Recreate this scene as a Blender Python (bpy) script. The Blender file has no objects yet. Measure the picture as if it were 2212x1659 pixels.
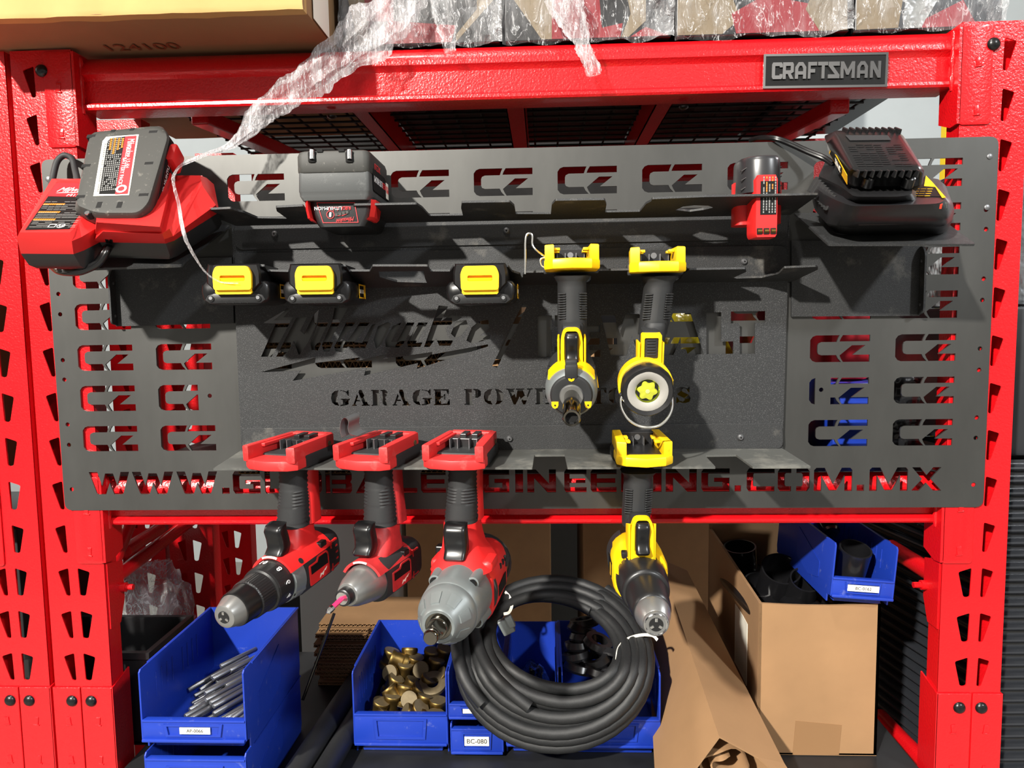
import bpy, bmesh, math, random
from mathutils import Vector, Matrix, noise
from mathutils.geometry import delaunay_2d_cdt

random.seed(7)
SC = bpy.context.scene
COL = SC.collection
PI = math.pi
V = Vector

# ------------------------------------------------------------------ camera
W_PX, H_PX, F_PX = 2212.0, 1659.0, 1600.0
CAM = V((.0536, -1.1858, .3101))
YAW, PITCH, ROLL = .0427, -.0886, -.0145
_f = V((-math.sin(YAW) * math.cos(PITCH), math.cos(YAW) * math.cos(PITCH), math.sin(PITCH)))
_r0 = V((math.cos(YAW), math.sin(YAW), 0))
_u0 = _r0.cross(_f)
_r = math.cos(ROLL) * _r0 + math.sin(ROLL) * _u0
_u = -math.sin(ROLL) * _r0 + math.cos(ROLL) * _u0
cd = bpy.data.cameras.new('camera')
cam = bpy.data.objects.new('camera', cd)
COL.objects.link(cam)
cd.sensor_width = 36
cd.lens = 36 * F_PX / W_PX
cd.clip_start = .05
cam.matrix_world = Matrix(((_r.x, _u.x, -_f.x, CAM.x), (_r.y, _u.y, -_f.y, CAM.y), (_r.z, _u.z, -_f.z, CAM.z), (0, 0, 0, 1)))
SC.camera = cam

# ------------------------------------------------------------------ world, lamps, exposure
SC.view_settings.view_transform = 'Standard'
SC.view_settings.look = 'None'
SC.view_settings.gamma = 1
SC.view_settings.use_curve_mapping = False
SC.view_settings.exposure = 0.0
wd = bpy.data.worlds.new('warehouse_air')
SC.world = wd
wd.use_nodes = True
wn = wd.node_tree.nodes
# the hall around: dim, with brighter and darker stretches
_tc = wn.new('ShaderNodeTexCoord')
_nz = wn.new('ShaderNodeTexNoise')
_nz.inputs['Scale'].default_value = 3.2
_nz.inputs['Detail'].default_value = 2
_mr = wn.new('ShaderNodeMapRange')
_mr.inputs[1].default_value, _mr.inputs[2].default_value = .40, .66
_mr.inputs[3].default_value, _mr.inputs[4].default_value = .05, .72
wd.node_tree.links.new(_tc.outputs['Generated'], _nz.inputs['Vector'])
wd.node_tree.links.new(_nz.outputs['Fac'], _mr.inputs[0])
wd.node_tree.links.new(_mr.outputs[0], wn['Background'].inputs[1])
wn['Background'].inputs[0].default_value = (1.0, .95, .88, 1)


def lamp(name, pos, target, size, power, color=(1, 1, 1)):
    ld = bpy.data.lights.new(name, 'AREA')
    ld.shape = 'DISK'
    ld.size = size
    ld.energy = power
    ld.color = color
    o = bpy.data.objects.new(name, ld)
    COL.objects.link(o)
    o.location = pos
    o.rotation_euler = (V(target) - V(pos)).to_track_quat('-Z', 'Y').to_euler()
    return o


KEY = V((-.416, -.765, .50)).normalized()
lamp('bay_or_fill_lamp', V((0, 0, .25)) + KEY * 6.5, (0, 0, .25), .22, 1050, (1, .95, .87))
lamp('bay_or_fill_lamp', V((4.6, -5.2, 4.2)), (0, 0, .3), .5, 330, (.95, .98, 1))
lamp('bay_or_fill_lamp', V((-1.0, -2.0, 5.5)), (0, 0, 0), .5, 160, (1, .96, .9))
lamp('bay_or_fill_lamp', V((1.4, 2.2, 4.8)), (.5, 1.4, 0), .6, 80, (1, .97, .93))
lamp('bay_or_fill_lamp', V((-3.2, .28, 1.5)), (0, .2, .2), .4, 22, (1, .95, .86))  # fill lamp added to brighten the cardboard and braces behind the panel

lamp('bay_or_fill_lamp', V((3.4, .75, 2.2)), (.55, .25, .1), .4, 70, (.96, .98, 1))  # fill lamp added to light the goods, braces and ribs at the right


# ------------------------------------------------------------------ materials
def lin(c):
    return tuple((x / 12.92 if x <= .04045 else ((x + .055) / 1.055) ** 2.4) for x in [v / 255 for v in c])


def mat(name, rgb, rough=.5, metal=0, bump=None, mottle=None, coat=0, speck=None, spec=.5, aniso=None, dust=None):
    """rgb in 0-255 display values; bump=(scale,strength,distance); mottle=(scale,amount); speck=(scale,amount); dust=(rgb,amount,scale)"""
    m = bpy.data.materials.new(name)
    m.use_nodes = True
    nt = m.node_tree
    b = nt.nodes['Principled BSDF']
    c = lin(rgb)
    b.inputs['Base Color'].default_value = (*c, 1)
    b.inputs['Roughness'].default_value = rough
    b.inputs['Metallic'].default_value = metal
    b.inputs['Specular IOR Level'].default_value = spec
    if coat:
        b.inputs['Coat Weight'].default_value = coat
        b.inputs['Coat Roughness'].default_value = .08
    tc = nt.nodes.new('ShaderNodeTexCoord')
    col = None

    def tex(scale, detail=3, rough_=.6, sc3=None):
        n = nt.nodes.new('ShaderNodeTexNoise')
        n.inputs['Scale'].default_value = scale
        n.inputs['Detail'].default_value = detail
        n.inputs['Roughness'].default_value = rough_
        if sc3:
            mp = nt.nodes.new('ShaderNodeMapping')
            mp.inputs['Scale'].default_value = sc3
            nt.links.new(tc.outputs['Object'], mp.inputs[0])
            nt.links.new(mp.outputs[0], n.inputs['Vector'])
        else:
            nt.links.new(tc.outputs['Object'], n.inputs['Vector'])
        return n

    def mixc(fac_socket, a, bcol, lo, hi):
        mr = nt.nodes.new('ShaderNodeMapRange')
        mr.inputs[1].default_value = lo
        mr.inputs[2].default_value = hi
        nt.links.new(fac_socket, mr.inputs[0])
        mx = nt.nodes.new('ShaderNodeMix')
        mx.data_type = 'RGBA'
        nt.links.new(mr.outputs[0], mx.inputs[0])
        if hasattr(a, 'links'):
            nt.links.new(a, mx.inputs[6])
        else:
            mx.inputs[6].default_value = (*a, 1)
        mx.inputs[7].default_value = (*bcol, 1)
        return mx.outputs[2]

    if mottle:
        n = tex(mottle[0], 5, .65, mottle[2] if len(mottle) > 2 else None)
        k = mottle[1]
        dark = tuple(x * (1 - k) for x in c)
        lite = tuple(min(1, x * (1 + k)) for x in c)
        col = mixc(n.outputs['Fac'], dark, lite, .3, .7)
    if speck:
        n = tex(speck[0], 1, .5)
        k = speck[1]
        lite = tuple(min(1, x + k) for x in c)
        col = mixc(n.outputs['Fac'], col if col else c, lite, .55, .75)
    if dust:
        n = tex(dust[2], 6, .7)
        col = mixc(n.outputs['Fac'], col if col else c, lin(dust[0]), .62 - .25 * dust[1], .95 - .25 * dust[1])
    if col:
        nt.links.new(col, b.inputs['Base Color'])
    if bump:
        n = tex(bump[0], 2 if len(bump) < 4 else bump[3], .5)
        bp = nt.nodes.new('ShaderNodeBump')
        bp.inputs['Strength'].default_value = bump[1]
        bp.inputs['Distance'].default_value = bump[2]
        nt.links.new(n.outputs['Fac'], bp.inputs['Height'])
        nt.links.new(bp.outputs[0], b.inputs['Normal'])
    return m


M = {}
M['red'] = mat('red_powder_coat', (202, 14, 22), .28, 0, (300, .36, .0018), None, .25)
M['steel'] = mat('dark_sheet_steel', (84, 84, 82), .40, .75, (900, .06, .0004), (5, .20, (1, 1, .35)), 0, None, .6, dust=((92, 91, 87), .1, 26))
M['blackcoat'] = mat('black_textured_coat', (40, 41, 42), .55, 0, (800, .55, .0010), None, 0, (620, .045), .35)
M['shelfdust'] = mat('dusty_shelf_coat', (72, 73, 70), .6, 0, (1300, .3, .0005), None, 0, (1700, .02), dust=((132, 130, 122), .5, 12))
M['shelfcoat'] = mat('black_shelf_coat', (34, 35, 36), .58, 0, (900, .45, .0008), None, 0, (700, .03), dust=((120, 116, 108), .18, 14))
M['black'] = mat('black_plastic', (27, 27, 28), .36, 0, (700, .08, .0004))
M['blackgloss'] = mat('glossy_black_plastic', (15, 15, 16), .3)
M['rubber'] = mat('dark_rubber', (32, 33, 34), .62, 0, (900, .15, .0005))
M['dusty'] = mat('dusty_black_plastic', (50, 50, 47), .62, 0, (1200, .15, .0004), None, dust=((150, 146, 136), .1, 90))
M['tred'] = mat('red_tool_plastic', (206, 34, 34), .42, 0, None, None, 0, None, .5)
M['tredworn'] = mat('worn_red_tool_plastic', (176, 40, 42), .5, 0, None, (60, .2), 0, None, .5, dust=((70, 48, 46), .2, 40))
M['footred'] = mat('worn_red_foot_plastic', (196, 40, 40), .5, 0, None, None, dust=((206, 104, 98), .25, 30))
M['tyel'] = mat('yellow_tool_plastic', (250, 196, 6), .42)
M['tyelworn'] = mat('worn_yellow_tool_plastic', (244, 196, 12), .45, 0, None, None, dust=((80, 66, 20), .06, 70))
M['alu'] = mat('cast_grey_metal', (124, 130, 130), .4, .45)
M['alubright'] = mat('satin_nose_metal', (150, 150, 148), .34, .75)
M['chrome'] = mat('chrome_steel', (215, 215, 215), .12, 1)
M['wire'] = mat('bright_wire', (220, 220, 215), .25, 1)
M['darkchrome'] = mat('dark_chrome', (112, 108, 100), .18, 1)
M['hole'] = mat('dark_recess', (8, 8, 8), .9)
M['white'] = mat('white_print', (225, 225, 225), .5)
M['paper'] = mat('white_label_paper', (232, 228, 214), .6)
M['ink'] = mat('black_ink', (14, 14, 14), .6, spec=.2)
M['redprint'] = mat('red_print', (205, 30, 38), .5)
M['orangeprint'] = mat('orange_print', (214, 120, 40), .5)
M['greyprint'] = mat('grey_print', (128, 128, 126), .6)
M['yelprint'] = mat('yellow_print', (236, 180, 20), .5)
M['blue'] = mat('blue_bin_plastic', (24, 54, 156), .4, 0, None, None, 0, None, .5, dust=((120, 130, 170), .04, 60))
M['card'] = mat('brown_cardboard', (146, 112, 77), .85, 0, (60, .2, .001), (9, .06))
M['cardpale'] = mat('pale_cardboard', (186, 150, 92), .8, 0, (30, .25, .002), (8, .06))
M['carddark'] = mat('dull_cardboard', (128, 96, 62), .9, 0, (60, .2, .001), (9, .1))
M['deckblack'] = mat('black_deck_board', (26, 27, 29), .55, 0, None, (20, .2))
M['foam'] = mat('black_hose_rubber', (24, 25, 26), .55, 0, (1600, .3, .0005), None, 0, (1900, .03))
M['steelrod'] = mat('dull_steel', (128, 130, 134), .35, .85)
M['wirecoat'] = mat('black_wire', (14, 14, 14), .5)
M['floor'] = mat('grey_concrete', (120, 118, 112), .6, 0, None, (2, .15))
M['wallgrey'] = mat('grey_wall_paint', (150, 156, 158), .7, 0, None, (1.5, .06))
M['yellowpaint'] = mat('yellow_safety_paint', (228, 196, 30), .5)
M['nickel'] = mat('zinc_plated_steel', (132, 133, 135), .42, .85)
M['brass'] = mat('brass', (124, 102, 58), .45, 1, None, (50, .25))
M['brassend'] = mat('dull_brass_face', (104, 92, 68), .6, .5, None, (120, .15))
M['carbon'] = mat('carbon_fibre', (22, 22, 24), .3, 0, None, None, .4)
M['boxred'] = mat('printed_red_carton', (116, 16, 26), .4)
M['boxblack'] = mat('printed_black_carton', (22, 22, 24), .35)
M['boxbeige'] = mat('printed_beige_carton', (104, 90, 68), .5)
M['greyfilm'] = mat('grey_film', (120, 122, 122), .3, 0, (40, .6, .01), (10, .3))
M['blacksheet'] = mat('black_ribbed_plastic', (38, 40, 44), .24, coat=.4)


# stretch film: mostly clear, white streaks painted in as crease highlights
def film_mat(name, alpha_lo, glint_a, patch_a, scale, sc3=(1, 1, 1), bumpd=.006, rgb=(.8, .8, .82), rot=.6, width=.030):
    m = bpy.data.materials.new(name)
    m.use_nodes = True
    nt = m.node_tree
    L = nt.links.new
    b = nt.nodes['Principled BSDF']
    b.inputs['Base Color'].default_value = (*rgb, 1)
    b.inputs['Roughness'].default_value = .10
    b.inputs['Specular IOR Level'].default_value = 1.0
    tc = nt.nodes.new('ShaderNodeTexCoord')
    mp = nt.nodes.new('ShaderNodeMapping')
    mp.inputs['Rotation'].default_value = (0, rot, 0)
    mp.inputs['Scale'].default_value = sc3
    L(tc.outputs['Object'], mp.inputs[0])

    def nz(sc, det, dist):
        n = nt.nodes.new('ShaderNodeTexNoise')
        n.inputs['Scale'].default_value = sc
        n.inputs['Detail'].default_value = det
        n.inputs['Roughness'].default_value = .6
        n.inputs['Distortion'].default_value = dist
        L(mp.outputs[0], n.inputs['Vector'])
        return n.outputs['Fac']

    def rng(v, a, b_, c, d):
        r = nt.nodes.new('ShaderNodeMapRange')
        for k, x in zip((1, 2, 3, 4), (a, b_, c, d)): r.inputs[k].default_value = x
        L(v, r.inputs[0])
        return r.outputs[0]

    def math_(op, a, b_=None):
        q = nt.nodes.new('ShaderNodeMath')
        q.operation = op
        for k, x in enumerate((a, b_)):
            if x is None: continue
            if hasattr(x, 'links'): L(x, q.inputs[k])
            else: q.inputs[k].default_value = x
        return q.outputs[0]
    f1 = nz(scale, 4, 1.4)
    f2 = nz(scale * .35, 3, .6)
    glint = rng(math_('ABSOLUTE', math_('SUBTRACT', f1, .5)), 0, width, glint_a, 0)
    patch = rng(f2, .46, .66, alpha_lo, alpha_lo + patch_a)
    al = math_('MINIMUM', math_('ADD', glint, patch), .92)
    L(al, b.inputs['Alpha'])
    bp = nt.nodes.new('ShaderNodeBump')
    bp.inputs['Strength'].default_value = 1
    bp.inputs['Distance'].default_value = bumpd
    L(f1, bp.inputs['Height'])
    L(bp.outputs[0], b.inputs['Normal'])
    return m


M['film'] = film_mat('clear_stretch_film', .03, .42, .26, 24, (1.6, 1, .5), .014, (.62, .62, .63), .6, .016)
M['strand'] = film_mat('twisted_stretch_film', .10, .45, .34, 50, (1.8, 1, .35), .008, (.58, .56, .57), .95, .03)


# ------------------------------------------------------------------ placing helpers
def ray(px, py):
    return _f + _r * ((px - W_PX / 2) / F_PX) - _u * ((py - H_PX / 2) / F_PX)


def at(px, py, y):
    d = ray(px, py)
    return CAM + d * ((y - CAM.y) / d.y)


def at_x(px, py, x):
    d = ray(px, py)
    return CAM + d * ((x - CAM.x) / d.x)


def at_z(px, py, z):
    d = ray(px, py)
    return CAM + d * ((z - CAM.z) / d.z)


def at_plane(px, py, p0, n):
    d = ray(px, py)
    return CAM + d * ((p0 - CAM).dot(n) / d.dot(n))


# ------------------------------------------------------------------ object helpers
def tag(o, label=None, cat=None, group=None, kind=None):
    if label: o['label'] = label
    if cat: o['category'] = cat
    if group: o['group'] = group
    if kind: o['kind'] = kind
    return o


def empty(name, loc, label=None, cat=None, group=None):
    o = bpy.data.objects.new(name, None)
    COL.objects.link(o)
    o.location = loc
    o.empty_display_size = .02
    return tag(o, label, cat, group)


def root_of(p):
    l = V((0, 0, 0))
    while p is not None:
        l += p.location
        p = p.parent
    return l


def obj(name, bm, m, parent=None, smooth=None, label=None, weld=False):
    """link a bmesh (world coordinates) as one mesh object; parts get coordinates local to their parent"""
    if weld:
        bmesh.ops.remove_doubles(bm, verts=bm.verts, dist=1e-5)
    bmesh.ops.recalc_face_normals(bm, faces=bm.faces)
    if parent is not None:
        org = root_of(parent)
    elif bm.verts:
        lo = [min(v.co[i] for v in bm.verts) for i in range(3)]
        hi = [max(v.co[i] for v in bm.verts) for i in range(3)]
        org = V(((lo[0] + hi[0]) / 2, (lo[1] + hi[1]) / 2, lo[2]))
    else:
        org = V((0, 0, 0))
    bmesh.ops.translate(bm, verts=bm.verts, vec=-org)
    me = bpy.data.meshes.new(name)
    bm.to_mesh(me)
    bm.free()
    for mm in (m if isinstance(m, (list, tuple)) else [m]):
        me.materials.append(M[mm] if isinstance(mm, str) else mm)
    if smooth:
        for p in me.polygons: p.use_smooth = True
        try:
            me.set_sharp_from_angle(angle=math.radians(smooth if smooth is not True else 40))
        except Exception:
            pass
    o = bpy.data.objects.new(name, me)
    COL.objects.link(o)
    if parent is not None:
        o.parent = parent
    else:
        o.location = org
    if label: o['label'] = label
    return o


def BM():
    return bmesh.new()


def frame(z, up=None):
    """axes (ex, ey, ez) with ez along z"""
    ez = V(z).normalized()
    up = V(up) if up is not None else V((0, 0, 1))
    if abs(ez.dot(up.normalized())) > .99:
        up = V((0, 1, 0))
    ex = up.cross(ez).normalized()
    ey = ez.cross(ex)
    return ex, ey, ez


def loft(bm, secs, cap=True, close=True, mi=0):
    rings = [[bm.verts.new(p) for p in s] for s in secs]
    n = len(rings[0])
    fs = []
    for a, b in zip(rings, rings[1:]):
        for i in range(n if close else n - 1):
            j = (i + 1) % n
            try:
                fs.append(bm.faces.new((a[i], a[j], b[j], b[i])))
            except ValueError:
                pass
    if cap and close:
        for rg in (rings[0], rings[-1]):
            try:
                fs.append(bm.faces.new(rg))
            except ValueError:
                pass
    for f in fs: f.material_index = mi
    return rings


def rrect(w, h, r, k=4):
    """rounded rectangle outline, centred"""
    r = min(r, w / 2 * .999, h / 2 * .999)
    pts = []
    for cx, cy, a0 in ((w / 2 - r, h / 2 - r, 0), (-w / 2 + r, h / 2 - r, 90), (-w / 2 + r, -h / 2 + r, 180), (w / 2 - r, -h / 2 + r, 270)):
        for i in range(k + 1):
            a = math.radians(a0 + 90 * i / k)
            pts.append((cx + r * math.cos(a), cy + r * math.sin(a)))
    return pts


def place(pts, o, ex, ey):
    return [o + ex * u + ey * v for u, v in pts]


def sect(o, ex, ey, w, h, r, k=4):
    return place(rrect(w, h, r, k), o, ex, ey)


def box(bm, c, ex, ey, ez, sx, sy, sz, bev=0, mi=0, seg=2):
    """box centred at c with half axes; bevelled"""
    t = bmesh.new()
    bmesh.ops.create_cube(t, size=1)
    bmesh.ops.scale(t, vec=(sx, sy, sz), verts=t.verts)
    if bev:
        bmesh.ops.bevel(t, geom=list(t.edges), offset=bev, segments=seg, affect='EDGES', profile=.5)
    m = Matrix(((ex.x, ey.x, ez.x, c.x), (ex.y, ey.y, ez.y, c.y), (ex.z, ey.z, ez.z, c.z), (0, 0, 0, 1)))
    merge(bm, t, m, mi)


def merge(bm, t, m=None, mi=0):
    mp = {}
    for v in t.verts:
        mp[v] = bm.verts.new(m @ v.co if m else v.co)
    for f in t.faces:
        try:
            nf = bm.faces.new([mp[v] for v in f.verts])
            nf.material_index = mi
        except ValueError:
            pass
    t.free()


XA, YA, ZA = V((1, 0, 0)), V((0, 1, 0)), V((0, 0, 1))


def abox(bm, x0, x1, y0, y1, z0, z1, bev=0, mi=0, seg=2):
    box(bm, V(((x0 + x1) / 2, (y0 + y1) / 2, (z0 + z1) / 2)), XA, YA, ZA, x1 - x0, y1 - y0, z1 - z0, bev, mi, seg)


def lathe(bm, a, b, prof, n=32, up=None, mi=0, cap=True, sx=1, sy=1, rad=None):
    """profile [(t, r)] t in metres from a towards b"""
    ex, ey, ez = frame(b - a, up)
    secs = []
    for t, r in prof:
        pts = []
        for i in range(n):
            an = 2 * PI * i / n
            k = rad(an, t) if rad else 1
            pts.append(a + ez * t + ex * (math.cos(an) * r * sx * k) + ey * (math.sin(an) * r * sy * k))
        secs.append(pts)
    return loft(bm, secs, cap, True, mi)


def cyl(bm, a, b, r, n=20, r2=None, mi=0, bev=0):
    L = (b - a).length
    r2 = r if r2 is None else r2
    if bev:
        lathe(bm, a, b, [(0, r - bev), (bev, r), (L - bev, r2), (L, r2 - bev)], n, mi=mi)
    else:
        lathe(bm, a, b, [(0, r), (L, r2)], n, mi=mi)


def tube(bm, pts, r, n=10, mi=0, cap=True, closed=False, flat=1):
    """tube through points with parallel-transport frame; r number or list"""
    pts = [V(p) for p in pts]
    N = len(pts)
    tang = []
    for i in range(N):
        if closed:
            t = pts[(i + 1) % N] - pts[i - 1]
        else:
            t = pts[min(i + 1, N - 1)] - pts[max(i - 1, 0)]
        tang.append(t.normalized())
    ex, ey, _ = frame(tang[0])
    secs = []
    for i in range(N):
        if i:
            q = tang[i - 1].rotation_difference(tang[i])
            ex = q @ ex
            ey = q @ ey
        rr = r[i] if isinstance(r, (list, tuple)) else r
        secs.append([pts[i] + ex * math.cos(2 * PI * k / n) * rr + ey * math.sin(2 * PI * k / n) * rr * flat for k in range(n)])
    if closed:
        secs.append(secs[0])
        loft(bm, secs, False, True, mi)
    else:
        loft(bm, secs, cap, True, mi)


def spline(pts, k=8, closed=False):
    pts = [V(p) for p in pts]
    n = len(pts)
    out = []
    rng = n if closed else n - 1
    for i in range(rng):
        if closed:
            p0, p1, p2, p3 = pts[i - 1], pts[i], pts[(i + 1) % n], pts[(i + 2) % n]
        else:
            p0, p1, p2, p3 = pts[max(i - 1, 0)], pts[i], pts[i + 1], pts[min(i + 2, n - 1)]
        for j in range(k):
            t = j / k
            out.append(.5 * ((2 * p1) + (p2 - p0) * t + (2 * p0 - 5 * p1 + 4 * p2 - p3) * t * t + (3 * p1 - p0 - 3 * p2 + p3) * t ** 3))
    if not closed:
        out.append(pts[-1])
    return out


def prism(bm, poly, o, ex, ey, n, depth, bev=0, mi=0, seg=2):
    """polygon [(u,v)] extruded along n by depth; front rim bevelled"""
    t = bmesh.new()
    a = [t.verts.new(o + ex * u + ey * v) for u, v in poly]
    b = [t.verts.new(o + ex * u + ey * v + n * depth) for u, v in poly]
    k = len(a)
    fa = t.faces.new(a)
    fb = t.faces.new(list(reversed(b)))
    for i in range(k):
        j = (i + 1) % k
        t.faces.new((a[j], a[i], b[i], b[j]))
    bmesh.ops.recalc_face_normals(t, faces=t.faces)
    if bev:
        ed = [e for e in t.edges if (e.verts[0] in a and e.verts[1] in a) or (e.verts[0] in b and e.verts[1] in b)]
        bmesh.ops.bevel(t, geom=ed, offset=bev, segments=seg, affect='EDGES', profile=.5)
    big = [f for f in t.faces if len(f.verts) > 4]
    if big:
        bmesh.ops.triangulate(t, faces=big)
    merge(bm, t, None, mi)


def sheet(bm, outer, holes, o, ex, ey, n, thick, mi=0):
    """flat plate with holes: outlines in (u,v), thickness along n"""
    co, ed = [], []
    for lp in [outer] + list(holes):
        s = len(co)
        m = len(lp)
        for i, (u, v) in enumerate(lp):
            co.append(V((u, v)))
            ed.append((s + i, s + (i + 1) % m))
    vs, es, fs, *_ = delaunay_2d_cdt(co, ed, [], 1, 1e-7)
    boxes = [(min(p[0] for p in h), max(p[0] for p in h), min(p[1] for p in h), max(p[1] for p in h), h) for h in holes]

    def inside(x, y, lp):
        c = False
        j = lp[-1]
        for p in lp:
            if (p[1] > y) != (j[1] > y) and x < (j[0] - p[0]) * (y - p[1]) / (j[1] - p[1]) + p[0]:
                c = not c
            j = p
        return c

    def keep(f):
        x = sum(vs[i].x for i in f) / len(f)
        y = sum(vs[i].y for i in f) / len(f)
        if not inside(x, y, outer): return False
        return not any(b[0] <= x <= b[1] and b[2] <= y <= b[3] and inside(x, y, b[4]) for b in boxes)

    fs = [f for f in fs if keep(f)]
    A = [bm.verts.new(o + ex * p.x + ey * p.y) for p in vs]
    B = [bm.verts.new(o + ex * p.x + ey * p.y + n * thick) for p in vs]
    cnt = {}
    for f in fs:
        fl = list(f)
        bm.faces.new([A[i] for i in fl]).material_index = mi
        bm.faces.new([B[i] for i in reversed(fl)]).material_index = mi
        for i in range(len(fl)):
            a, b = fl[i], fl[(i + 1) % len(fl)]
            k = (min(a, b), max(a, b))
            cnt[k] = cnt.get(k, []) + [(a, b)]
    for k, l in cnt.items():
        if len(l) == 1:
            a, b = l[0]
            bm.faces.new((A[b], A[a], B[a], B[b])).material_index = mi


def circ(cx, cy, r, n=14):
    return [(cx + r * math.cos(2 * PI * i / n), cy + r * math.sin(2 * PI * i / n)) for i in range(n)]


def rounded(poly, r, k=3):
    """round every corner of a polygon"""
    out = []
    n = len(poly)
    for i in range(n):
        p = V(poly[i]); a = V(poly[i - 1]); b = V(poly[(i + 1) % n])
        da, db = (a - p), (b - p)
        la, lb = da.length, db.length
        rr = min(r, la * .45, lb * .45)
        p0, p1 = p + da * (rr / la), p + db * (rr / lb)
        for j in range(k + 1):
            t = j / k
            q = p0 * (1 - t) ** 2 + p * (2 * t * (1 - t)) + p1 * t * t
            out.append((q.x, q.y))
    return out


_txt_cache = {}


def text(bm, s, o, ex, ey, size, thick=.0003, mi=0, align='LEFT', stretch=1.0, shear=0):
    """flat lettering in the plane (ex, ey), slightly raised along ex x ey; size = cap height"""
    cu = bpy.data.curves.new('lettering', 'FONT')
    cu.body = s
    cu.size = size / .69
    cu.align_x = align
    cu.extrude = thick / 2
    cu.resolution_u = 3
    cu.shear = shear
    tmp = bpy.data.objects.new('lettering', cu)
    me = bpy.data.meshes.new_from_object(tmp)
    n = ex.cross(ey)
    mp = [bm.verts.new(o + ex * (v.co.x * stretch) + ey * v.co.y + n * (v.co.z + thick / 2)) for v in me.vertices]
    for p in me.polygons:
        try:
            bm.faces.new([mp[i] for i in p.vertices]).material_index = mi
        except ValueError:
            pass
    bpy.data.objects.remove(tmp)
    bpy.data.curves.remove(cu)
    bpy.data.meshes.remove(me)


def copy_tree(o, parent=None):
    c = o.copy()
    COL.objects.link(c)
    c.parent = parent
    for ch in [x for x in bpy.data.objects if x.parent == o]:
        copy_tree(ch, c)
    return c

# ================================================================== setting
def struct(name, bm, m):
    o = obj(name, bm, m)
    o['kind'] = 'structure'
    return o


b = BM(); abox(b, -4, 5, -3, 4.2, -1.32, -1.30); struct('floor', b, 'floor')
b = BM(); abox(b, -4, 5, 3.6, 3.7, -1.30, 4.5); struct('wall_back', b, 'wallgrey')

# ================================================================== steel rack
PX0, PX1, PW = -.792, .6925, .0998      # left edges of the two front posts, post width
PY = .0045                              # front face of the posts
ZT = at(1250, 92, .03).z                # top of the upper beam
ZB = at(1250, 211, .022).z


def post_mesh(x0, y0, z0, z1, mirror, D=.036, holes=True):
    bm = BM()
    hs = []
    for i in range(-1, 17):
        zt = .7200 - .0748 * i
        if zt > z1 - .01 or zt - .05 < z0: continue
        for col in (0, 1):
            if col == 0: q = [(.19, -.004), (.375, .002), (.385, -.045), (.36, -.047), (.315, -.046)]
            else: q = [(.535, .002), (.745, -.005), (.655, -.045), (.615, -.047), (.55, -.046)]
            q = [(u * PW, v) for u, v in q]
            if mirror: q = [(PW - u, v) for u, v in q][::-1]
            hs.append(rounded([(u, zt + v) for u, v in q], .0028, 2))
    out = [(0, z0), (PW, z0), (PW, z1), (0, z1)]
    sheet(bm, out, hs if holes else [], V((x0, y0, 0)), XA, ZA, YA, .002)
    abox(bm, x0, x0 + .002, y0 + .001, y0 + D, z0, z1)
    abox(bm, x0 + PW - .002, x0 + PW, y0 + .001, y0 + D, z0, z1)
    abox(bm, x0 + .001, x0 + .03, y0 + D - .002, y0 + D, z0, z1)
    abox(bm, x0 + PW - .03, x0 + PW - .001, y0 + D - .002, y0 + D, z0, z1)
    # rounded folded edges
    cyl(bm, V((x0 + .003, y0 + .003, z0)), V((x0 + .003, y0 + .003, z1)), .0031, 10)
    cyl(bm, V((x0 + PW - .003, y0 + .003, z0)), V((x0 + PW - .003, y0 + .003, z1)), .0031, 10)
    return bm


def dome(bm, c, n, r, h):
    lathe(bm, c, c + V(n) * h, [(0, r), (h * .45, r * .9), (h * .8, r * .6), (h, r * .12)], 18)


def tab_marks(bm, x, y, z, s):
    """pressed locking tab on a plate"""
    ex = V((math.cos(.12 * s), 0, math.sin(.12 * s))); ez = V((-math.sin(.12 * s), 0, math.cos(.12 * s)))
    box(bm, V((x, y, z)), ex, YA, ez, .008, .003, .014, .0012)
    box(bm, V((x, y - .0005, z - .0075)), ex, YA, ez, .011, .003, .0025, .001)


def add_post(parent, x0, mirror, y0=PY, z0=-1.3, z1=ZT + .004, sleeve=True):
    p = obj('upright_post', post_mesh(x0, y0, z0, z1, mirror), 'red', parent)
    if sleeve:
        bm = BM()
        zs = at(150, 1483, PY).z
        t = .003
        xm = x0 + PW * (.46 if not mirror else .54)
        for xa, xb in ((x0 - t, xm - .0008), (xm + .0008, x0 + PW + t)):
            abox(bm, xa, xb, y0 - t, y0 - .0002, -.62, zs, .0015)
        abox(bm, *((x0 - t, x0 - .0005) if not mirror else (x0 + PW + .0005, x0 + PW + t)), y0 - t + .0006, y0 + .045, -.62, zs - .0005)
        ex = x0 + PW
        prism(bm, [(y0 - t, -.62), (y0 + .05, -.60), (y0 + .05, zs + .012), (y0 - t, zs)], V((ex + .0004 if not mirror else x0 - t, 0, 0)), YA, ZA, XA, t - .0004)
        for xa in (x0 + PW * .22, x0 + PW * .74) if not mirror else (x0 + PW * .26, x0 + PW * .78):
            tab_marks(bm, xa, y0 - t, zs - .060, 1 if xa < xm else -1)
            tab_marks(bm, xa, y0 - t, zs - .125 - .005, 1 if xa < xm else -1)
        s = obj('splice_sleeve', bm, 'red', p)
        for k, xa in enumerate((x0 + PW * .30, x0 + PW * .64) if not mirror else (x0 + PW * .34, x0 + PW * .69)):
            bm = BM(); dome(bm, V((xa, y0 - t, zs - .024)), (0, -1, 0), .0098, .006)
            obj('bolt', bm, 'blackgloss', s, True, 'shiny black bolt head')
    return p


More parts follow.
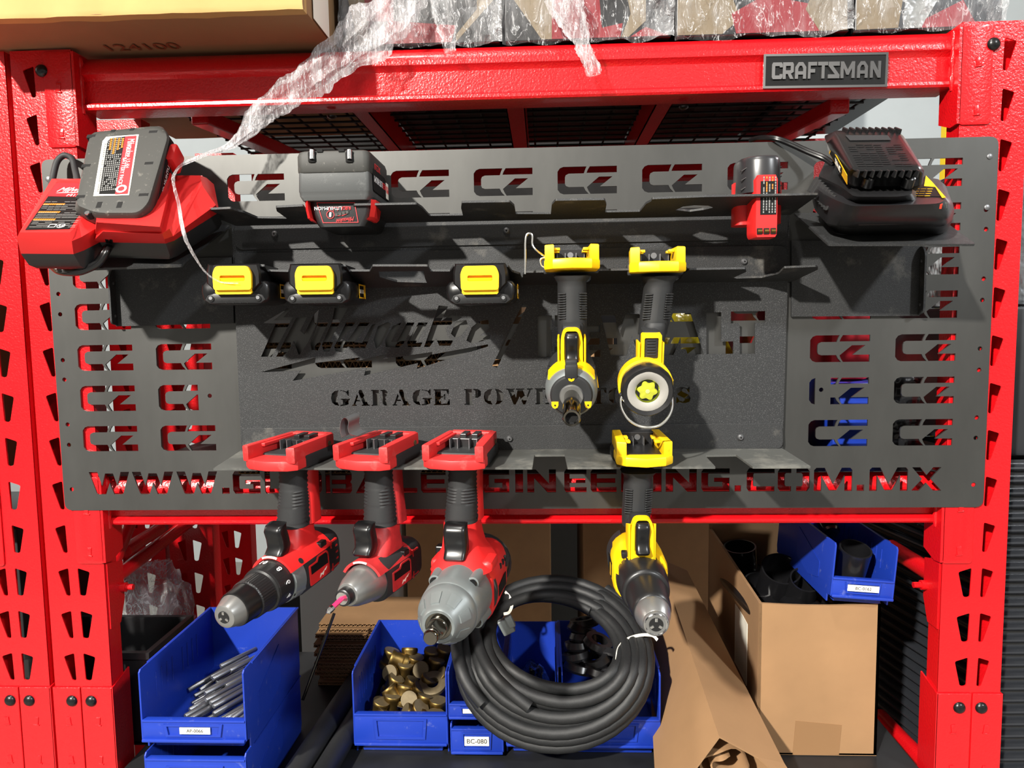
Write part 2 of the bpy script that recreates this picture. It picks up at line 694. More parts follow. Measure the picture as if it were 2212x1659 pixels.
BEAM = [(.040, .0), (.034, -.002), (.024, -.013), (.019, -.026), (.0195, -.033), (.0245, -.037), (.028, -.042), (.0285, -.079), (.024, -.082), (.019, -.085), (.0185, -.090), (.021, -.0935), (.026, -.0945), (.072, -.0945), (.072, .0)]


def beam_mesh(xa, xb, zt, y=0):
    bm = BM()
    k = (ZT - ZB) / .0945
    loft(bm, [[V((x, y + py, zt + pz * k)) for py, pz in BEAM] for x in (xa, xb)])
    return bm


def connector(bm, x0, mirror, zt, y=PY):
    """end plate hooked on the post plus its return wall"""
    t = .0028
    z0, z1 = zt - .148, zt + .0005
    if not mirror:
        u = rounded([(x0 + PW * .55, z0), (x0 + PW + .002, z0), (x0 + PW + .002, z1), (x0 + PW * .55, z1)], .006)
        xi = x0 + PW
    else:
        u = rounded([(x0 - .002, z0), (x0 + PW * .45, z0), (x0 + PW * .45, z1), (x0 - .002, z1)], .006)
        xi = x0
    prism(bm, u, V((0, y - t, 0)), XA, ZA, YA, t - .0002, .0006)
    w = [(y - t, z0 + .002), (y + .016, z0), (y + .050, z0 + .012), (y + .05, z1), (y - t, z1)]
    prism(bm, w, V((xi + (.0005 if not mirror else -.0055), 0, 0)), YA, ZA, XA, .005)
    xc = x0 + PW * (.78 if not mirror else .24)
    tab_marks(bm, xc, y - t, z1 - .055, 1 if mirror else -1)
    tab_marks(bm, xc, y - t, z0 + .022, 1 if mirror else -1)
    # weld seam between plate and beam
    xw = x0 + PW + .004 if not mirror else x0 - .005
    tube(bm, [V((xw + .0012 * math.sin(i * 2.1), y + .016, zt - .004 - i * .0088)) for i in range(11)], [.004 + .001 * math.sin(i * 1.7) for i in range(11)], 8)


rack = empty('storage_rack', (0, .2, -1.3), 'red steel pallet rack carrying the black tool panel', 'rack')
pl = add_post(rack, PX0, False)
pr = add_post(rack, PX1, True)
pl2 = add_post(rack, PX0, False, .41, z1=.45, sleeve=False)
x3 = at(468, 1250, .74).x
add_post(rack, x3, False, .74, sleeve=False)
add_post(rack, PX1 - .03, True, .74, sleeve=False)
ZL = ZT - (at(1250, 211, .022).z - at(1500, 1131, .022).z)     # top of the lower beam
for zt, nm in ((ZT, 'upper'), (ZL, 'lower')):
    bm = beam_mesh(PX0 + PW + .002, PX1 - .002, zt)
    connector(bm, PX0, False, zt)
    connector(bm, PX1, True, zt)
    be = obj('load_beam', bm, 'red', rack, 35)
    bm = beam_mesh(PX0 + PW + .002, PX1 - .002, zt)
    bmesh.ops.scale(bm, vec=(1, -1, 1), verts=bm.verts)
    bmesh.ops.translate(bm, vec=(0, .80, 0), verts=bm.verts)
    obj('load_beam', bm, 'red', rack, 35)
    for x0, mr, fx in ((PX0, False, .66), (PX1, True, .35)):
        if nm == 'upper':
            q = at(88, 152, 0) if not mr else at(2148, 94, 0)
            bm = BM(); dome(bm, V((q.x, PY - .0028, q.z)), (0, -1, 0), .0098, .006)
            obj('bolt', bm, 'blackgloss', be, True, 'shiny black bolt head')
    if nm == 'upper':
        upper_beam = be

# maker's badge on the upper beam
q0, q1 = at(1647, 186, .019), at(1919, 117, .019)
BY = .0165
bm = BM()
u = at(1649, 154, BY); w = at(1918, 150, BY)
bx = (w - u).normalized(); bz = bx.cross(V((0, -1, 0))) * -1
bz = V((0, -1, 0)).cross(bx) * -1
bz = V((-bx.z, 0, bx.x))
hw, hh = (w - u).length / 2, .0258
bc = (u + w) / 2
sheet(bm, [(-hw, -hh), (hw, -hh), (hw, hh), (-hw, hh)], [[(-hw + .0035, -hh + .0035), (hw - .0035, -hh + .0035), (hw - .0035, hh - .0035), (-hw + .0035, hh - .0035)]], bc, bx, bz, YA, .003)
badge = obj('name_badge', bm, 'chrome', upper_beam, label='black and chrome name badge')
bm = BM(); prism(bm, [(-hw + .003, -hh + .003), (hw - .003, -hh + .003), (hw - .003, hh - .003), (-hw + .003, hh - .003)], bc + V((0, .001, 0)), bx, bz, YA, .002)
obj('badge_plate', bm, 'ink', badge)
BL = {
    'C': [[(.1, 0), (.9, 0), (1, .12), (1, .3), (.72, .3), (.72, .22), (.3, .22), (.3, .78), (.72, .78), (.72, .7), (1, .7), (1, .88), (.9, 1), (.1, 1), (0, .88), (0, .12)]],
    'R': [[(0, 0), (.28, 0), (.28, .3), (.45, .3), (.68, 0), (1, 0), (.75, .32), (1, .42), (1, .88), (.9, 1), (0, 1)]],
    'A': [[(0, 0), (.28, 0), (.28, .25), (.72, .25), (.72, 0), (1, 0), (1, .7), (.7, 1), (.3, 1), (0, .7)]],
    'F': [[(0, 0), (.28, 0), (.28, .36), (.8, .36), (.8, .58), (.28, .58), (.28, .78), (1, .78), (1, 1), (0, 1)]],
    'T': [[(.36, 0), (.64, 0), (.64, .78), (1, .78), (1, 1), (0, 1), (0, .78), (.36, .78)]],
    'S': [[(0, 0), (1, 0), (1, .2), (.42, .75), (1, .75), (1, 1), (0, 1), (0, .78), (.6, .24), (0, .24)]],
    'M': [[(0, 0), (.22, 0), (.22, .6), (.42, .2), (.58, .2), (.78, .6), (.78, 0), (1, 0), (1, 1), (.78, 1), (.5, .52), (.22, 1), (0, 1)]],
    'N': [[(0, 0), (.26, 0), (.26, .55), (.72, 0), (1, 0), (1, 1), (.74, 1), (.74, .45), (.28, 1), (0, 1)]],
}
BH = {'R': [[(.28, .52), (.72, .52), (.72, .78), (.28, .78)]], 'A': [[(.28, .45), (.72, .45), (.72, .62), (.6, .78), (.4, .78), (.28, .62)]]}
bm = BM()
lx = [(1667, 1690), (1696, 1714), (1720, 1742), (1746, 1764), (1768, 1788), (1790, 1810), (1816, 1842), (1850, 1875), (1880, 1902)]
x_of = lambda px: (at(px, 152, BY) - bc).dot(bx)
for ch, (a, c) in zip('CRAFTSMAN', [(x_of(1667), x_of(1690)), (x_of(1690.5), x_of(1714)), (x_of(1717), x_of(1741)), (x_of(1745), x_of(1764)), (x_of(1766), x_of(1789)), (x_of(1788), x_of(1813)), (x_of(1815), x_of(1846)), (x_of(1851), x_of(1874)), (x_of(1879), x_of(1902))]):
    f = lambda p: (a + (c - a) * p[0], -.0125 + .025 * p[1])
    for pl_ in BL[ch]:
        sheet(bm, [f(p) for p in pl_], [[f(p) for p in h] for h in BH.get(ch, [])], bc + V((0, -.0015, 0)), bx, bz, YA, .003)
obj('badge_lettering', bm, 'chrome', badge)

# cross bars under the upper deck (channels running front to back)
for xc, wd_, zz in ((at(740, 240, .06).x, .030, ZT - .03), (at(1108, 240, .06).x, .034, ZT - .03), (at(1462, 240, .06).x, .030, ZT - .03)):
    bm = BM()
    z1 = zz + .006
    abox(bm, xc - wd_ / 2, xc + wd_ / 2, .07, .76, z1 - .032, z1 - .030)
    abox(bm, xc - wd_ / 2, xc - wd_ / 2 + .002, .07, .76, z1 - .032, z1 + .022)
    abox(bm, xc + wd_ / 2 - .002, xc + wd_ / 2, .07, .76, z1 - .032, z1 + .022)
    cb = obj('deck_crossbar', bm, 'red', rack)
for px in (720, 1474):
    q = at(px, 241, .07)
    bm = BM(); dome(bm, V((q.x, .06, ZT - .0945)), (0, 0, -1), .008, .005)
    obj('bolt', bm, 'blackgloss', upper_beam, True, 'shiny black bolt head')
for (xa, ya), (xb, yb) in (((430, 252), (600, 325)), ((1815, 228), (1690, 292))):
    p, q = at(xa, ya, .10), at(xb, yb, .40)
    q = p + (q - p) * 2.1
    bm = BM()
    ex, ey, ez = frame(q - p)
    box(bm, (p + q) / 2, ex, ey, ez, .032, .026, (q - p).length, .003)
    obj('deck_crossbar', bm, 'red', rack)

# side braces
XL, XR = PX0 + PW / 2, PX1 + PW / 2
for (x, a, c, r) in ((XL, (226, 1252), (276, 1128), .016), (XL, (243, 1252), (425, 1115), .013), (XL, (270, 1190), (345, 1142), .013),
                     (XR, (2030, 1250), (1925, 1183), .016), (XR, (2010, 1662), (1901, 1548), .016), (XL, (215, 1640), (320, 1535), .014)):
    p, q = at_x(*a, x), at_x(*c, x)
    if q.y > .46: q = p + (q - p) * ((.46 - p.y) / (q.y - p.y))
    bm = BM(); cyl(bm, p, q, r, 18)
    obj('side_brace', bm, 'red', rack, True)
for x0, mr in ((PX0 + PW, 1), (PX1, -1)):
    zc = at(235, 1280, .02).z if mr == 1 else at(2010, 1276, .02).z
    bm = BM()
    prism(bm, [(PY + .004, zc + .055), (PY + .050, zc + .045), (PY + .050, zc - .022), (PY + .034, zc - .06), (PY + .004, zc - .06)], V((x0 - (.0 if mr == 1 else .003), 0, 0)), YA, ZA, XA, .003)
    g = obj('gusset_plate', bm, 'red', rack)
    bm = BM(); cyl(bm, V((x0, PY + .042, zc)), V((x0 + mr * .012, PY + .042, zc)), .008, 14); cyl(bm, V((x0 + mr * .010, PY + .042, zc)), V((x0 + mr * .024, PY + .042, zc)), .005, 12)
    obj('brace_nut', bm, 'red', g)

# second rack standing against it on the left
nx = at(108, 1490, PY).x - PW
rack_left = empty('storage_rack', (nx, .2, -1.3), 'red rack post of the neighbouring rack at the left edge', 'rack')
add_post(rack_left, nx, False)
add_post(rack_left, nx, False, .41, sleeve=False)
bm = BM()
bmesh.ops.create_cube(bm, size=.0001)
bm.free()
bm = beam_mesh(nx - .9, nx, ZL); connector(bm, nx - .0998, False, ZL)
u = rounded([(nx - .002, ZL - .152), (nx + PW * .38, ZL - .152), (nx + PW * .38, ZL), (nx - .002, ZL)], .006)
prism(bm, u, V((0, PY - .0028, 0)), XA, ZA, YA, .0026, .0006)
tab_marks(bm, nx + PW * .2, PY - .0028, ZL - .115, 1)
obj('load_beam', bm, 'red', rack_left, 35)
# wire deck on the upper beams, board deck below
bm = BM()
zz = ZT + .001
xs = [PX0 + PW + .01 + i * .0555 for i in range(26)]
for x in xs: cyl(bm, V((x, .045, zz - .004)), V((x, .74, zz - .004)), .0026, 6)
for j in range(16): cyl(bm, V((xs[0], .075 + j * .044, zz - .009)), V((xs[-1], .075 + j * .044, zz - .009)), .0026, 6)
tag(obj('wire_deck', bm, 'wirecoat'), 'black wire mesh deck lying on the upper beams under the wrapped cartons', 'shelf deck')
ZD = at(865, 1634, .05).z
bm = BM(); abox(bm, PX0 + PW + .01, PX1 - .01, -.13, .46, ZD - .02, ZD, .002)
tag(obj('shelf_board', bm, 'deckblack'), 'black shelf board under the blue bins', 'shelf deck')
for yy in (0, .34):
    obj('load_beam', beam_mesh(PX0 + PW + .002, PX1 - .002, ZD - .0205, yy), 'red', rack, 35)

# ================================================================== tool panel
panel = empty('tool_panel', (0, 0, 0), 'large dark laser cut steel tool panel with rows of cut letters and three shelves', 'tool panel')


def P2(px, py, y=0.0):
    q = at(px, py, y)
    return (q.x, q.z)


def clip(poly, axis_u, lo):
    """keep the part of a polygon with u<=axis_u (lo) or u>=axis_u"""
    out = []
    n = len(poly)
    for i in range(n):
        a, b_ = poly[i], poly[(i + 1) % n]
        ia = (a[0] <= axis_u) if lo else (a[0] >= axis_u)
        ib = (b_[0] <= axis_u) if lo else (b_[0] >= axis_u)
        if ia: out.append(a)
        if ia != ib:
            t = (axis_u - a[0]) / (b_[0] - a[0])
            out.append((axis_u, a[1] + (b_[1] - a[1]) * t))
    return out


def cz():
    c = [(.49, 1), (.10, 1), (.04, .95), (.0, .83), (0, .17), (.04, .05), (.10, 0), (.525, 0), (.47, .13), (.44, .26), (.19, .26), (.14, .30), (.125, .38), (.125, .62), (.14, .70), (.19, .75), (.445, .75), (.462, .86)]
    t = [(.545, 1), (1, 1), (1, .765), (.49, .765), (.51, .88)]
    z = [(.70, .62), (.926, .62), (.714, .265), (1, .265), (1, 0), (.555, 0), (.52, .12), (.495, .245)]
    return [c, t, z]


X0, SX, Z0, SZ, LH, LW = -.4474, .1316, .0997, .0671, .0422, .0924
holes = []
for i in range(-2, 9):
    for k in range(0, 7):
        x, z = X0 + i * SX, Z0 + k * SZ
        for gi, g in enumerate(cz()):
            if i == 0 and k < 6 and gi == 0: continue
            if (i, k) == (-1, 1): g = clip(g, .72, True)
            if (i, k) == (7, 1):
                for h in (clip(g, .10, True), clip(g, .36, False)):
                    if len(h) > 2: holes.append([(x + u * LW, z + v * LH) for u, v in h])
                continue
            if len(g) > 2:
                holes.append([(x + u * LW, z + v * LH) for u, v in g])
T = {
    'W': [[(0, 1), (.17, .05), (.2, 0), (.40, 0), (.5, .5), (.6, 0), (.80, 0), (.83, .05), (1, 1), (.79, 1), (.69, .38), (.6, .93), (.4, .93), (.31, .38), (.21, 1)]],
    '.': [[(0, 0), (1, 0), (1, .27), (0, .27)]],
    'G': [[(.0, .15), (.08, 0), (1, 0), (1, .6), (.45, .6), (.45, .42), (.74, .42), (.74, .22), (.26, .22), (.24, .27), (.24, .73), (.26, .78), (1, .78), (1, 1), (.08, 1), (0, .85)]],
    'L': [[(0, 1), (.24, 1), (.24, .22), (1, .22), (1, 0), (.06, 0), (0, .1)]],
    'O': [[(.42, 0), (.08, 0), (0, .15), (0, .85), (.08, 1), (.42, 1), (.42, .78), (.26, .78), (.22, .72), (.22, .28), (.26, .22), (.42, .22)],
          [(.58, 0), (.92, 0), (1, .15), (1, .85), (.92, 1), (.58, 1), (.58, .78), (.74, .78), (.78, .72), (.78, .28), (.74, .22), (.58, .22)]],
    'B': [[(0, 0), (.17, 0), (.17, 1), (0, 1)], [(.24, 0), (.92, 0), (1, .12), (1, .4), (.94, .5), (1, .6), (1, .88), (.92, 1), (.24, 1), (.24, .79), (.76, .79), (.76, .6), (.24, .6), (.24, .4), (.76, .4), (.76, .21), (.24, .21)]],
    'A': [[(0, 0), (.34, 1), (.66, 1), (1, 0), (.76, 0), (.69, .2), (.48, .2), (.48, .4), (.62, .4), (.5, .76), (.24, 0)]],
    'E': [[(0, .12), (.08, 0), (1, 0), (1, .22), (.24, .22), (.24, .4), (.95, .4), (.95, .6), (.24, .6), (.24, .78), (1, .78), (1, 1), (.08, 1), (0, .88)]],
    'N': [[(0, 0), (0, 1), (.3, 1), (.76, .38), (.76, 1), (1, 1), (1, 0), (.7, 0), (.24, .62), (.24, 0)]],
    'I': [[(0, 0), (1, 0), (1, 1), (0, 1)]],
    'R': [[(0, 0), (0, 1), (.9, 1), (1, .88), (1, .5), (.9, .38), (1, 0), (.75, 0), (.66, .36), (.45, .36), (.45, .56), (.76, .56), (.76, .78), (.24, .78), (.24, 0)]],
    'C': [[(.0, .15), (.08, 0), (1, 0), (1, .22), (.26, .22), (.24, .27), (.24, .73), (.26, .78), (1, .78), (1, 1), (.08, 1), (0, .85)]],
    'M': [[(0, 0), (0, .9), (.06, 1), (.28, 1), (.5, .3), (.72, 1), (.94, 1), (1, .9), (1, 0), (.8, 0), (.8, .66), (.6, .02), (.4, .02), (.2, .66), (.2, 0)]],
    'X': [[(0, 0), (.36, .5), (.02, 1), (.29, 1), (.5, .67), (.71, 1), (.98, 1), (.64, .5), (1, 0), (.73, 0), (.5, .33), (.27, 0)]],
}
WWW = [('W', 193, 280), ('W', 286, 375), ('W', 382, 470), ('.', 479, 495), ('G', 503, 562), ('L', 572, 620), ('O', 628, 695), ('B', 703, 760), ('A', 768, 848), ('L', 856, 901), ('E', 909, 963), ('N', 972, 1033), ('G', 1042, 1100), ('I', 1113, 1130), ('N', 1139, 1201), ('E', 1219, 1267), ('E', 1276, 1332), ('R', 1342, 1402), ('I', 1411, 1429), ('N', 1438, 1505), ('G', 1515, 1576), ('.', 1587, 1601), ('C', 1613, 1673), ('O', 1680, 1749), ('M', 1758, 1841), ('.', 1851, 1867), ('M', 1878, 1961), ('X', 1968, 2034)]
zb = (P2(300, 1068)[1] + P2(1900, 1060)[1]) / 2
zt_ = (P2(300, 1020)[1] + P2(1900, 1009)[1]) / 2
for ch, pa, pb in WWW:
    xa, xb = P2(pa, 1040)[0], P2(pb, 1040)[0]
    for g in T[ch]:
        holes.append([(xa + (xb - xa) * u, zb + (zt_ - zb) * v) for u, v in g])
bolts = [(126, 635), (130, 679), (135.5, 778), (139, 820), (146, 917), (149, 961), (155, 1057), (453, 855), (2130, 453), (2130, 495), (2125, 602), (2122, 648), (2117, 753), (2115, 799), (2110, 902), (2108, 946), (2103, 1047), (1774, 842)]
for px, py in bolts:
    u, v = P2(px, py)
    holes.append(circ(u, v, .0036, 10))
hw_, hh_ = .75, .575
bm = BM()
sheet(bm, rounded([(-hw_, 0), (hw_, 0), (hw_, hh_), (-hw_, hh_)], .013, 4), holes, V((0, 0, 0)), XA, ZA, YA, .003)
cz_sheet = obj('backing_sheet', bm, 'steel', panel, label='dark steel sheet cut through with rows of two letter logos and a web address')
for px, py in ((104, 387), (2138, 338), (2132, 448)):
    u, v = P2(px, py)
    bm = BM(); lathe(bm, V((u, 0, v)), V((u, -.002, v)), [(0, .0042), (.001, .0042), (.0016, .003), (.002, .001)], 14)
    obj('rivet', bm, 'nickel', cz_sheet, True, 'small bright rivet')

# black sheet with the big lettering
LY = -.0100
L2 = lambda px, py: P2(px, py, LY)
zm = lambda ox, oy, s: (lambda pts: [L2(ox + x / s, oy + y / s) for x, y in pts])
mk = zm(540, 640, 4.022)
logo = [
    [(110, 232), (325, 105), (350, 112), (290, 182), (372, 182), (188, 525), (96, 525), (222, 237)],
    [(228, 525), (305, 525), (378, 390), (425, 512), (505, 400), (580, 235), (598, 110), (560, 150), (470, 330), (435, 300), (500, 172), (400, 190)],
    [(590, 228), (680, 228), (600, 398), (618, 410), (590, 472), (535, 465), (525, 405)],
    [(735, 100), (850, 100), (690, 395), (722, 400), (690, 480), (640, 482), (622, 425), (712, 225)],
    [(835, 228), (915, 228), (785, 385), (850, 385), (955, 228), (1040, 228), (905, 400), (975, 405), (1060, 248), (1090, 238), (1000, 455), (880, 455), (855, 435), (800, 486), (745, 480), (730, 440)],
    [(1110, 262), (1200, 222), (1225, 245), (1150, 400), (1128, 430), (1095, 455), (1072, 380)],
    [(1240, 258), (1315, 228), (1225, 395), (1275, 395), (1365, 228), (1430, 228), (1335, 410), (1290, 445), (1180, 440), (1172, 385)],
    [(1465, 228), (1545, 228), (1440, 405), (1500, 400), (1480, 440), (1372, 440), (1365, 400)],
    [(1640, 80), (1720, 88), (1660, 215), (1745, 160), (1845, 182), (1695, 275), (1725, 370), (1765, 388), (1740, 430), (1645, 430), (1615, 365), (1560, 440), (1512, 440)],
    [(1790, 218), (1880, 207), (1895, 260), (1830, 345), (1785, 362), (1745, 325)],
    [(1990, 217), (2070, 205), (2078, 280), (1995, 342), (2085, 340), (2085, 370), (1930, 412), (1880, 385), (1925, 270)],
    [(90, 660), (570, 532), (565, 580), (960, 530), (950, 556), (1165, 507), (1160, 545), (1585, 484), (1580, 506), (2068, 417), (2068, 436), (1450, 630), (1460, 580), (990, 690), (1010, 620), (370, 735), (440, 645)],
]
lh = [mk(g) for g in logo]
lh.append([L2(*p) for p in ((1129.6, 655), (1138.5, 660.5), (1074, 794.5), (1063, 790.7))])
dw = zm(1040, 640, 3.253)
dewalt = [
    [(395, 135), (495, 135), (495, 428), (395, 428)],
    [(515, 134), (610, 134), (685, 200), (685, 360), (610, 427), (515, 427), (515, 355), (560, 355), (598, 320), (598, 245), (560, 210), (515, 210)],
    [(715, 205), (835, 205), (835, 252), (765, 252), (765, 290), (830, 290), (830, 340), (765, 340), (765, 378), (835, 378), (835, 425), (715, 425)],
    [(838, 128), (935, 126), (972, 262), (1012, 126), (1110, 124), (1150, 260), (1190, 122), (1290, 121), (1215, 414), (1105, 416), (1058, 280), (1020, 418), (910, 420)],
    [(1345, 120), (1470, 118), (1562, 408), (1450, 410), (1437, 372), (1400, 372), (1400, 290), (1350, 412), (1250, 413)],
    [(1580, 113), (1685, 112), (1685, 318), (1770, 317), (1770, 404), (1580, 407)],
    [(1753, 107), (1995, 104), (1995, 184), (1922, 186), (1922, 403), (1815, 405), (1815, 189), (1753, 190)],
]
lh += [dw(g) for g in dewalt]
S_ = {
    'G': [[(.42, 0), (.2, .06), (.05, .22), (0, .5), (.05, .78), (.2, .94), (.42, 1), (.36, .82), (.33, .5), (.36, .18)], [(.5, 1), (.7, .96), (.82, .9), (.9, 1), (.95, 1), (.95, .64), (.9, .64), (.8, .85), (.62, .94), (.5, .94)], [(.48, 0), (.48, .06), (.62, .1), (.62, .36), (.52, .4), (.52, .46), (1, .46), (1, .4), (.92, .36), (.92, .1), (.7, .02)]],
    'A': [[(.42, 1), (.58, 1), (.92, .07), (1, .06), (1, 0), (.55, 0), (.55, .06), (.64, .08), (.38, .85)], [(0, 0), (0, .06), (.08, .08), (.3, .75), (.36, .6), (.28, .37), (.46, .37), (.49, .28), (.25, .28), (.18, .08), (.27, .06), (.27, 0)]],
    'R': [[(0, 0), (0, .06), (.08, .08), (.08, .92), (0, .94), (0, 1), (.42, 1), (.42, .08), (.5, .06), (.5, 0)], [(.5, 1), (.75, 1), (.88, .88), (.88, .66), (.75, .55), (.85, .15), (.92, .06), (1, .06), (1, 0), (.72, 0), (.62, .1), (.56, .44), (.5, .46), (.5, .54), (.6, .6), (.6, .9), (.5, .94)]],
    'E': [[(0, 0), (0, .06), (.08, .08), (.08, .92), (0, .94), (0, 1), (.95, 1), (.95, .68), (.88, .68), (.8, .9), (.45, .92), (.45, .56), (.6, .56), (.66, .7), (.72, .7), (.72, .32), (.66, .32), (.6, .47), (.45, .47), (.45, .08), (.82, .1), (.93, .36), (1, .36), (1, 0)]],
    'P': [[(0, 0), (0, .06), (.08, .08), (.08, .92), (0, .94), (0, 1), (.46, 1), (.46, .08), (.54, .06), (.54, 0)], [(.54, 1), (.8, 1), (1, .86), (1, .58), (.8, .44), (.54, .44), (.54, .5), (.67, .56), (.67, .88), (.54, .94)]],
    'O': [[(.44, 0), (.22, .05), (.05, .22), (0, .5), (.05, .78), (.22, .95), (.44, 1), (.36, .82), (.33, .5), (.36, .18)], [(.56, 0), (.78, .05), (.95, .22), (1, .5), (.95, .78), (.78, .95), (.56, 1), (.64, .82), (.67, .5), (.64, .18)]],
    'W': [[(0, 1), (0, .94), (.06, .92), (.27, 0), (.35, 0), (.5, .5), (.63, 0), (.71, 0), (.93, .92), (1, .94), (1, 1), (.78, 1), (.78, .94), (.86, .9), (.74, .38), (.62, .92), (.68, .94), (.68, 1), (.36, 1), (.36, .94), (.42, .9), (.36, .42), (.27, .92), (.32, .94), (.32, 1)]],
    'T': [[(.3, 0), (.3, .06), (.38, .08), (.38, .92), (.2, .9), (.08, .68), (0, .68), (0, 1), (1, 1), (1, .68), (.92, .68), (.8, .9), (.64, .92), (.64, .08), (.72, .06), (.72, 0)]],
    'L': [[(0, 0), (0, .06), (.08, .08), (.08, .92), (0, .94), (0, 1), (.55, 1), (.55, .94), (.45, .92), (.45, .08), (.8, .1), (.93, .4), (1, .4), (1, 0)]],
    'S': [[(.05, 0), (.05, .36), (.12, .36), (.25, .14), (.5, .09), (.62, .2), (.55, .32), (.15, .5), (.02, .72), (.1, .92), (.35, 1), (.6, .96), (.8, .9), (.86, 1), (.92, 1), (.92, .66), (.86, .66), (.7, .88), (.5, .92), (.38, .82), (.45, .7), (.85, .52), (1, .3), (.92, .08), (.65, 0), (.4, .02), (.2, .09), (.12, 0)]],
}
GP = [('G', 715, 756), ('A', 760, 798), ('R', 802, 842), ('A', 847.5, 886), ('G', 891, 932.6), ('E', 937, 971.5), ('P', 1003, 1039), ('O', 1045, 1088), ('W', 1094, 1151), ('E', 1156, 1192), ('R', 1198, 1236), ('T', 1276, 1310), ('O', 1314, 1356), ('O', 1364, 1407), ('L', 1415, 1452), ('S', 1459.6, 1492)]
for ch, pa, pb in GP:
    ym = 860 - (pa - 715) * .0090
    u0 = L2(pa, ym); u1 = L2(pb, ym)
    hgt = .0257
    zc = .1515 * 0 + (L2(pa, ym)[1] + L2(pb, ym)[1]) / 2
    for g in S_[ch]:
        lh.append([(u0[0] + (u1[0] - u0[0]) * u, zc - hgt / 2 + hgt * v) for u, v in g])
bm = BM()
lc = [L2(500, 482), L2(1706, 462), L2(1690, 985), L2(522, 988)]
sheet(bm, rounded(lc, .004), lh, V((0, LY, 0)), XA, ZA, YA, .0022)
obj('lettered_sheet', bm, 'blackcoat', panel, label='black textured sheet with cut out tool maker names')


# three notched shelves: flange on the sheet plus a plate standing out
def shelf(name, pxl, front_px, back_px, hole_px, flange, label, m_='shelfcoat'):
    """plate plane passes through the back line and one front point"""
    bp = at(*back_px, LY - .0015)
    fp = at(*front_px, -.125)
    ey = V((0, fp.y - bp.y, fp.z - bp.z)).normalized()       # outwards
    n = XA.cross(ey)                                           # up
    if n.z < 0: n = -n
    f = lambda p: (lambda q: (q.x, (q - bp).dot(ey)))(at_plane(p[0], p[1], bp, n))
    bm = BM()
    o = V((0, bp.y, bp.z))
    out = [f(p) for p in pxl]
    sheet(bm, rounded(out, .0018, 2), [[f(p) for p in h] for h in hole_px], o, XA, ey, -n, .003)
    s = obj(name, bm, m_, panel, label=label)
    bm = BM()
    fl = [P2(px, py, LY - .002) for px, py in flange]
    prism(bm, rounded(fl, .012, 4), V((0, LY - .003, 0)), XA, ZA, YA, .003, .0006)
    fo = obj('shelf_flange', bm, 'shelfcoat', s)
    return s, fo, bp, ey, n


top_out = [(426, 450), (498, 446.5), (513, 452), (527, 455), (555, 467), (620, 468), (598, 452), (596, 444), (655, 441), (672, 466), (742, 465), (765, 439.5), (900, 437), (912, 445), (927.5, 462), (1000, 461), (996, 445), (998, 433.5), (1101, 432), (1111, 441), (1114, 458), (1190, 458), (1192, 438), (1200, 429), (1306, 427.5), (1310, 438), (1307, 454.5), (1382, 453), (1395.5, 436), (1406, 431), (1409, 425.7), (1526, 421), (1768, 416.5), (1708, 460), (510, 484)]
oval = [(1459, 449.5), (1475, 442), (1500, 439), (1530, 440), (1541, 444), (1520, 449), (1490, 453)]
oval2 = [(1586, 436), (1700, 432), (1690, 455), (1594, 458)]
sh_top, fl_top, bp_t, ey_t, n_t = shelf('top_shelf', top_out, (900, 437), (900, 480.5), [oval], [(505, 482), (1704, 461), (1700, 506), (1690, 517), (520, 540), (507, 530)], 'upper notched black shelf')
mid_out = [(445, 583), (452, 573), (572, 571), (578, 582), (623, 583), (629, 571.5), (748, 571), (754, 582), (799, 582), (805, 571), (924, 571), (930, 582), (972, 582), (980, 571), (1098, 572), (1106, 583), (1124, 589), (1126, 597), (1129, 597), (1130, 589), (1134, 585), (1194, 584), (1199, 596), (1200, 606), (1276, 605), (1277, 588), (1283, 581), (1402, 579), (1410, 584), (1395, 596), (1380, 605), (1468, 601), (1478, 585), (1488, 579), (1610, 577), (1612, 583), (1580, 598), (1645, 596), (1682, 587), (1694, 575), (1764, 572), (1767, 578), (1700, 610), (520, 620)]
hole_mid = [[(818, 582.5), (915, 581.5), (918, 597), (922, 607), (858, 605), (835, 599), (820, 594)],
            [(464, 583), (561, 582.5), (560, 598), (556, 608), (505, 606), (482, 600), (467, 595)], [(641, 583), (739, 582.5), (741, 598), (744, 608), (680, 606), (658, 600), (643, 595)], [(991, 583), (1090, 582.5), (1095, 598), (1100, 607), (1035, 605), (1010, 600), (993, 595)]]
sh_mid, fl_mid, bp_m, ey_m, n_m = shelf('middle_shelf', mid_out, (865, 571), (865, 616), hole_mid, [(505, 546), (1700, 530), (1700, 606), (512, 614)], 'middle notched black shelf')
bot_out = [(460, 1012), (566, 1011), (578, 985), (634, 985), (642, 1011), (763, 1011), (775, 984), (828, 984), (836, 1010.5), (955, 1010), (966, 984), (1022, 984), (1032, 1010), (1150, 1010), (1154, 982.5), (1220, 982), (1226, 1009.5), (1340, 1009), (1352, 982), (1418, 981.5), (1430, 1008.5), (1546, 1008.5), (1522, 983), (1590, 982), (1626, 1008), (1752, 1007.5), (1691, 969), (522, 972)]
sh_bot, fl_bot, bp_b, ey_b, n_b = shelf('bottom_shelf', bot_out, (1100, 1009), (1100, 970.5), [], [(523, 973), (1692, 969), (1690, 914), (525, 925)], 'lower notched dusty black shelf', 'shelfdust')
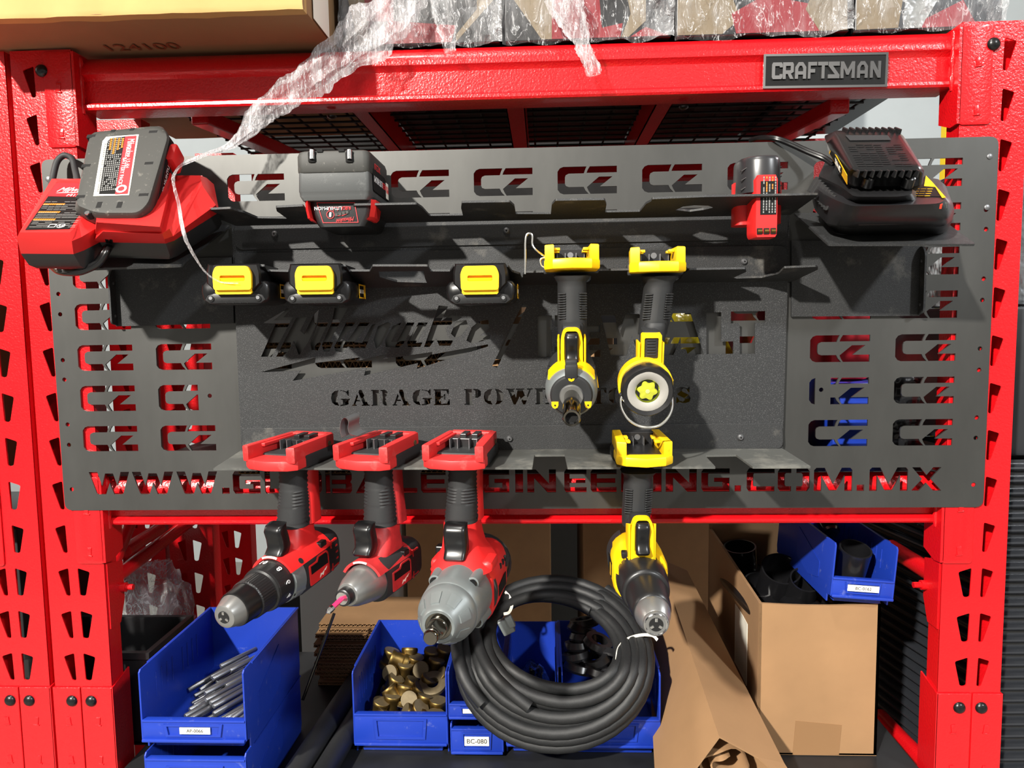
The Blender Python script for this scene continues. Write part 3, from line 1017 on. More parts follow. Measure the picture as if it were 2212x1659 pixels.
for px, py, par in ((593, 505.5, fl_top), (1094, 498.5, fl_top), (1608, 565, fl_mid), (1101, 948, fl_bot), (1600, 945, fl_bot)):
    q = at(px, py, LY - .004)
    bm = BM()
    lathe(bm, q + V((0, .0015, 0)), q - V((0, .004, 0)), [(0, .0052), (.0015, .0052), (.0022, .0048), (.003, .0042), (.0042, .003)], 16)
    sc = obj('screw', bm, 'nickel', par, 30, 'bright socket screw')
    bm = BM(); cyl(bm, q - V((0, .0026, 0)), q - V((0, .0031, 0)), .0016, 6)
    obj('screw_socket', bm, 'hole', sc)


# charger trays on their side brackets
def tray(x_back_in, x_back_out, back_px, fr, label, plate_px, flange_px, side):
    bp = at(*back_px, -.006)
    fp = at(*fr[0], -.15)
    ey = V((0, fp.y - bp.y, fp.z - bp.z)).normalized()
    n = XA.cross(ey)
    if n.z < 0: n = -n
    f = lambda p: (lambda q: (q.x, (q - bp).dot(ey)))(at_plane(p[0], p[1], bp, n))
    bm = BM()
    sheet(bm, rounded([f(p) for p in fr], .004), [], V((0, bp.y, bp.z)), XA, ey, -n, .003)
    tr = obj('charger_tray', bm, 'shelfcoat', panel, label=label)
    bm = BM()
    prism(bm, [P2(*p, -.004) for p in plate_px], V((0, -.006, 0)), XA, ZA, YA, .004)
    obj('tray_bracket', bm, 'shelfcoat', tr)
    bm = BM()
    q = [P2(*p, -.006) for p in flange_px]
    xx = sum(u for u, v in q) / 4
    # thin side wall standing out from the bracket
    zt1, zb1 = q[0][1], q[1][1]
    prism(bm, rounded([(-.002, zb1), (-.022, zb1 + .004), (-.022, zt1 - .012), (-.014, zt1), (-.002, zt1)], .004), V((xx - .0015, 0, 0)), YA, ZA, XA, .003)
    w = obj('bracket_wall', bm, 'shelfcoat', tr)
    for zz_ in (zb1 + .016, zt1 - .022):
        bm = BM(); cyl(bm, V((xx + (-.0015 if side > 0 else .0015), -.012, zz_)), V((xx + (-.0021 if side > 0 else .0021), -.012, zz_)), .0024, 10)
        obj('bracket_hole', bm, 'nickel', w)
    return tr, bp, ey, n


trR, tR0, tRy, tRn = tray(0, 0, (1800, 459), [(1790, 527), (2108, 527), (2060, 492), (2010, 456), (1715, 460)], 'tray carrying the black charger', [(1709, 520), (1992, 520), (1985, 682), (1709, 684)], [(1990, 533), (1984, 680), (0, 0), (0, 0)] and [(1991, 533), (1984, 681), (1990, 533), (1984, 681)], 1)
trL, tL0, tLy, tLn = tray(0, 0, (400, 489), [(120, 583), (392, 573), (402, 562), (497, 486), (215, 492)], 'tray carrying the red charger', [(245, 560), (502, 556), (506, 698), (252, 705)], [(246, 583), (252, 704), (246, 583), (252, 704)], -1)

# ================================================================== cordless tools
def sector(bm, b, a, t0, t1, r0, r1, a0, a1, thick=.0012, n=10, m=4, up=None, mi=0):
    """curved raised patch on a body of revolution; t measured from the nose b towards a; angle 0 = viewer's right, 90 = up"""
    F = (b - a).normalized()
    ex, ey, ez = frame(F, up)
    def pt(t, an, dr):
        k = (t - t0) / (t1 - t0) if t1 != t0 else 0
        r = r0 + (r1 - r0) * k + dr
        return b - F * t + ex * math.cos(an) * r + ey * math.sin(an) * r
    rows = []
    for i in range(m + 1):
        t = t0 + (t1 - t0) * i / m
        o_ = [pt(t, math.radians(a0 + (a1 - a0) * j / n), thick) for j in range(n + 1)]
        q_ = [pt(t, math.radians(a1 + (a0 - a1) * j / n), -.001) for j in range(n + 1)]
        rows.append(o_ + q_)
    loft(bm, rows, True, True, mi)


def limb(bm, secs, R, F, ribs=0, amp=.0006, mi=0):
    """handle through (centre, width, depth, corner radius); optional moulded ribs"""
    L = []
    N = len(secs)
    steps = max(1, ribs * 2 // max(1, N - 1)) if ribs else 4
    for i in range(N - 1):
        (c0, w0, d0, r0), (c1, w1, d1, r1) = secs[i], secs[i + 1]
        for j in range(steps):
            t = j / steps
            L.append((c0.lerp(c1, t), w0 + (w1 - w0) * t, d0 + (d1 - d0) * t, r0 + (r1 - r0) * t))
    L.append(secs[-1])
    out = []
    for i, (c, w, d, r) in enumerate(L):
        g = (amp if i % 2 else -amp) if ribs and 1 < i < len(L) - 2 else 0
        out.append(sect(c, R, F, w + 2 * g, d + 2 * g, r, 5))
    loft(bm, out)


def axis_frame(A, B):
    F = (B - A).normalized()
    R = ZA.cross(F).normalized()
    U = F.cross(R)
    return F, R, U


def m_foot(root, c, yaw, mt, wf, wb, fl, bl, h):
    """red battery foot of the red tools, open towards the nose"""
    F = V((-math.sin(yaw), -math.cos(yaw), -.045)).normalized()
    R = ZA.cross(F).normalized()
    U = F.cross(R)
    P = lambda f, r, u: c + F * f + R * r + U * u
    hw = lambda f: (wb + (wf - wb) * (f + bl) / (fl + bl)) / 2
    bm = BM()
    # floor slab with chamfered nose
    plan = [(-bl, -hw(-bl) + .008), (-bl + .008, -hw(-bl)), (fl - .01, -hw(fl)), (fl, -hw(fl) + .012), (fl + .006, 0), (fl, hw(fl) - .012), (fl - .01, hw(fl)), (-bl + .008, hw(-bl)), (-bl, hw(-bl) - .008)]
    prism(bm, plan, P(0, 0, .001), F, R, U, .015, .0025)
    for s in (-1, 1):
        rail = [(-bl + .006, s * hw(-bl) * .99), (fl - .004, s * hw(fl) * .99), (fl - .001, s * (hw(fl) - .012)), (-bl + .006, s * (hw(-bl) - .011))]
        if s < 0: rail = rail[::-1]
        prism(bm, rail, P(0, 0, .012), F, R, U, h - .012, .002)
        lip = [(-bl + .008, s * (hw(-bl) - .010)), (fl - .03, s * (hw(fl) - .012)), (fl - .032, s * (hw(fl) - .018)), (-bl + .008, s * (hw(-bl) - .016))]
        if s < 0: lip = lip[::-1]
        prism(bm, lip, P(0, 0, h - .007), F, R, U, .005, .0008)
    prism(bm, [(-bl, -hw(-bl) + .006), (-bl, hw(-bl) - .006), (-bl + .016, hw(-bl) - .004), (-bl + .016, -hw(-bl) + .004)], P(0, 0, .012), F, R, U, h - .012, .002)
    foot = obj('battery_foot', bm, 'footred', root, 30)
    # dark skirt on the rear half
    bm = BM()
    prism(bm, [(-bl + .004, -hw(-bl) - .0012), (fl * .45, -hw(fl * .45) - .0012), (fl * .45, hw(fl * .45) + .0012), (-bl + .004, hw(-bl) + .0012)], P(0, 0, -.001), F, R, U, h * .55, .003)
    obj('foot_skirt', bm, 'rubber', root, 30, 'dark rubber skirt round the foot')
    bm = BM()
    box(bm, P(-bl + .032, 0, .023), R, F, U, .046, .034, .018, .001)
    box(bm, P(-bl + .026, -.006, .034), R, F, U, .010, .026, .006, .001)
    box(bm, P(-bl + .026, .012, .034), R, F, U, .010, .026, .006, .001)
    tb = obj('terminal_block', bm, 'black', foot, label='black terminal block')
    bm = BM()
    for r in (-.021, -.009, .009, .021):
        box(bm, P(-bl + .054, r, .024), R, F, U, .0012, .012, .018)
    obj('terminal_blade', bm, 'nickel', tb)
    bm = BM()
    for f_ in (-bl + .02,):
        cyl(bm, P(f_, hw(f_) - .002, h * .62), P(f_, hw(f_) + .0006, h * .62), .004, 14)
    obj('foot_screw', bm, 'brassend', foot)
    return P, F, R, U


def m_handle(root, H0, H1, R, F, w, d, mt, ribs=15):
    bm = BM()
    limb(bm, [(H0 + ZA * .012, w * .92, d * .95, .017), (H0.lerp(H1, .3), w * .94, d, .019), (H0.lerp(H1, .6), w * 1.03, d * 1.06, .02), (H1, w * 1.1, d * 1.15, .02)], R, F, ribs)
    h = obj('handle', bm, 'rubber', root, 60, 'dark ribbed rubber handle')
    bm = BM()
    k = -F * (d * .24) + R * (w * .20)
    limb(bm, [(H0 + ZA * .012 + k, w * .74, d * .62, .012), (H0.lerp(H1, .5) + k, w * .80, d * .68, .014), (H1 + k, w * .9, d * .74, .014)], R, F)
    obj('handle_spine', bm, mt, root, 60)
    bm = BM()
    q = H0.lerp(H1, .9) + R * (w * .535) + F * (d * .12)
    cyl(bm, q - R * .004, q + R * .001, .004, 14)
    obj('handle_screw', bm, 'hole', h)
    return h


def m_trigger(root, c, R, F, U, w, h):
    bm = BM()
    secs = []
    for u, f, d in ((.5, -.004, .012), (.46, .001, .019), (.3, .0035, .023), (0, .0, .022), (-.25, -.001, .024), (-.42, .005, .028), (-.5, .006, .02)):
        secs.append(sect(c + U * (u * h) + F * f, R, F, w * (1 - .1 * abs(u)), d, .006, 4))
    loft(bm, secs)
    return obj('trigger', bm, 'blackgloss', root, 50, 'glossy black trigger')


def m_tool(name, label, cat, A, B, foot_c, yaw, foot_dim, mt, H0, H1, hw_, hd, group=None):
    A, B = at(*A), at(*B)
    root = empty(name, foot_c, label, cat, group)
    m_foot(root, foot_c, yaw, mt, *foot_dim)
    F, R, U = axis_frame(A, B)
    m_handle(root, H0, H1, R, F, hw_, hd, mt)
    return root, A, B, F, R, U


def chuck_hole(root, B, F, r, depth=.016, par=None, jaws=True):
    bm = BM()
    lathe(bm, B + F * .0004, B - F * depth, [(0, r), (depth * .3, r * .9), (depth, r * .55)], 20)
    h = obj('chuck_bore', bm, 'hole', par or root, True)
    if jaws:
        bm = BM()
        ex, ey, ez = frame(F)
        for k in range(3):
            an = PI / 2 + k * 2 * PI / 3
            d = ex * math.cos(an) + ey * math.sin(an)
            box(bm, B - F * .003 + d * r * .68, d, F.cross(d), F, r * .55, r * .42, .008, .0006)
        obj('chuck_jaw', bm, 'chrome', h)


SHB = lambda px, py: at_plane(px, py, bp_b, n_b)      # point on the bottom shelf

# ---- hammer drill -------------------------------------------------------------
fc = at(629, 949, -.092); fc.z = bp_b.z + (fc.y - bp_b.y) * ey_b.z / ey_b.y + .001
root, A, B, F, R, U = m_tool('hammer_drill', 'red and black hammer drill with numbered clutch ring, hanging leftmost on the bottom shelf', 'drill',
                             (697, 1182, -.035), (484, 1333, -.255), fc, math.radians(17), (.090, .078, .058, .062, .036), 'tred',
                             at(640, 1016, -.085), at(641, 1128, -.083), .046, .052)
L = (B - A).length
ux, uy, uz = frame(F)
bm = BM()
lathe(bm, B, A, [(-.0005, .0085), (-.001, .0125), (.0006, .0158), (.002, .0164), (.0035, .0172), (.017, .0222), (.019, .0226), (.021, .0222)], 40)
ck = obj('chuck_nose', bm, 'alubright', root, 35, 'brushed metal chuck nose')
chuck_hole(root, B - F * -.001, F, .0085, .02, ck)
bm = BM()
lathe(bm, B, A, [(.018, .0215), (.019, .0238), (.022, .0246), (.040, .0258), (.043, .0262), (.045, .0262)], 40)
obj('chuck_collar', bm, 'blackgloss', root, 35)
bm = BM()
lathe(bm, B, A, [(.045, .0268), (.047, .0278), (.071, .0285), (.074, .029), (.076, .0276)], 96, rad=lambda an, t: 1 + (.012 if .046 < t < .072 and int(an / (2 * PI) * 96 + .01) % 2 else 0))
obj('chuck_sleeve', bm, 'black', root, None, 'knurled black chuck sleeve')
bm = BM()
lathe(bm, B, A, [(.074, .0292), (.0755, .0318), (.079, .0328), (.106, .0348), (.109, .0338), (.111, .032)], 60, rad=lambda an, t: 1 + (.018 if .080 < t < .105 and (an / (2 * PI) * 20) % 1 < .62 else 0))
cl = obj('clutch_ring', bm, 'black', root, None, 'black clutch ring with white numbers')
bm = BM()
for s, an in (('10', 97), ('8', 52), ('6', 14), ('4', -20)):
    a_ = math.radians(an)
    nrm = ux * math.cos(a_) + uy * math.sin(a_)
    tx = ux * -math.sin(a_) + uy * math.cos(a_)
    text(bm, s, B - F * .0985 + nrm * .0352 - tx * (-.0035 if len(s) == 1 else -.007), -tx, F, .0092, .0006)
obj('clutch_numbers', bm, 'white', cl)
bm = BM()
lathe(bm, B, A, [(.108, .0335), (.110, .0362), (.118, .037), (.131, .0385), (.134, .036)], 44)
for an in (38, -32):
    a_ = math.radians(an); nrm = ux * math.cos(a_) + uy * math.sin(a_)
    cyl(bm, B - F * .110 + nrm * .0335, B - F * .133 + nrm * .0335, .0055, 14)
gb = obj('gear_case', bm, 'alu', root, 35, 'grey metal gear case')
for an in (38, -32):
    bm = BM()
    a_ = math.radians(an); nrm = ux * math.cos(a_) + uy * math.sin(a_)
    cyl(bm, B - F * .1092 + nrm * .0335, B - F * .112 + nrm * .0335, .0034, 12)
    obj('gear_case_screw', bm, 'hole', gb)


def m_motor(root, B, A, t0, t1, r, mt, vent=True, worn=False):
    F, R, U = axis_frame(A, B)
    bm = BM()
    secs = []
    ex, ey, ez = frame(F)
    t1 += .012
    for t, w, h in ((t0, r * 1.95, r * 2.0), (t0 + .006, r * 2.04, r * 2.10), (t1 - .035, r * 2.0, r * 2.14), (t1 - .014, r * 1.86, r * 2.05), (t1 - .004, r * 1.5, r * 1.7), (t1, r * 1.0, r * 1.2)):
        secs.append(sect(B - F * t, ex, ey, w, h, min(w, h) * .36, 6))
    loft(bm, secs)
    mo = obj('motor_housing', bm, 'rubber', root, 45, 'dark rubber motor housing')
    # red side panel with its dark name plate, and the rear vents
    for s in (1, -1):
        bm = BM()
        c0 = B - F * (t0 + .012) + ex * s * (r * 1.0)
        ln = (t1 - t0) * .46
        prism(bm, rounded([(0, -r * .62), (ln, -r * .62), (ln, r * .36), (ln * .9, r * .5), (ln * .45, r * .5), (ln * .38, r * .32), (0, r * .32)], .003), c0, -F, ey, ex * s, .0018, .0006)
        pn = obj('side_panel', bm, mt, root)
        bm = BM()
        prism(bm, [(ln * .08, -r * .12), (ln * .92, -r * .12), (ln * .92, r * .30), (ln * .85, r * .42), (ln * .5, r * .42), (ln * .42, r * .24), (ln * .08, r * .24)], c0 + ex * s * .0016, -F, ey, ex * s, .0006)
        np_ = obj('name_plate', bm, 'ink', pn)
        if s == 1:
            bm = BM()
            prism(bm, [(ln * .45, -r * .52), (ln * .52, -r * .34), (ln * .58, -r * .38), (ln * .85, -r * .22), (ln * .76, -r * .36), (ln * .70, -r * .33), (ln * .62, -r * .5), (ln * .56, -r * .42)], c0 + ex * .0019, -F, ey, ex, .0004)
            obj('maker_mark', bm, 'paper', pn)
        if vent:
            bm = BM()
            v0 = c0 - F * (ln + .012)
            lv = max(.018, t1 - t0 - .012 - ln - .040)
            for k in range(5):
                box(bm, v0 - F * lv * .5 + ey * (r * (.62 - .3 * k)) - ex * s * .0045, F, ex, ey, lv, .007, r * .10, .0008)
            prism(bm, [(-.003, r * .72), (0, r * .72), (0, -r * .7), (-.003, -r * .7)], v0 + ex * s * -.0065, -F, ey, ex * s, .0065)
            obj('vent_grille', bm, mt, mo)
    return mo


m_motor(root, B, A, .130, L, .0345, 'tred')


def m_yoke(root, B, A, H1, t_front, t_back, r, mt, trig, trig_w, trig_h, wtop, dtop):
    """red shell from the handle down over the body, with the LED visor"""
    F, R, U = axis_frame(A, B)
    ex, ey, ez = frame(F)
    tm = (t_front + t_back) / 2
    top = B - F * (t_back * .5 + t_front * .5) + ey * (r * .8)
    bm = BM()
    secs = []
    hF = H1 + F * .004
    base_c = B - F * ((t_front + .012 + t_back) / 2) + ey * (r * .62)
    for k, (w, d) in ((0, (wtop, dtop)), (.3, (wtop * 1.0, dtop * 1.02)), (.6, (wtop * 1.08, dtop * 1.2)), (.85, (r * 1.35, (t_back - t_front) * .78)), (1, (r * 1.5, (t_back - t_front - .008)))):
        secs.append(sect(hF.lerp(base_c, k), ex, F, w, d, min(w, d) * .38, 5))
    loft(bm, secs)
    sector(bm, B, A, t_front, t_back, r * .98, r * 1.04, 28, 152, .003, 14, 5)
    yk = obj('trigger_housing', bm, mt, root, 45)
    m_trigger(root, trig, ex, F, ey, trig_w, trig_h)
    bm = BM()
    q = B - F * (t_back - .018) + ex * (r * .80) + ey * (r * .74)
    box(bm, q, F, ex, ey, .016, .010, .009, .002)
    obj('direction_button', bm, 'blackgloss', yk)
    bm = BM()
    a_ = math.radians(38)
    q = B - F * (t_front + .026) + ex * (r * 1.05 * math.cos(a_)) + ey * (r * 1.05 * math.sin(a_))
    nn = ex * math.cos(a_) + ey * math.sin(a_)
    cyl(bm, q - nn * .002, q + nn * .0012, .0045, 14)
    obj('screw_hole', bm, 'hole', yk)
    return yk


yk = m_yoke(root, B, A, at(641, 1128, -.083), .105, .205, .0372, 'tred', at(600, 1163, -.142), .030, .046, .046, .056)
bm = BM(); sector(bm, B, A, .1035, .1055, .0382, .0382, 74, 112, .0015, 8, 1)
obj('work_light', bm, 'paper', yk, label='pale lens of the work light')

# ---- small impact driver with a pink bit ---------------------------------------
fc = at(818, 949, -.092); fc.z = bp_b.z + (fc.y - bp_b.y) * ey_b.z / ey_b.y + .001
root, A, B, F, R, U = m_tool('impact_driver', 'worn red impact driver with bare metal nose and pink bit on the bottom shelf', 'impact driver',
                             (876, 1199, -.04), (739, 1293, -.215), fc, math.radians(17), (.090, .078, .058, .062, .036), 'tredworn',
                             at(822, 1016, -.085), at(828, 1128, -.083), .046, .052)
L = (B - A).length
bm = BM()
lathe(bm, B, A, [(0, .0065), (0, .0095), (.0015, .0118), (.014, .0126), (.018, .0128)], 30)
co = obj('bit_collar', bm, 'black', root, 35)
bm = BM(); lathe(bm, B, A, [(-.0006, .006), (-.0008, .0088), (.001, .0095)], 26)
obj('collar_ring', bm, 'chrome', co, True)
bm = BM()
lathe(bm, B, A, [(.013, .0122), (.0135, .0158), (.015, .017), (.030, .0228), (.050, .0272), (.066, .0300), (.072, .0305), (.074, .029)], 44)
obj('nose_cone', bm, 'alubright', root, 35, 'bare grey metal nose cone')
tip = at(706, 1324, -.238); q0 = B + F * .001
bm = BM(); lathe(bm, q0 - (tip - q0).normalized() * .008, q0.lerp(tip, .62), [(0, .0034), ((q0.lerp(tip, .62) - q0).length + .008, .0034)], 6)
bt = obj('screwdriver_bit', bm, mat('pink_sleeve', (206, 38, 92), .4), root, label='pink sleeved screwdriver bit')
bm = BM(); lathe(bm, q0.lerp(tip, .6), tip, [(0, .0042), (.004, .0046), (.009, .0042), ((tip - q0.lerp(tip, .6)).length, .0008)], 8)
obj('bit_tip', bm, 'chrome', bt)
m_motor(root, B, A, .070, L, .0315, 'tredworn')
yk = m_yoke(root, B, A, at(828, 1128, -.083), .052, .150, .0325, 'tredworn', at(790, 1162, -.140), .030, .046, .046, .056)
bm = BM(); sector(bm, B, A, .0505, .0525, .0330, .0330, 74, 112, .0015, 8, 1)
obj('work_light', bm, 'paper', yk, label='pale lens of the work light')
# steel belt clip standing up from the foot's left side
bm = BM()
c0 = at(741, 905, -.100)
pts = [at(738, 946, -.105), at(734, 930, -.105), at(735, 913, -.105), at(741, 904.5, -.105), at(748, 904.5, -.105), at(752, 912, -.105), at(751, 926, -.105), at(756, 939, -.104), at(770, 943, -.10)]
ex_, ey_ = V((.80, .6, 0)), ZA
wdt = V((.012, .018, .005))
rows = []
pp = spline(pts, 5)
for i, p in enumerate(pp):
    rows.append([p, p + wdt, p + wdt + V((.0012, -.001, .001)), p + V((.0012, -.001, .001))])
loft(bm, rows)
obj('belt_clip', bm, 'nickel', root, 30, 'bent steel belt clip')

# ---- large impact wrench ----------------------------------------------------------
fc = at(1000, 947, -.092); fc.z = bp_b.z + (fc.y - bp_b.y) * ey_b.z / ey_b.y + .001
root, A, B, F, R, U = m_tool('impact_wrench', 'red impact wrench with large grey metal nose and square drive on the bottom shelf', 'impact wrench',
                             (1046, 1207, -.02), (931, 1377, -.305), fc, math.radians(10), (.092, .078, .058, .062, .036), 'tred',
                             at(1002, 1016, -.085), at(999, 1122, -.083), .045, .052)
L = (B - A).length
ex, ey, ez = frame(F)
bm = BM()
lathe(bm, B, A, [(-.004, .006), (-.004, .0082), (-.0025, .0092), (.001, .0094), (.0016, .0082), (.003, .0082), (.0036, .0094), (.007, .0094)], 30)
secs = []
for t, w in ((.006, .0125), (.008, .0185), (.03, .0188)):
    secs.append(sect(B - F * t, (ex + ey).normalized(), (ey - ex).normalized(), w, w, .002, 2))
loft(bm, secs)
lathe(bm, B, A, [(.024, .0125), (.026, .0135), (.036, .0135)], 30)
obj('square_drive', bm, 'darkchrome', root, 35, 'steel square drive')
bm = BM(); lathe(bm, B, A, [(.0325, .0125), (.0322, .0175), (.04, .0175)], 40)
obj('drive_seal', bm, 'darkchrome', root, 35)
bm = BM()
lathe(bm, B, A, [(.040, .0172), (.0315, .0178), (.0308, .0215), (.033, .0235), (.038, .0248), (.062, .0375), (.068, .0396), (.074, .0402), (.078, .0398), (.080, .0412), (.10, .0425), (.148, .0452)], 56)
for k in range(8):
    a0 = k * 45 + 3
    sector(bm, B, A, .0415, .058, .0266, .0352, a0, a0 + 24, .0016, 6, 3)
for an in (48, 132, -38, 218):
    a_ = math.radians(an); nrm = ex * math.cos(a_) + ey * math.sin(a_)
    lathe(bm, B - F * .106 + nrm * .0405, B - F * .15 + nrm * .043, [(0, .004), (.001, .0085), (.044, .0095)], 18)
ns = obj('gear_case', bm, 'alu', root, 35, 'large grey metal gear case')
for an in (48, 132, -38, 218):
    bm = BM()
    a_ = math.radians(an); nrm = ex * math.cos(a_) + ey * math.sin(a_)
    lathe(bm, B - F * .1025 + nrm * .0405, B - F * .110 + nrm * .0405, [(0, .0024), (0, .0058), (.001, .0062), (.008, .0062)], 16)
    obj('gear_case_screw', bm, 'blackgloss', ns, 35)
bm = BM()
secs = []
for t, w, h in ((.146, .090, .094), (.152, .096, .098), (.20, .094, .098), (.25, .090, .096), (L - .02, .080, .086), (L - .006, .062, .070), (L, .04, .05)):
    secs.append(sect(B - F * t, ex, ey, w, h, min(w, h) * .36, 6))
loft(bm, secs)
mo = obj('motor_housing', bm, 'tred', root, 45)
for q in ((.150, .157, .0475, .0480, -80, 40, .0035, 12, 2), (L - .052, L - .008, .047, .042, 10, 80, .003, 8, 5), (L - .012, L - .005, .0455, .0425, -100, 130, .002, 16, 2)):
    bm = BM(); sector(bm, B, A, *q)
    obj('bumper', bm, 'rubber', mo, 45, 'black rubber bumper')
bm = BM()
prism(bm, [(0, -.012), (.05, -.012), (.05, .008), (.0, .004)], B - F * .178 + ex * .0472 + ey * -.004, -F, ey, ex, .0012, .0004)
obj('name_plate', bm, 'ink', mo)
for k in range(3):
    bm = BM()
    box(bm, B - F * (.20 + .018 * k) + ex * .0455 + ey * .022, F, ey, ex, .007, .008, .004, .001)
    obj('vent_slot', bm, 'hole', mo)
bm = BM()
H1 = at(999, 1122, -.083)
base_c = B - F * .172 + ey * .034
secs = []
for k, (w, d) in ((0, (.050, .058)), (.3, (.052, .062)), (.55, (.056, .072)), (.8, (.076, .094)), (1, (.090, .10))):
    secs.append(sect(H1.lerp(base_c, k), ex, F, w, d, min(w, d) * .3, 5))
loft(bm, secs)
for s in (-1, 1):
    box(bm, B - F * .168 + ex * s * .037 + ey * .038, ex, F, ey, .018, .044, .018, .006)
yk = obj('trigger_housing', bm, 'tred', root, 45)
m_trigger(root, at(986, 1168, -.150), ex, F, ey, .034, .052)
for q in ((1034, 1192, -.115), (953, 1185, -.10)):
    bm = BM(); box(bm, at(*q), F, ex, ey, .016, .014, .012, .002)
    obj('direction_button', bm, 'blackgloss', yk)


# ------------------------------------------------------------------ yellow tools
def d_foot(root, c, F, R, U, w, fl, bl, h, mt, rubber_bottom=True):
    P = lambda f, r, u: c + F * f + R * r + U * u
    hw = w / 2
    bm = BM()
    plan = [(-bl, -hw + .012), (-bl + .012, -hw + .002), (fl - .018, -hw), (fl - .004, -hw + .012), (fl + .004, 0), (fl - .004, hw - .012), (fl - .018, hw), (-bl + .012, hw - .002), (-bl, hw - .012)]
    prism(bm, plan, P(0, 0, 0), F, R, U, h * .42, .003)
    for s in (-1, 1):
        rail = [(-bl + .004, s * (hw - .004)), (fl - .018, s * (hw - .001)), (fl - .012, s * (hw - .014)), (-bl + .004, s * (hw - .017))]
        if s < 0: rail = rail[::-1]
        prism(bm, rail, P(0, 0, h * .35), F, R, U, h * .65, .002)
        for k, f in enumerate((-.012, .016)):
            box(bm, P(f, s * (hw - .019), h * .86), R, F, U, .008, .014, .004, .0008)
    f_ = obj('battery_foot', bm, mt, root, 30)
    bm = BM()
    prism(bm, [(-bl - .001, -hw + .006), (-bl + .02, -hw - .001), (.0, -hw - .001), (.0, hw + .001), (-bl + .02, hw + .001), (-bl - .001, hw - .006)], P(0, 0, -.003), F, R, U, h * .5, .003)
    obj('foot_skirt', bm, 'rubber', root, 30, 'dark rubber skirt round the foot')
    bm = BM()
    prism(bm, [(-bl + .006, -hw + .016), (fl - .02, -hw + .016), (fl - .02, hw - .016), (-bl + .006, hw - .016)], P(0, 0, h * .42), F, R, U, .0012)
    obj('foot_floor', bm, 'black', f_)
    bm = BM()
    box(bm, P(-bl + .012, 0, h * .68), R, F, U, (hw - .016) * 2, .018, h * .58, .001)
    tb = obj('terminal_block', bm, 'black', f_, label='black terminal block')
    bm = BM()
    for r in (-.020, -.008, .008, .020):
        box(bm, P(-bl + .028, r, h * .62), R, F, U, .0011, .014, h * .36)
    cyl(bm, P(-bl + .0205, 0, h * .75), P(-bl + .022, 0, h * .75), .0045, 14)
    obj('terminal_blade', bm, 'nickel', tb)
    return P


def d_handle(root, H0, H1, R, F, w, d):
    bm = BM()
    limb(bm, [(H0, w * 1.25, d * 1.1, .016), (H0.lerp(H1, .10), w * .98, d, .018), (H0.lerp(H1, .5), w, d * 1.02, .02), (H0.lerp(H1, .8), w * 1.02, d * 1.05, .02), (H1, w * .98, d, .018)], R, F)
    h = obj('handle', bm, 'rubber', root, 60, 'dark rubber handle')
    bm = BM()
    for s in (-1, 1):
        for k in range(11):
            q = H0.lerp(H1, .30 + .042 * k) + R * (s * w * .36) + F * (d * .43)
            box(bm, q, (R * 1 - F * s * .55).normalized(), (F + R * s * .55).normalized(), (H0 - H1).normalized(), w * .30, .003, .0022, .0008, 0, 1)
    obj('grip_rib', bm, 'rubber', h)
    bm = BM(); q = H0.lerp(H1, .55) + R * (w * .36) + F * (d * .43); n_ = (F + R * .55).normalized()
    cyl(bm, q, q + n_ * .0016, .0036, 12); obj('handle_screw', bm, 'hole', h)
    bm = BM()
    limb(bm, [(H0.lerp(H1, .80) + F * d * .18, w * .72, d * .8, .012), (H0.lerp(H1, .86) + F * d * .22, w * .80, d * .8, .014), (H1 + F * d * .22 - ZA * .01, w * .78, d * .78, .014)], R, F)
    obj('finger_rest', bm, 'rubber', h, 60)
    return h


SM = lambda y: bp_m.z + (y - bp_m.y) * ey_m.z / ey_m.y      # height of the middle shelf at depth y
# ---- impact driver with socket ---------------------------------------------------------
Q1, Q2 = at(1234.5, 856, -.172), at(1235, 903.5, -.252)
A = Q1 + (Q1 - Q2) * (.142 / .080)
B = Q2
F, R, U = axis_frame(A, B)
root = empty('impact_driver', at(1236, 588, -.10), 'yellow and black impact driver with long steel socket, hanging from the middle shelf', 'impact driver')
yw = V((0, -1, .03)).normalized(); Rr = XA; Uu = Rr.cross(yw) * -1
Uu = V((0, .03, 1)).normalized()
fz = at(1236, 586, -.125)
d_foot(root, V((fz.x, -.085, fz.z + .0015)), yw, XA, Uu, .079, .052, .045, .036, 'tyel')
H0, H1 = at(1235, 598, -.095), at(1236, 722, -.088)
d_handle(root, H0, H1, XA, V((0, -1, 0)), .042, .052)
# wire belt hook on the foot's left
bm = BM()
tube(bm, spline([at(1134, 592, -.105), at(1134.5, 560, -.105), at(1135, 520, -.105), at(1139, 506, -.105), at(1147, 505, -.105), at(1150, 512, -.105), at(1150, 528, -.105), at(1156, 538, -.105), at(1168, 548, -.10), at(1178, 556, -.095)], 6), .0016, 8)
tube(bm, spline([at(1178, 556, -.1), at(1168, 560, -.1), at(1168, 572, -.1), at(1175, 578, -.1)], 5), .0014, 8)
obj('wire_hook', bm, 'wire', root, True, 'bright wire belt hook')
ex, ey, ez = frame(F)
C = Q1 - F * .004                      # centre of the front plate
bm = BM()
lathe(bm, C, A, [(.001, .010), (.0, .0285), (.002, .0305), (.006, .0335), (.016, .0362), (.034, .0372), (.060, .0362)], 52)
obj('gear_case', bm, 'alu', root, 35, 'silver metal gear case')
bm = BM()
lathe(bm, C, A, [(-.0035, .0165), (-.004, .018), (-.0035, .0270), (-.001, .0292), (.003, .0298)], 48)
box(bm, C + ey * .034 + F * -.001, ex, F, ey, .0175, .011, .022, .003)
box(bm, C + ey * .043 + F * -.007, ex, F, ey, .0165, .012, .014, .003)
nb = obj('nose_bumper', bm, 'rubber', root, 35, 'dark rubber nose bumper')
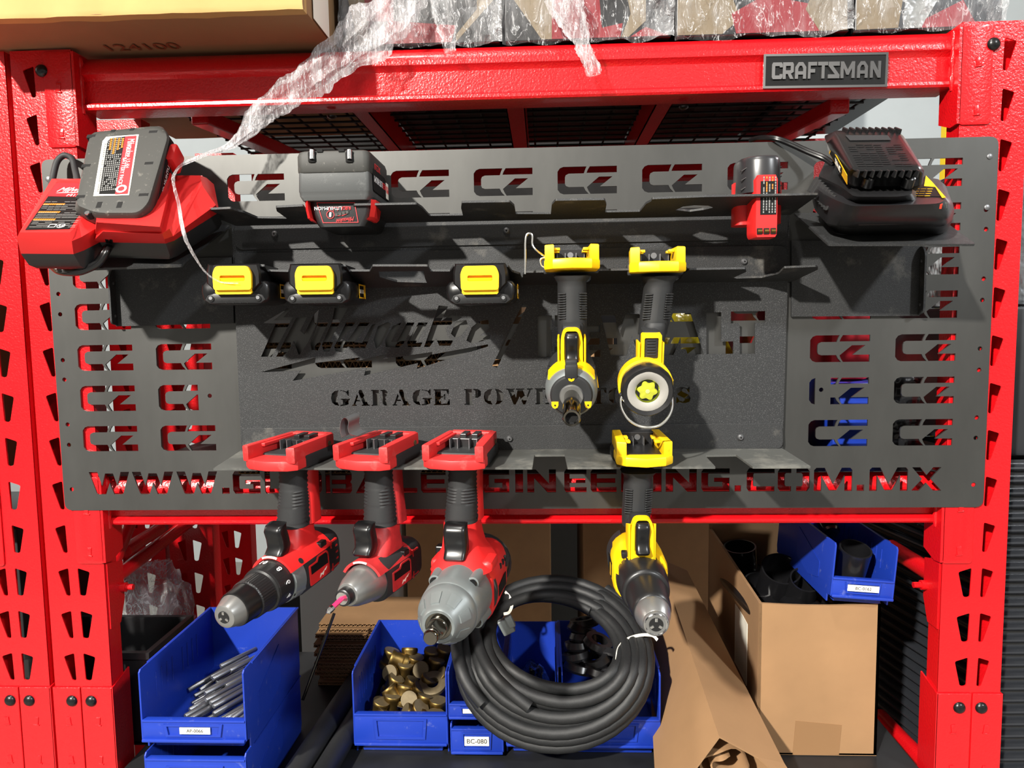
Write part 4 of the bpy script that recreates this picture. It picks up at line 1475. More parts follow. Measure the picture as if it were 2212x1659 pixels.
for an in (90, 210, 330):
    bm = BM()
    a_ = math.radians(an); q = C + (ex * math.cos(a_) + ey * math.sin(a_)) * .0262 + F * .0034
    prism(bm, [(x * .0048, y * .0052) for x, y in ((-1, 1), (1, 1), (1, 0), (.7, -.7), (0, -1), (-.7, -.7), (-1, 0))], q, ex, ey, F, .001, .0003)
    cyl(bm, q + F * .0008, q + F * .0014, .0013, 10, mi=1)
    obj('bumper_mark', bm, ['tyel', 'hole'], nb, label='small yellow mark')
bm = BM(); lathe(bm, C, A, [(-.006, .0095), (-.0065, .0155), (-.004, .0168), (.001, .0168)], 40)
obj('collar_ring', bm, 'alubright', root, 35, 'pale metal collar')
Ls = (B - C).length
bm = BM()
lathe(bm, B, C, [(.004, .0079), (-.0002, .0083), (-.0006, .0108), (.0012, .0118), (.048, .0115), (.055, .0104), (Ls, .0100)], 40, cap=False)
so = obj('socket', bm, 'darkchrome', root, 35, 'long steel socket')
bm = BM(); lathe(bm, B, C, [(-.0003, .0089), (.006, .0086)], 6, cap=False); lathe(bm, B, C, [(.006, .0084), (.006, .0001)], 6, cap=False)
obj('socket_bore', bm, 'hole', so)
bm = BM()
secs = []
for t, w, h in ((.058, .070, .074), (.066, .074, .076), (.11, .070, .074), (.138, .056, .06), (.146, .03, .03)):
    secs.append(sect(C - F * t + F * .006, ex, ey, w, h, min(w, h) * .42, 6))
loft(bm, secs)
obj('motor_housing', bm, 'rubber', root, 45)
# yellow shell: trigger loop, shoulders
bm = BM()
tc = at(1235, 752, -.135)
loop = rounded([(-.0265, -.034), (-.0265, .016), (-.018, .030), (.018, .030), (.0265, .016), (.0265, -.034)], .010, 4)
inn = rounded([(-.0105, -.019), (-.0105, .018), (-.008, .0255), (.008, .0255), (.0105, .018), (.0105, -.019)], .004, 4)
outer = rounded([(-.016, -.034), (-.0155, .014), (-.011, .0285), (.011, .0285), (.0155, .014), (.016, -.034)], .007, 4)
sheet(bm, outer, [inn], tc + F * .004, ex, ey, -F, .012)
for s in (-1, 1):
    prism(bm, [(.000, -.034), (.030, -.034), (.034, .012), (.0, .014)], tc + ex * s * .0172 + F * .002, -F, ey, ex * s, .003, .0008)
    prism(bm, [(.0, -.002), (.004, .0), (.022, -.026), (.024, -.033), (.018, -.032)], tc + ex * s * .0145 - ey * .028 - F * .003, ex * s, ey, -F, .05, .001)
secs = []
for k, (w, d, off) in ((0, (.032, .022, .0)), (.4, (.036, .03, -.004)), (.8, (.05, .045, -.01)), (1, (.060, .06, -.014))):
    secs.append(sect(tc - ey * (.024 + .02 * k) + F * (-.014 + off), ex, F, w, d, .008, 4))
loft(bm, secs)
sector(bm, C, A, .014, .06, .0362, .0368, 30, 150, .0016, 14, 3)
ys = obj('yellow_shell', bm, 'tyel', root, 40, 'yellow shell round the trigger')
bm = BM(); box(bm, tc - F * .022, ex, F, ey, .028, .03, .062, .006)
obj('trigger_housing', bm, 'rubber', root, 40)
m_trigger(root, tc + F * -.002 + ey * .002, ex, F, ey, .0205, .044)
for s in (-1, 1):
    bm = BM(); box(bm, tc - ey * .034 + ex * s * .028 - F * .012, ex, F, ey, .012, .012, .009, .002)
    obj('direction_button', bm, 'black', root, 40)

# ---- flashlight --------------------------------------------------------------------------
Cf = at(1399, 845.5, -.165)
F = (V((0, -1, -.22))).normalized(); F = (F + XA * -.02).normalized()
R = ZA.cross(F).normalized(); U = F.cross(R)
ex, ey, ez = frame(F)
root = empty('flashlight', at(1425, 590, -.10), 'yellow and black work flashlight with round lens, hanging from the middle shelf', 'flashlight')
fz = at(1425, 589, -.125)
d_foot(root, V((fz.x, -.085, fz.z + .0015)), V((-.05, -1, -.02)).normalized(), V((1, -.05, 0)).normalized(), Uu, .079, .052, .045, .036, 'tyelworn')
H0, H1 = at(1424, 600, -.095), at(1409, 722, -.088)
d_handle(root, H0, H1, XA, V((0, -1, 0)), .041, .05)
Ab = Cf - F * .09
bm = BM()
lathe(bm, Cf, Ab, [(.004, .0275), (-.002, .0285), (-.004, .0335), (-.001, .0352), (.012, .0362), (.026, .0348), (.03, .032)], 48, rad=lambda an, t: 1 + (.02 if abs(((an / (2 * PI) * 6) % 1) - .5) < .2 else 0))
hd_ = obj('lamp_bezel', bm, 'black', root, 35, 'black lamp bezel')
bm = BM(); lathe(bm, Cf, Ab, [(-.0012, .0285), (-.0016, .0275), (.0005, .0172), (.001, .0168)], 48, cap=False)
obj('lamp_ring', bm, mat('pale_ring', (150, 147, 140), .6, 0, (1500, .4, .0006)), hd_, True, 'pale grey ring')
bm = BM(); lathe(bm, Cf, Ab, [(.0008, .0172), (.004, .0150), (.010, .009), (.012, .004), (.012, .0001)], 36, cap=False)
rf = obj('reflector', bm, mat('mirror_reflector', (214, 222, 190), .12, 1), hd_, True, 'mirror reflector')
bm = BM()
lathe(bm, Cf + F * .0002, Cf - F * .01, [(0, .0001), (.0002, .006), (.0012, .0118), (.004, .0128)], 56, rad=lambda an, t: 1 + .14 * math.sin(an * 6 + .6))
obj('lens', bm, mat('yellow_green_lens', (176, 178, 52), .15), hd_, True, 'yellow green lens')
bm = BM(); lathe(bm, Cf + F * .0012, Cf - F * .010, [(0, .0005), (.0005, .0030), (.0085, .0032)], 16)
obj('led_chip', bm, mat('led_yellow', (226, 222, 120), .3), hd_, True, 'yellow led chip')
bm = BM()
lathe(bm, Cf, Ab, [(.024, .033), (.026, .0385), (.05, .0375), (.062, .03), (.064, .02)], 44)
cl_ = obj('lamp_housing', bm, 'tyelworn', root, 35, 'yellow lamp housing')
tc = at(1406.5, 754, -.135)
bm = BM()
outer = rounded([(-.0145, -.024), (-.0140, .0225), (.0140, .0225), (.0145, -.024)], .0035, 4)
inn = rounded([(-.0098, -.0135), (-.0098, .0168), (.0098, .0168), (.0098, -.0135)], .002, 3)
sheet(bm, outer, [inn], tc + F * .004, ex, ey, -F, .012)
for s in (-1, 1):
    prism(bm, [(.0, -.034), (.030, -.034), (.034, .006), (.0, .010)], tc + ex * s * .0152 + F * .002, -F, ey, ex * s, .003, .0008)
secs = []
for k, (w, d) in ((0, (.030, .026)), (.4, (.034, .034)), (.75, (.052, .044)), (1, (.066, .055))):
    secs.append(sect(tc - ey * (.020 + .026 * k) + F * -.018, ex, F, w, d, .009, 4))
loft(bm, secs)
ys = obj('yellow_shell', bm, 'tyelworn', root, 40, 'yellow frame round the switch')
bm = BM(); box(bm, tc - F * .022, ex, F, ey, .026, .036, .05, .006)
obj('switch_housing', bm, 'rubber', root, 40)
bm = BM()
prism(bm, rounded([(-.0096, -.013), (.0096, -.013), (.0096, .0164), (-.0096, .0164)], .002), tc - F * .003, ex, ey, F, .005, .001)
for k in range(6):
    box(bm, tc + F * .0022 + ey * (-.008 + .0042 * k), ex, F, ey, .0125, .002, .0022, .0006)
obj('switch', bm, 'rubber', root, 35, 'dark ribbed slide switch')
bm = BM()
pts = [at(1344, 853, -.150), at(1341, 866, -.155), at(1344, 884, -.16), at(1357, 905, -.165), at(1378, 919, -.168), at(1400, 923, -.17), at(1424, 919, -.168), at(1441, 905, -.165), at(1451, 884, -.16), at(1452, 862, -.155), at(1450, 853, -.15)]
tube(bm, spline(pts, 6), .0019, 8)
obj('hanging_hook', bm, 'wire', root, True, 'bright wire hook')
for p in (at(1346, 853, -.150), at(1448, 853, -.15)):
    bm = BM(); cyl(bm, p - ex * .005, p + ex * .005, .0035, 12)
    obj('hook_pivot', bm, 'black', root, True)

# ---- yellow drill ------------------------------------------------------------------------
A, B = at(1366, 1190, -.03), at(1417.5, 1349, -.275)
F, R, U = axis_frame(A, B)
ex, ey, ez = frame(F)
L = (B - A).length
root = empty('drill_driver', at(1385, 1008, -.09), 'yellow and black drill with bare steel chuck on the bottom shelf', 'drill')
fz = at(1383, 974, -.092); zf = bp_b.z + (-.092 - bp_b.y) * ey_b.z / ey_b.y + .004
d_foot(root, V((fz.x, -.092, zf)), V((.02, -1, -.045)).normalized(), V((1, .02, 0)).normalized(), V((0, -.045, 1)).normalized(), .081, .058, .052, .034, 'tyelworn')
H0, H1 = at(1378, 1016, -.085), at(1373, 1132, -.080)
d_handle(root, H0, H1, XA, V((0, -1, 0)), .041, .05)
bm = BM()
lathe(bm, B, A, [(.0, .0085), (-.001, .0120), (.0, .0158), (.002, .0166), (.004, .0166), (.005, .0174), (.026, .0232), (.031, .0236), (.034, .022)], 44)
ck = obj('chuck_nose', bm, 'alubright', root, 35, 'brushed metal chuck nose')
bm = BM(); lathe(bm, B, A, [(-.0008, .0125), (-.0016, .0138), (-.0006, .0150)], 40, cap=False)
obj('chuck_ring', bm, 'chrome', ck, True)
chuck_hole(root, B + F * .0005, F, .0090, .02, ck)
bm = BM()
lathe(bm, B, A, [(.032, .0225), (.034, .0245), (.040, .0262), (.086, .0290), (.092, .0285)], 60, rad=lambda an, t: 1 + (.035 if .044 < t < .084 and (an / (2 * PI) * 9) % 1 < .5 else 0))
obj('chuck_sleeve', bm, 'black', root, 50, 'black grooved chuck sleeve')
bm = BM()
lathe(bm, B, A, [(.090, .0290), (.092, .0325), (.096, .0338), (.128, .0362), (.140, .0368), (.149, .0362)], 60, rad=lambda an, t: 1 + (.012 if .098 < t < .135 and (an / (2 * PI) * 16) % 1 < .5 else 0))
cl_ = obj('clutch_ring', bm, 'black', root, 50, 'black clutch ring')
bm = BM()
for k in range(9):
    a_ = math.radians(38 + 13 * k); nrm = ex * math.cos(a_) + ey * math.sin(a_); tx = ex * -math.sin(a_) + ey * math.cos(a_)
    box(bm, B - F * .142 + nrm * .0369, tx, F, nrm, .0022 if k % 2 else .0012, .004, .0008)
obj('clutch_marks', bm, 'tyel', cl_)
bm = BM()
secs = []
for t, w, h in ((.146, .076, .078), (.152, .080, .082), (.19, .080, .082), (.22, .076, .080), (L - .008, .066, .07), (L, .04, .045)):
    secs.append(sect(B - F * t, ex, ey, w, h, min(w, h) * .40, 6))
loft(bm, secs)
mo = obj('motor_housing', bm, 'tyel', root, 45, 'yellow motor housing')
for q in ((.205, .245, .0405, .0390, 120, 200, .002, 10, 4), (.16, .23, .0405, .0395, -20, 45, .0014, 8, 4)):
    bm = BM(); sector(bm, B, A, *q)
    obj('side_grip', bm, 'rubber', mo, 45)
bm = BM(); prism(bm, [(0, -.010), (.045, -.010), (.045, .012), (0, .012)], B - F * .166 - ex * .0395, -F, ey, -ex, .0018, .0005)
pl_ = obj('name_plate', bm, 'ink', mo)
bm = BM(); prism(bm, [(.004, -.008), (.012, -.008), (.012, .010), (.004, .010)], B - F * .166 - ex * .0413, -F, ey, -ex, .0004)
obj('plate_stripe', bm, 'yelprint', pl_)
tc = at(1387, 1162, -.145)
bm = BM()
outer = rounded([(-.0165, -.036), (-.0160, .016), (-.011, .0305), (.011, .0305), (.0160, .016), (.0165, -.036)], .007, 4)
inn = rounded([(-.0108, -.020), (-.0108, .019), (-.008, .0272), (.008, .0272), (.0108, .019), (.0108, -.020)], .004, 4)
sheet(bm, outer, [inn], tc + F * .004, ex, ey, -F, .014)
for s in (-1, 1):
    prism(bm, [(.000, -.04), (.034, -.04), (.036, .010), (.0, .022)], tc + ex * s * .0165 + F * .002, -F, ey, ex * s, .003, .0008)
secs = []
for k, (w, d) in ((0, (.033, .024)), (.4, (.042, .04)), (.75, (.060, .055)), (1, (.074, .07))):
    secs.append(sect(tc - ey * (.022 + .03 * k) + F * (-.016 - .008 * k), ex, F, w, d, .010, 4))
loft(bm, secs)
ys = obj('yellow_shell', bm, 'tyel', root, 40, 'yellow shell round the trigger')
bm = BM(); q = tc - ey * .034 + F * .003; cyl(bm, q, q + F * .0012, .0028, 12)
obj('work_light', bm, 'paper', ys, label='tiny white work light')
bm = BM(); box(bm, tc - F * .024 - ey * .004, ex, F, ey, .029, .036, .062, .006)
obj('trigger_housing', bm, 'rubber', root, 40)
m_trigger(root, tc + F * -.002 + ey * .002, ex, F, ey, .021, .046)
bm = BM(); box(bm, tc - ey * .030 - ex * .022 - F * .014, ex, F, ey, .012, .012, .010, .002)
obj('direction_button', bm, 'black', root, 40)

# ================================================================== batteries and chargers
def pxpoly(pts, p0, n, h):
    """pixel outline lifted onto the plane at height h above p0"""
    q = p0 + n * h
    out = [at_plane(a, b_, q, n) for a, b_ in pts]
    return [p if p.y < -.004 else at(a, b_, -.004) for p, (a, b_) in zip(out, pts)]


def hull_loft(bm, rings):
    loft(bm, rings)


def smooth_ring(pts, r, k=3):
    out = []
    m = len(pts)
    for i in range(m):
        p, a, b_ = pts[i], pts[i - 1], pts[(i + 1) % m]
        da, db = a - p, b_ - p
        rr = min(r, da.length * .45, db.length * .45)
        p0, p1 = p + da.normalized() * rr, p + db.normalized() * rr
        for j in range(k + 1):
            t = j / k
            out.append(p0 * (1 - t) ** 2 + p * (2 * t * (1 - t)) + p1 * t * t)
    return out


# ---- large battery hanging in the upper shelf, latch end towards the viewer ----------------
yf, yb = -.136, -.012
c = at(720, 480, yf)
root = empty('battery_pack', at(722, 425, -.075), 'dusty thick black battery with upside down red label hanging in the top shelf', 'battery')
q = lambda px, py: at(px, py, yf)
x0, x1 = q(641, 400).x, q(800, 400).x
zt, zs, zm_, zb_ = q(720, 323).z, q(720, 372).z, q(720, 412).z, q(720, 428).z
xc, w = (x0 + x1) / 2, x1 - x0
bm = BM()
yc, dl = (yf + yb) / 2, yb - yf
secs = [sect(V((xc, yc, z)), XA, YA, w * k, dl * k2, .010, 4) for z, k, k2 in ((zt, .90, .90), (zt - .002, .965, .965), (zt - .008, 1, 1), (zs + .002, 1.0, 1.0), (zs, .985, .985))]
loft(bm, secs)
cap_ = obj('top_shell', bm, 'dusty', root, 40, 'dusty grey top shell')
for px in (674, 755):
    bm = BM(); p = q(px, 339); box(bm, p + V((0, .001, 0)), XA, YA, ZA, .0115, .008, .017, .003)
    hs_ = obj('screw_recess', bm, 'hole', cap_)
    bm = BM(); cyl(bm, p + V((.001, -.0034, -.004)), p + V((.001, -.002, .009)), .0034, 12); obj('screw', bm, 'chrome', hs_, True)
bm = BM()
for px in (690, 737):
    p = q(px, 325); box(bm, V((p.x, yf + .006, zt - .001)), XA, YA, ZA, .008, .012, .004)
obj('shell_notch', bm, 'hole', cap_)
bm = BM()
secs = [sect(V((xc, yc, z)), XA, YA, w * k, dl * k2, .006, 3) for z, k, k2 in ((zs + .001, .97, .97), (zm_, .985, .985), (zm_ - .001, .975, .975), (zb_ + .004, .965, .965), (zb_ - .002, .90, .93))]
loft(bm, secs)
bd_ = obj('body', bm, mat('dusty_dark_plastic', (74, 76, 76), .55, 0, (900, .2, .0005), None, dust=((130, 132, 130), .12, 40)), root, 40)
for s in (1, -1):
    bm = BM(); xs_ = xc + s * w * .494
    prism(bm, rounded([(yf + .018, zb_ + .012), (yb - .004, zb_ + .012), (yb - .004, zs - .004), (yb - .03, zs + .008), (yf + .018, zs + .008)], .003), V((xs_, 0, 0)), YA, ZA, XA * s, .0016, .0005)
    sl = obj('side_label', bm, 'ink', bd_)
    if s == 1:
        bm = BM()
        text(bm, 'LITHIUM', V((xs_ + .0018, yf + .075, zb_ + .034)), -YA, -ZA, .009, .0003, stretch=1.1)
        obj('label_text', bm, 'white', sl)
        bm = BM()
        text(bm, 'RED', V((xs_ + .0018, yf + .098, zb_ + .034)), -YA, -ZA, .009, .0003, stretch=1.0)
        text(bm, 'XC5.0', V((xs_ + .0018, yf + .062, zb_ + .052)), -YA, -ZA, .009, .0003, stretch=1.1)
        obj('label_red_text', bm, 'redprint', sl)
        bm = BM(); prism(bm, [(yf + .100, zb_ + .014), (yf + .117, zb_ + .014), (yf + .117, zb_ + .038), (yf + .100, zb_ + .038)], V((xs_ + .0016, 0, 0)), YA, ZA, XA, .0003)
        text(bm, 'M18', V((xs_ + .0019, yf + .116, zb_ + .033)), -YA, -ZA, .011, .0003, 1, stretch=.55)
        obj('label_badge', bm, ['paper', 'redprint'], sl)
# latch end below
bm = BM()
zl0, zl1 = zb_, q(720, 487).z
secs = [sect(V((xc + .006, yc + .006, z)), XA, YA, w * k, dl * .86, .010, 4) for z, k in ((zl0 + .003, .90), (zl0 - .004, .90), (zl0 - .02, .84), (zl1 + .006, .74), (zl1, .66))]
loft(bm, secs)
le = obj('latch_end', bm, 'black', root, 40)
for s in (-1, 1):
    bm = BM()
    rows = []
    for z, k in ((zl0 - .002, .455), (zl0 - .014, .448), (zl0 - .026, .425), (zl1 + .008, .385)):
        xx = xc + .006 + s * w * k
        rows.append([V((xx - s * .002, yf + .004, z)), V((xx + s * .0035, yf + .012, z)), V((xx + s * .0035, yf + .045, z)), V((xx - s * .002, yf + .045, z))])
    loft(bm, rows)
    obj('release_latch', bm, 'tred', root, 30, 'red release latch')
yl = yf + .006 + .0 + dl * .07 + .0005
yl = yc + .006 - dl * .43 - .0006
bm = BM()
lab = [q(683, 434), q(766, 434), q(774, 478), q(697, 479)]
lab = [V((p.x + (p.x - CAM.x) * .012, yl, p.z)) for p in lab]
pl2_ = [(p.x, p.z) for p in lab]
sheet(bm, pl2_, [[(x * .965 + sum(a for a, _ in pl2_) / 4 * .035, z * .94 + sum(b_ for _, b_ in pl2_) / 4 * .06) for x, z in pl2_]], V((0, yl, 0)), XA, ZA, -YA, .0006)
gl = obj('gauge_label', bm, 'redprint', le, label='red outlined charge gauge label, upside down')
bm = BM(); tx = q(764, 439); text(bm, 'RED', V((lab[1].x - .006, yl - .0004, lab[1].z - .0052)), -XA, -ZA, .0046, .0003, stretch=1.0); obj('gauge_word', bm, 'redprint', gl)
bm = BM(); text(bm, 'LITHIUM-ION', V((lab[1].x - .019, yl - .0004, lab[1].z - .0052)), -XA, -ZA, .0046, .0003, stretch=1.0); obj('gauge_word', bm, 'white', gl)
bm = BM()
p = V((lab[0].x + .0195, yl, lab[0].z - .0175))
sheet(bm, circ(0, 0, .0058, 20), [circ(0, 0, .005, 20)], p, XA, ZA, -YA, .0006)
for k in range(6): abox(bm, p.x - .002 + k * .0062, p.x - .0015 + k * .0062, yl - .0006, yl, p.z + .0055 if k == 0 else p.z + .004 + .0005 * k, p.z + .0105)
abox(bm, p.x - .002, p.x + .0290, yl - .0006, yl, p.z + .0100, p.z + .0106)
text(bm, 'Milwaukee', V((lab[2].x - .006, yl - .0004, lab[2].z + .0085)), (-XA + ZA * -.12).normalized(), -ZA, .0058, .0003, stretch=.72, shear=.35)
prism(bm, [(0, 0), (.008, .0022), (.0075, .0012), (.018, .0035), (.010, .0005), (.0105, .0015)], V((lab[3].x + .018, yl, lab[3].z + .0088)), XA, ZA, -YA, .0006)
obj('gauge_marks', bm, 'redprint', gl)
bm = BM(); box(bm, p + V((0, -.0005, 0)), (XA + ZA * -.15).normalized(), YA, (ZA + XA * .15).normalized(), .0028, .0012, .0065)
obj('gauge_button', bm, 'white', gl)
bm = BM()
for k in range(4): box(bm, p + V((.0085 + .0052 * k, -.0004, -.0005 + .0012 * k)), XA, YA, ZA, .0042, .0008, .0042)
obj('gauge_lights', bm, 'dusty', gl)

# ---- slim battery standing through the upper shelf -----------------------------------------
yc = -.085
q = lambda px, py: at(px, py, -.098)
root = empty('battery_pack', at(1645, 430, -.085), 'slim black and red battery standing through the top shelf', 'battery')
p0, p1 = q(1640, 342), q(1640, 419)
xm = (q(1596, 400).x + q(1688, 400).x) / 2
wc = q(1688, 400).x - q(1596, 400).x
bm = BM()
xs0, xs1 = q(1618, 470).x, q(1671, 470).x
xs = (xs0 + xs1) / 2; ws = xs1 - xs0
zt, zc, zb_ = p0.z, p1.z, q(1645, 516).z
prof = lambda k, dx=0: [V((xm + dx + u * wc * k, yc + v * k, 0)) for u, v in [(-.5, .02), (-.48, -.012), (-.36, -.026), (-.2, -.033), (0, -.036), (.2, -.036), (.36, -.030), (.47, -.014), (.5, .014), (.44, .034), (.2, .042), (-.2, .042), (-.42, .036)]]
secs = []
for z, k in ((zt, .90), (zt - .002, .95), (zt - .006, .98), (zt - .030, 1.0), (zc, 1.02)):
    secs.append([p + ZA * z for p in prof(k)])
loft(bm, secs)
cp = obj('battery_cap', bm, mat('satin_black_plastic', (40, 40, 42), .3), root, 50, 'black ribbed cap')
bm = BM()
for s, xx in ((-1, xm - wc * .40), (1, xm + wc * .41)):
    for k in range(3):
        box(bm, V((xx, yc - .016 - (.006 if s < 0 else 0), zc + .008 + .013 * k)), (XA * .8 + ZA * .5 - YA * .4 * -s).normalized(), (YA + XA * .35 * s).normalized(), ZA, .014, .003, .0016, .0006)
obj('cap_rib', bm, 'black', cp)
bm = BM()
secs = []
for z, k in ((zc + .022, .8), (zc + .016, 1), (zb_ + .008, 1), (zb_ + .003, .96), (zb_, .84)):
    pts = [(-.5, -.002), (-.5, -.030), (-.42, -.038), (.42, -.038), (.5, -.030), (.5, -.002)]
    secs.append([V((xs + u * ws * k, yc + v, z)) for u, v in pts])
loft(bm, secs)
stem = obj('battery_stem', bm, 'tred', root, 30, 'red contact stem')
bm = BM()
xr = (q(1596, 470).x + q(1622, 470).x) / 2
secs = [sect(V((xr + .012, yc + .018, z)), XA, YA, .044, .036, .012, 4) for z in (zc + .02, zb_ + .022)]
loft(bm, secs)
obj('battery_cell', bm, 'tred', root, 45, 'rear red cell barrel')
bm = BM()
secs = [sect(V((xs + .020, yc + .018, z)), XA, YA, .030, .036, .012, 4) for z in (zc + .02, zb_ + .024)]
loft(bm, secs)
obj('battery_cell', bm, 'tred', root, 45, 'rear red cell barrel')
yl = yc - .0385
bm = BM(); abox(bm, q(1631, 470).x, q(1665, 470).x, yl, yl + .002, q(1645, 469).z, q(1645, 398).z)
lb = obj('battery_label', bm, 'ink', stem, label='black printed label')
bm = BM()
for k, (xx, m_, n_) in enumerate(((.0035, 0, .5), (.0075, .0, .9), (.0115, .1, .8), (.0155, .05, .9), (.0195, .1, .75))):
    x_ = q(1631, 470).x + xx
    for j in range(14):
        z0_ = q(1645, 467).z + .0042 * j * .86 + .001
        if random.random() < .8: abox(bm, x_, x_ + .0016, yl - .0003, yl + .0005, z0_, z0_ + .0024 + random.random() * .001, mi=1 if k in (1, 3) and j > 7 else 0)
obj('label_print', bm, ['greyprint', 'orangeprint'], lb)
for k in (-1, 0, 1):
    bm = BM(); box(bm, V((xs + k * ws * .27, yl + .0005, zb_ + .008)), XA, YA, ZA, .0075, .003, .0085, .0006)
    hs_ = obj('contact_slot', bm, 'hole', stem)
    bm = BM(); cyl(bm, V((xs + k * ws * .27 - .003, yl - .0005, zb_ + .008)), V((xs + k * ws * .27 + .003, yl - .0005, zb_ + .008)), .0028, 10)
    obj('contact', bm, 'brass', hs_, True)


# ---- three yellow latched batteries under the middle shelf ------------------------------------
def d_battery(px_c, label, yaw=0, tilt=0, side_label=True):
    yf = -.142
    c = at(px_c, 618, yf)
    Fd = V((-math.sin(yaw), -math.cos(yaw), 0)); Rd = V((math.cos(yaw), -math.sin(yaw), 0)); Ud = ZA
    s_ = 1600 / (yf - CAM.y)                     # pixels per metre at the front face
    k = 1 / s_
    root = empty('battery_pack', c - Fd * .05 + ZA * .03, label, 'battery', 'black and yellow batteries under the middle shelf')
    P = lambda r, u, f=0: c + Rd * (r * k) + Ud * (-u * k) + Fd * f       # r, u in pixels from the centre
    bm = BM()
    secs = []
    for f, g in ((.0, .90), (-.003, .97), (-.010, 1), (-.105, 1), (-.112, .96)):
        pl = [(-75, -2), (-68, -10), (-60, -12), (60, -12), (68, -10), (75, -2), (76, 12), (73, 28), (64, 36), (40, 40), (-40, 40), (-64, 36), (-73, 28), (-76, 12)]
        secs.append([P(r * g, u * g + 6 * (1 - g), f) for r, u in pl])
    loft(bm, secs)
    lower = obj('cell_case', bm, 'blackgloss', root, 50)
    bm = BM()
    secs = []
    for f, g in ((.006, .93), (.003, 1), (-.10, 1)):
        pl = [(-54, -48), (54, -48), (58, -30), (58, -6), (48, 4), (42, 12), (-42, 12), (-48, 4), (-58, -6), (-58, -30)]
        secs.append([P(r * g, u * g - 2 * (1 - g), f) for r, u in pl])
    loft(bm, secs)
    up = obj('slide_case', bm, 'blackgloss', root, 40)
    bm = BM()
    secs = []
    for f, g in ((-.0015, 1.03), (.002, .97), (.0022, .9)):
        pl = [(-60, 20), (-46, 16), (46, 16), (60, 20), (66, 30), (56, 37), (-56, 37), (-66, 30)]
        secs.append([P(r * g, 27 + (u - 27) * g, f) for r, u in pl])
    loft(bm, secs)
    bt = obj('front_band', bm, 'black', lower, 30)
    for r in (-52, 49):
        bm = BM(); p = P(r, 27, .002); cyl(bm, p - Fd * .004, p + Fd * .0018, .0044, 14)
        sc = obj('case_screw', bm, 'hole', bt)
        bm = BM(); cyl(bm, p + Fd * .0016 + ZA * .001, p + Fd * .0024 + ZA * .001, .0026, 10); obj('screw_head', bm, 'nickel', sc)
    bm = BM()
    for r in (-24, -9, 6, 21): box(bm, P(r, 34, .001), (Rd + ZA * -.3).normalized(), Fd, ZA, .008, .003, .0026)
    obj('drain_slot', bm, 'hole', bt)
    # yellow latch with finger scoop
    bm = BM()
    for pts_, ff in (([(-39, 5), (39, 5), (39, 14), (36, 18), (-36, 18), (-39, 14)], .0085),):
        secs = [[P(r, u, .003) for r, u in pts_], [P(r, u, ff) for r, u in pts_]]
        loft(bm, secs)
    o_ = P(0, -16, .0)
    sheet(bm, rounded([(x * k, y * k) for x, y in ((-40, -25), (40, -25), (41, 10), (34, 26), (-34, 26), (-41, 10))], .004, 3), [rounded([(x * k, y * k) for x, y in ((-26, -6), (27, -6), (27, 6), (-26, 6))], .002, 2)], P(0, -16, .013), Rd, Ud, -Fd, .010)
    prism(bm, [(x * k, y * k) for x, y in ((-27, -8), (28, -8), (28, 8), (-27, 8))], P(0, -16, .0075), Rd, Ud, -Fd, .004)
    box(bm, P(0, -12, .010), Rd, Fd, (Ud + Fd * .6).normalized(), .034, .003, .007, .0006)
    obj('release_latch', bm, 'tyel', root, 40, 'yellow release latch')
    if side_label:
        bm = BM()
        nr = Rd
        o2 = c + Rd * (76.5 * k) + Ud * (-.006)
        sheet(bm, [(-.058, -.0105), (-.016, -.0105), (-.016, .0105), (-.058, .0105)], [[(-.056, -.0085), (-.028, -.0085), (-.028, .0085), (-.056, .0085)]], o2, -Fd * -1, Ud, nr, .0006)
        bm.free(); bm = BM()
        Bk = -Fd
        sheet(bm, [(.050, -.0105), (.098, -.0105), (.098, .0105), (.050, .0105)], [[(.052, -.0085), (.084, -.0085), (.084, .0085), (.052, .0085)]], o2, Bk, Ud, nr, .0006)
        sl = obj('side_label', bm, 'yelprint', lower, label='yellow framed side label')
        bm = BM(); prism(bm, [(.051, -.0092), (.0845, -.0092), (.0845, .0092), (.051, .0092)], o2, Bk, Ud, nr, .0003); obj('label_ground', bm, 'ink', sl)
        bm = BM(); text(bm, '20V MAX', o2 + Bk * .083 + nr * .0005 + Ud * .003, -Bk, -Ud, .006, .0003, stretch=.9); obj('label_text', bm, 'paper', sl)
    return root


d_battery(508, 'leftmost of the three batteries with yellow latches, plastic thread caught on its latch', -.09)
d_battery(684, 'battery with yellow latch, second from left under the middle shelf', -.05)
d_battery(1038, 'battery with yellow latch nearest the yellow impact driver', 0)

# ---- left charger -------------------------------------------------------------------------
def tilted(px, py, y, dy, dz, h):
    """plane facing the viewer, rising dz over dy, that passes h below the given point"""
    n_ = V((0, -dz, dy)).normalized()
    return at(px, py, y) - n_ * h, n_


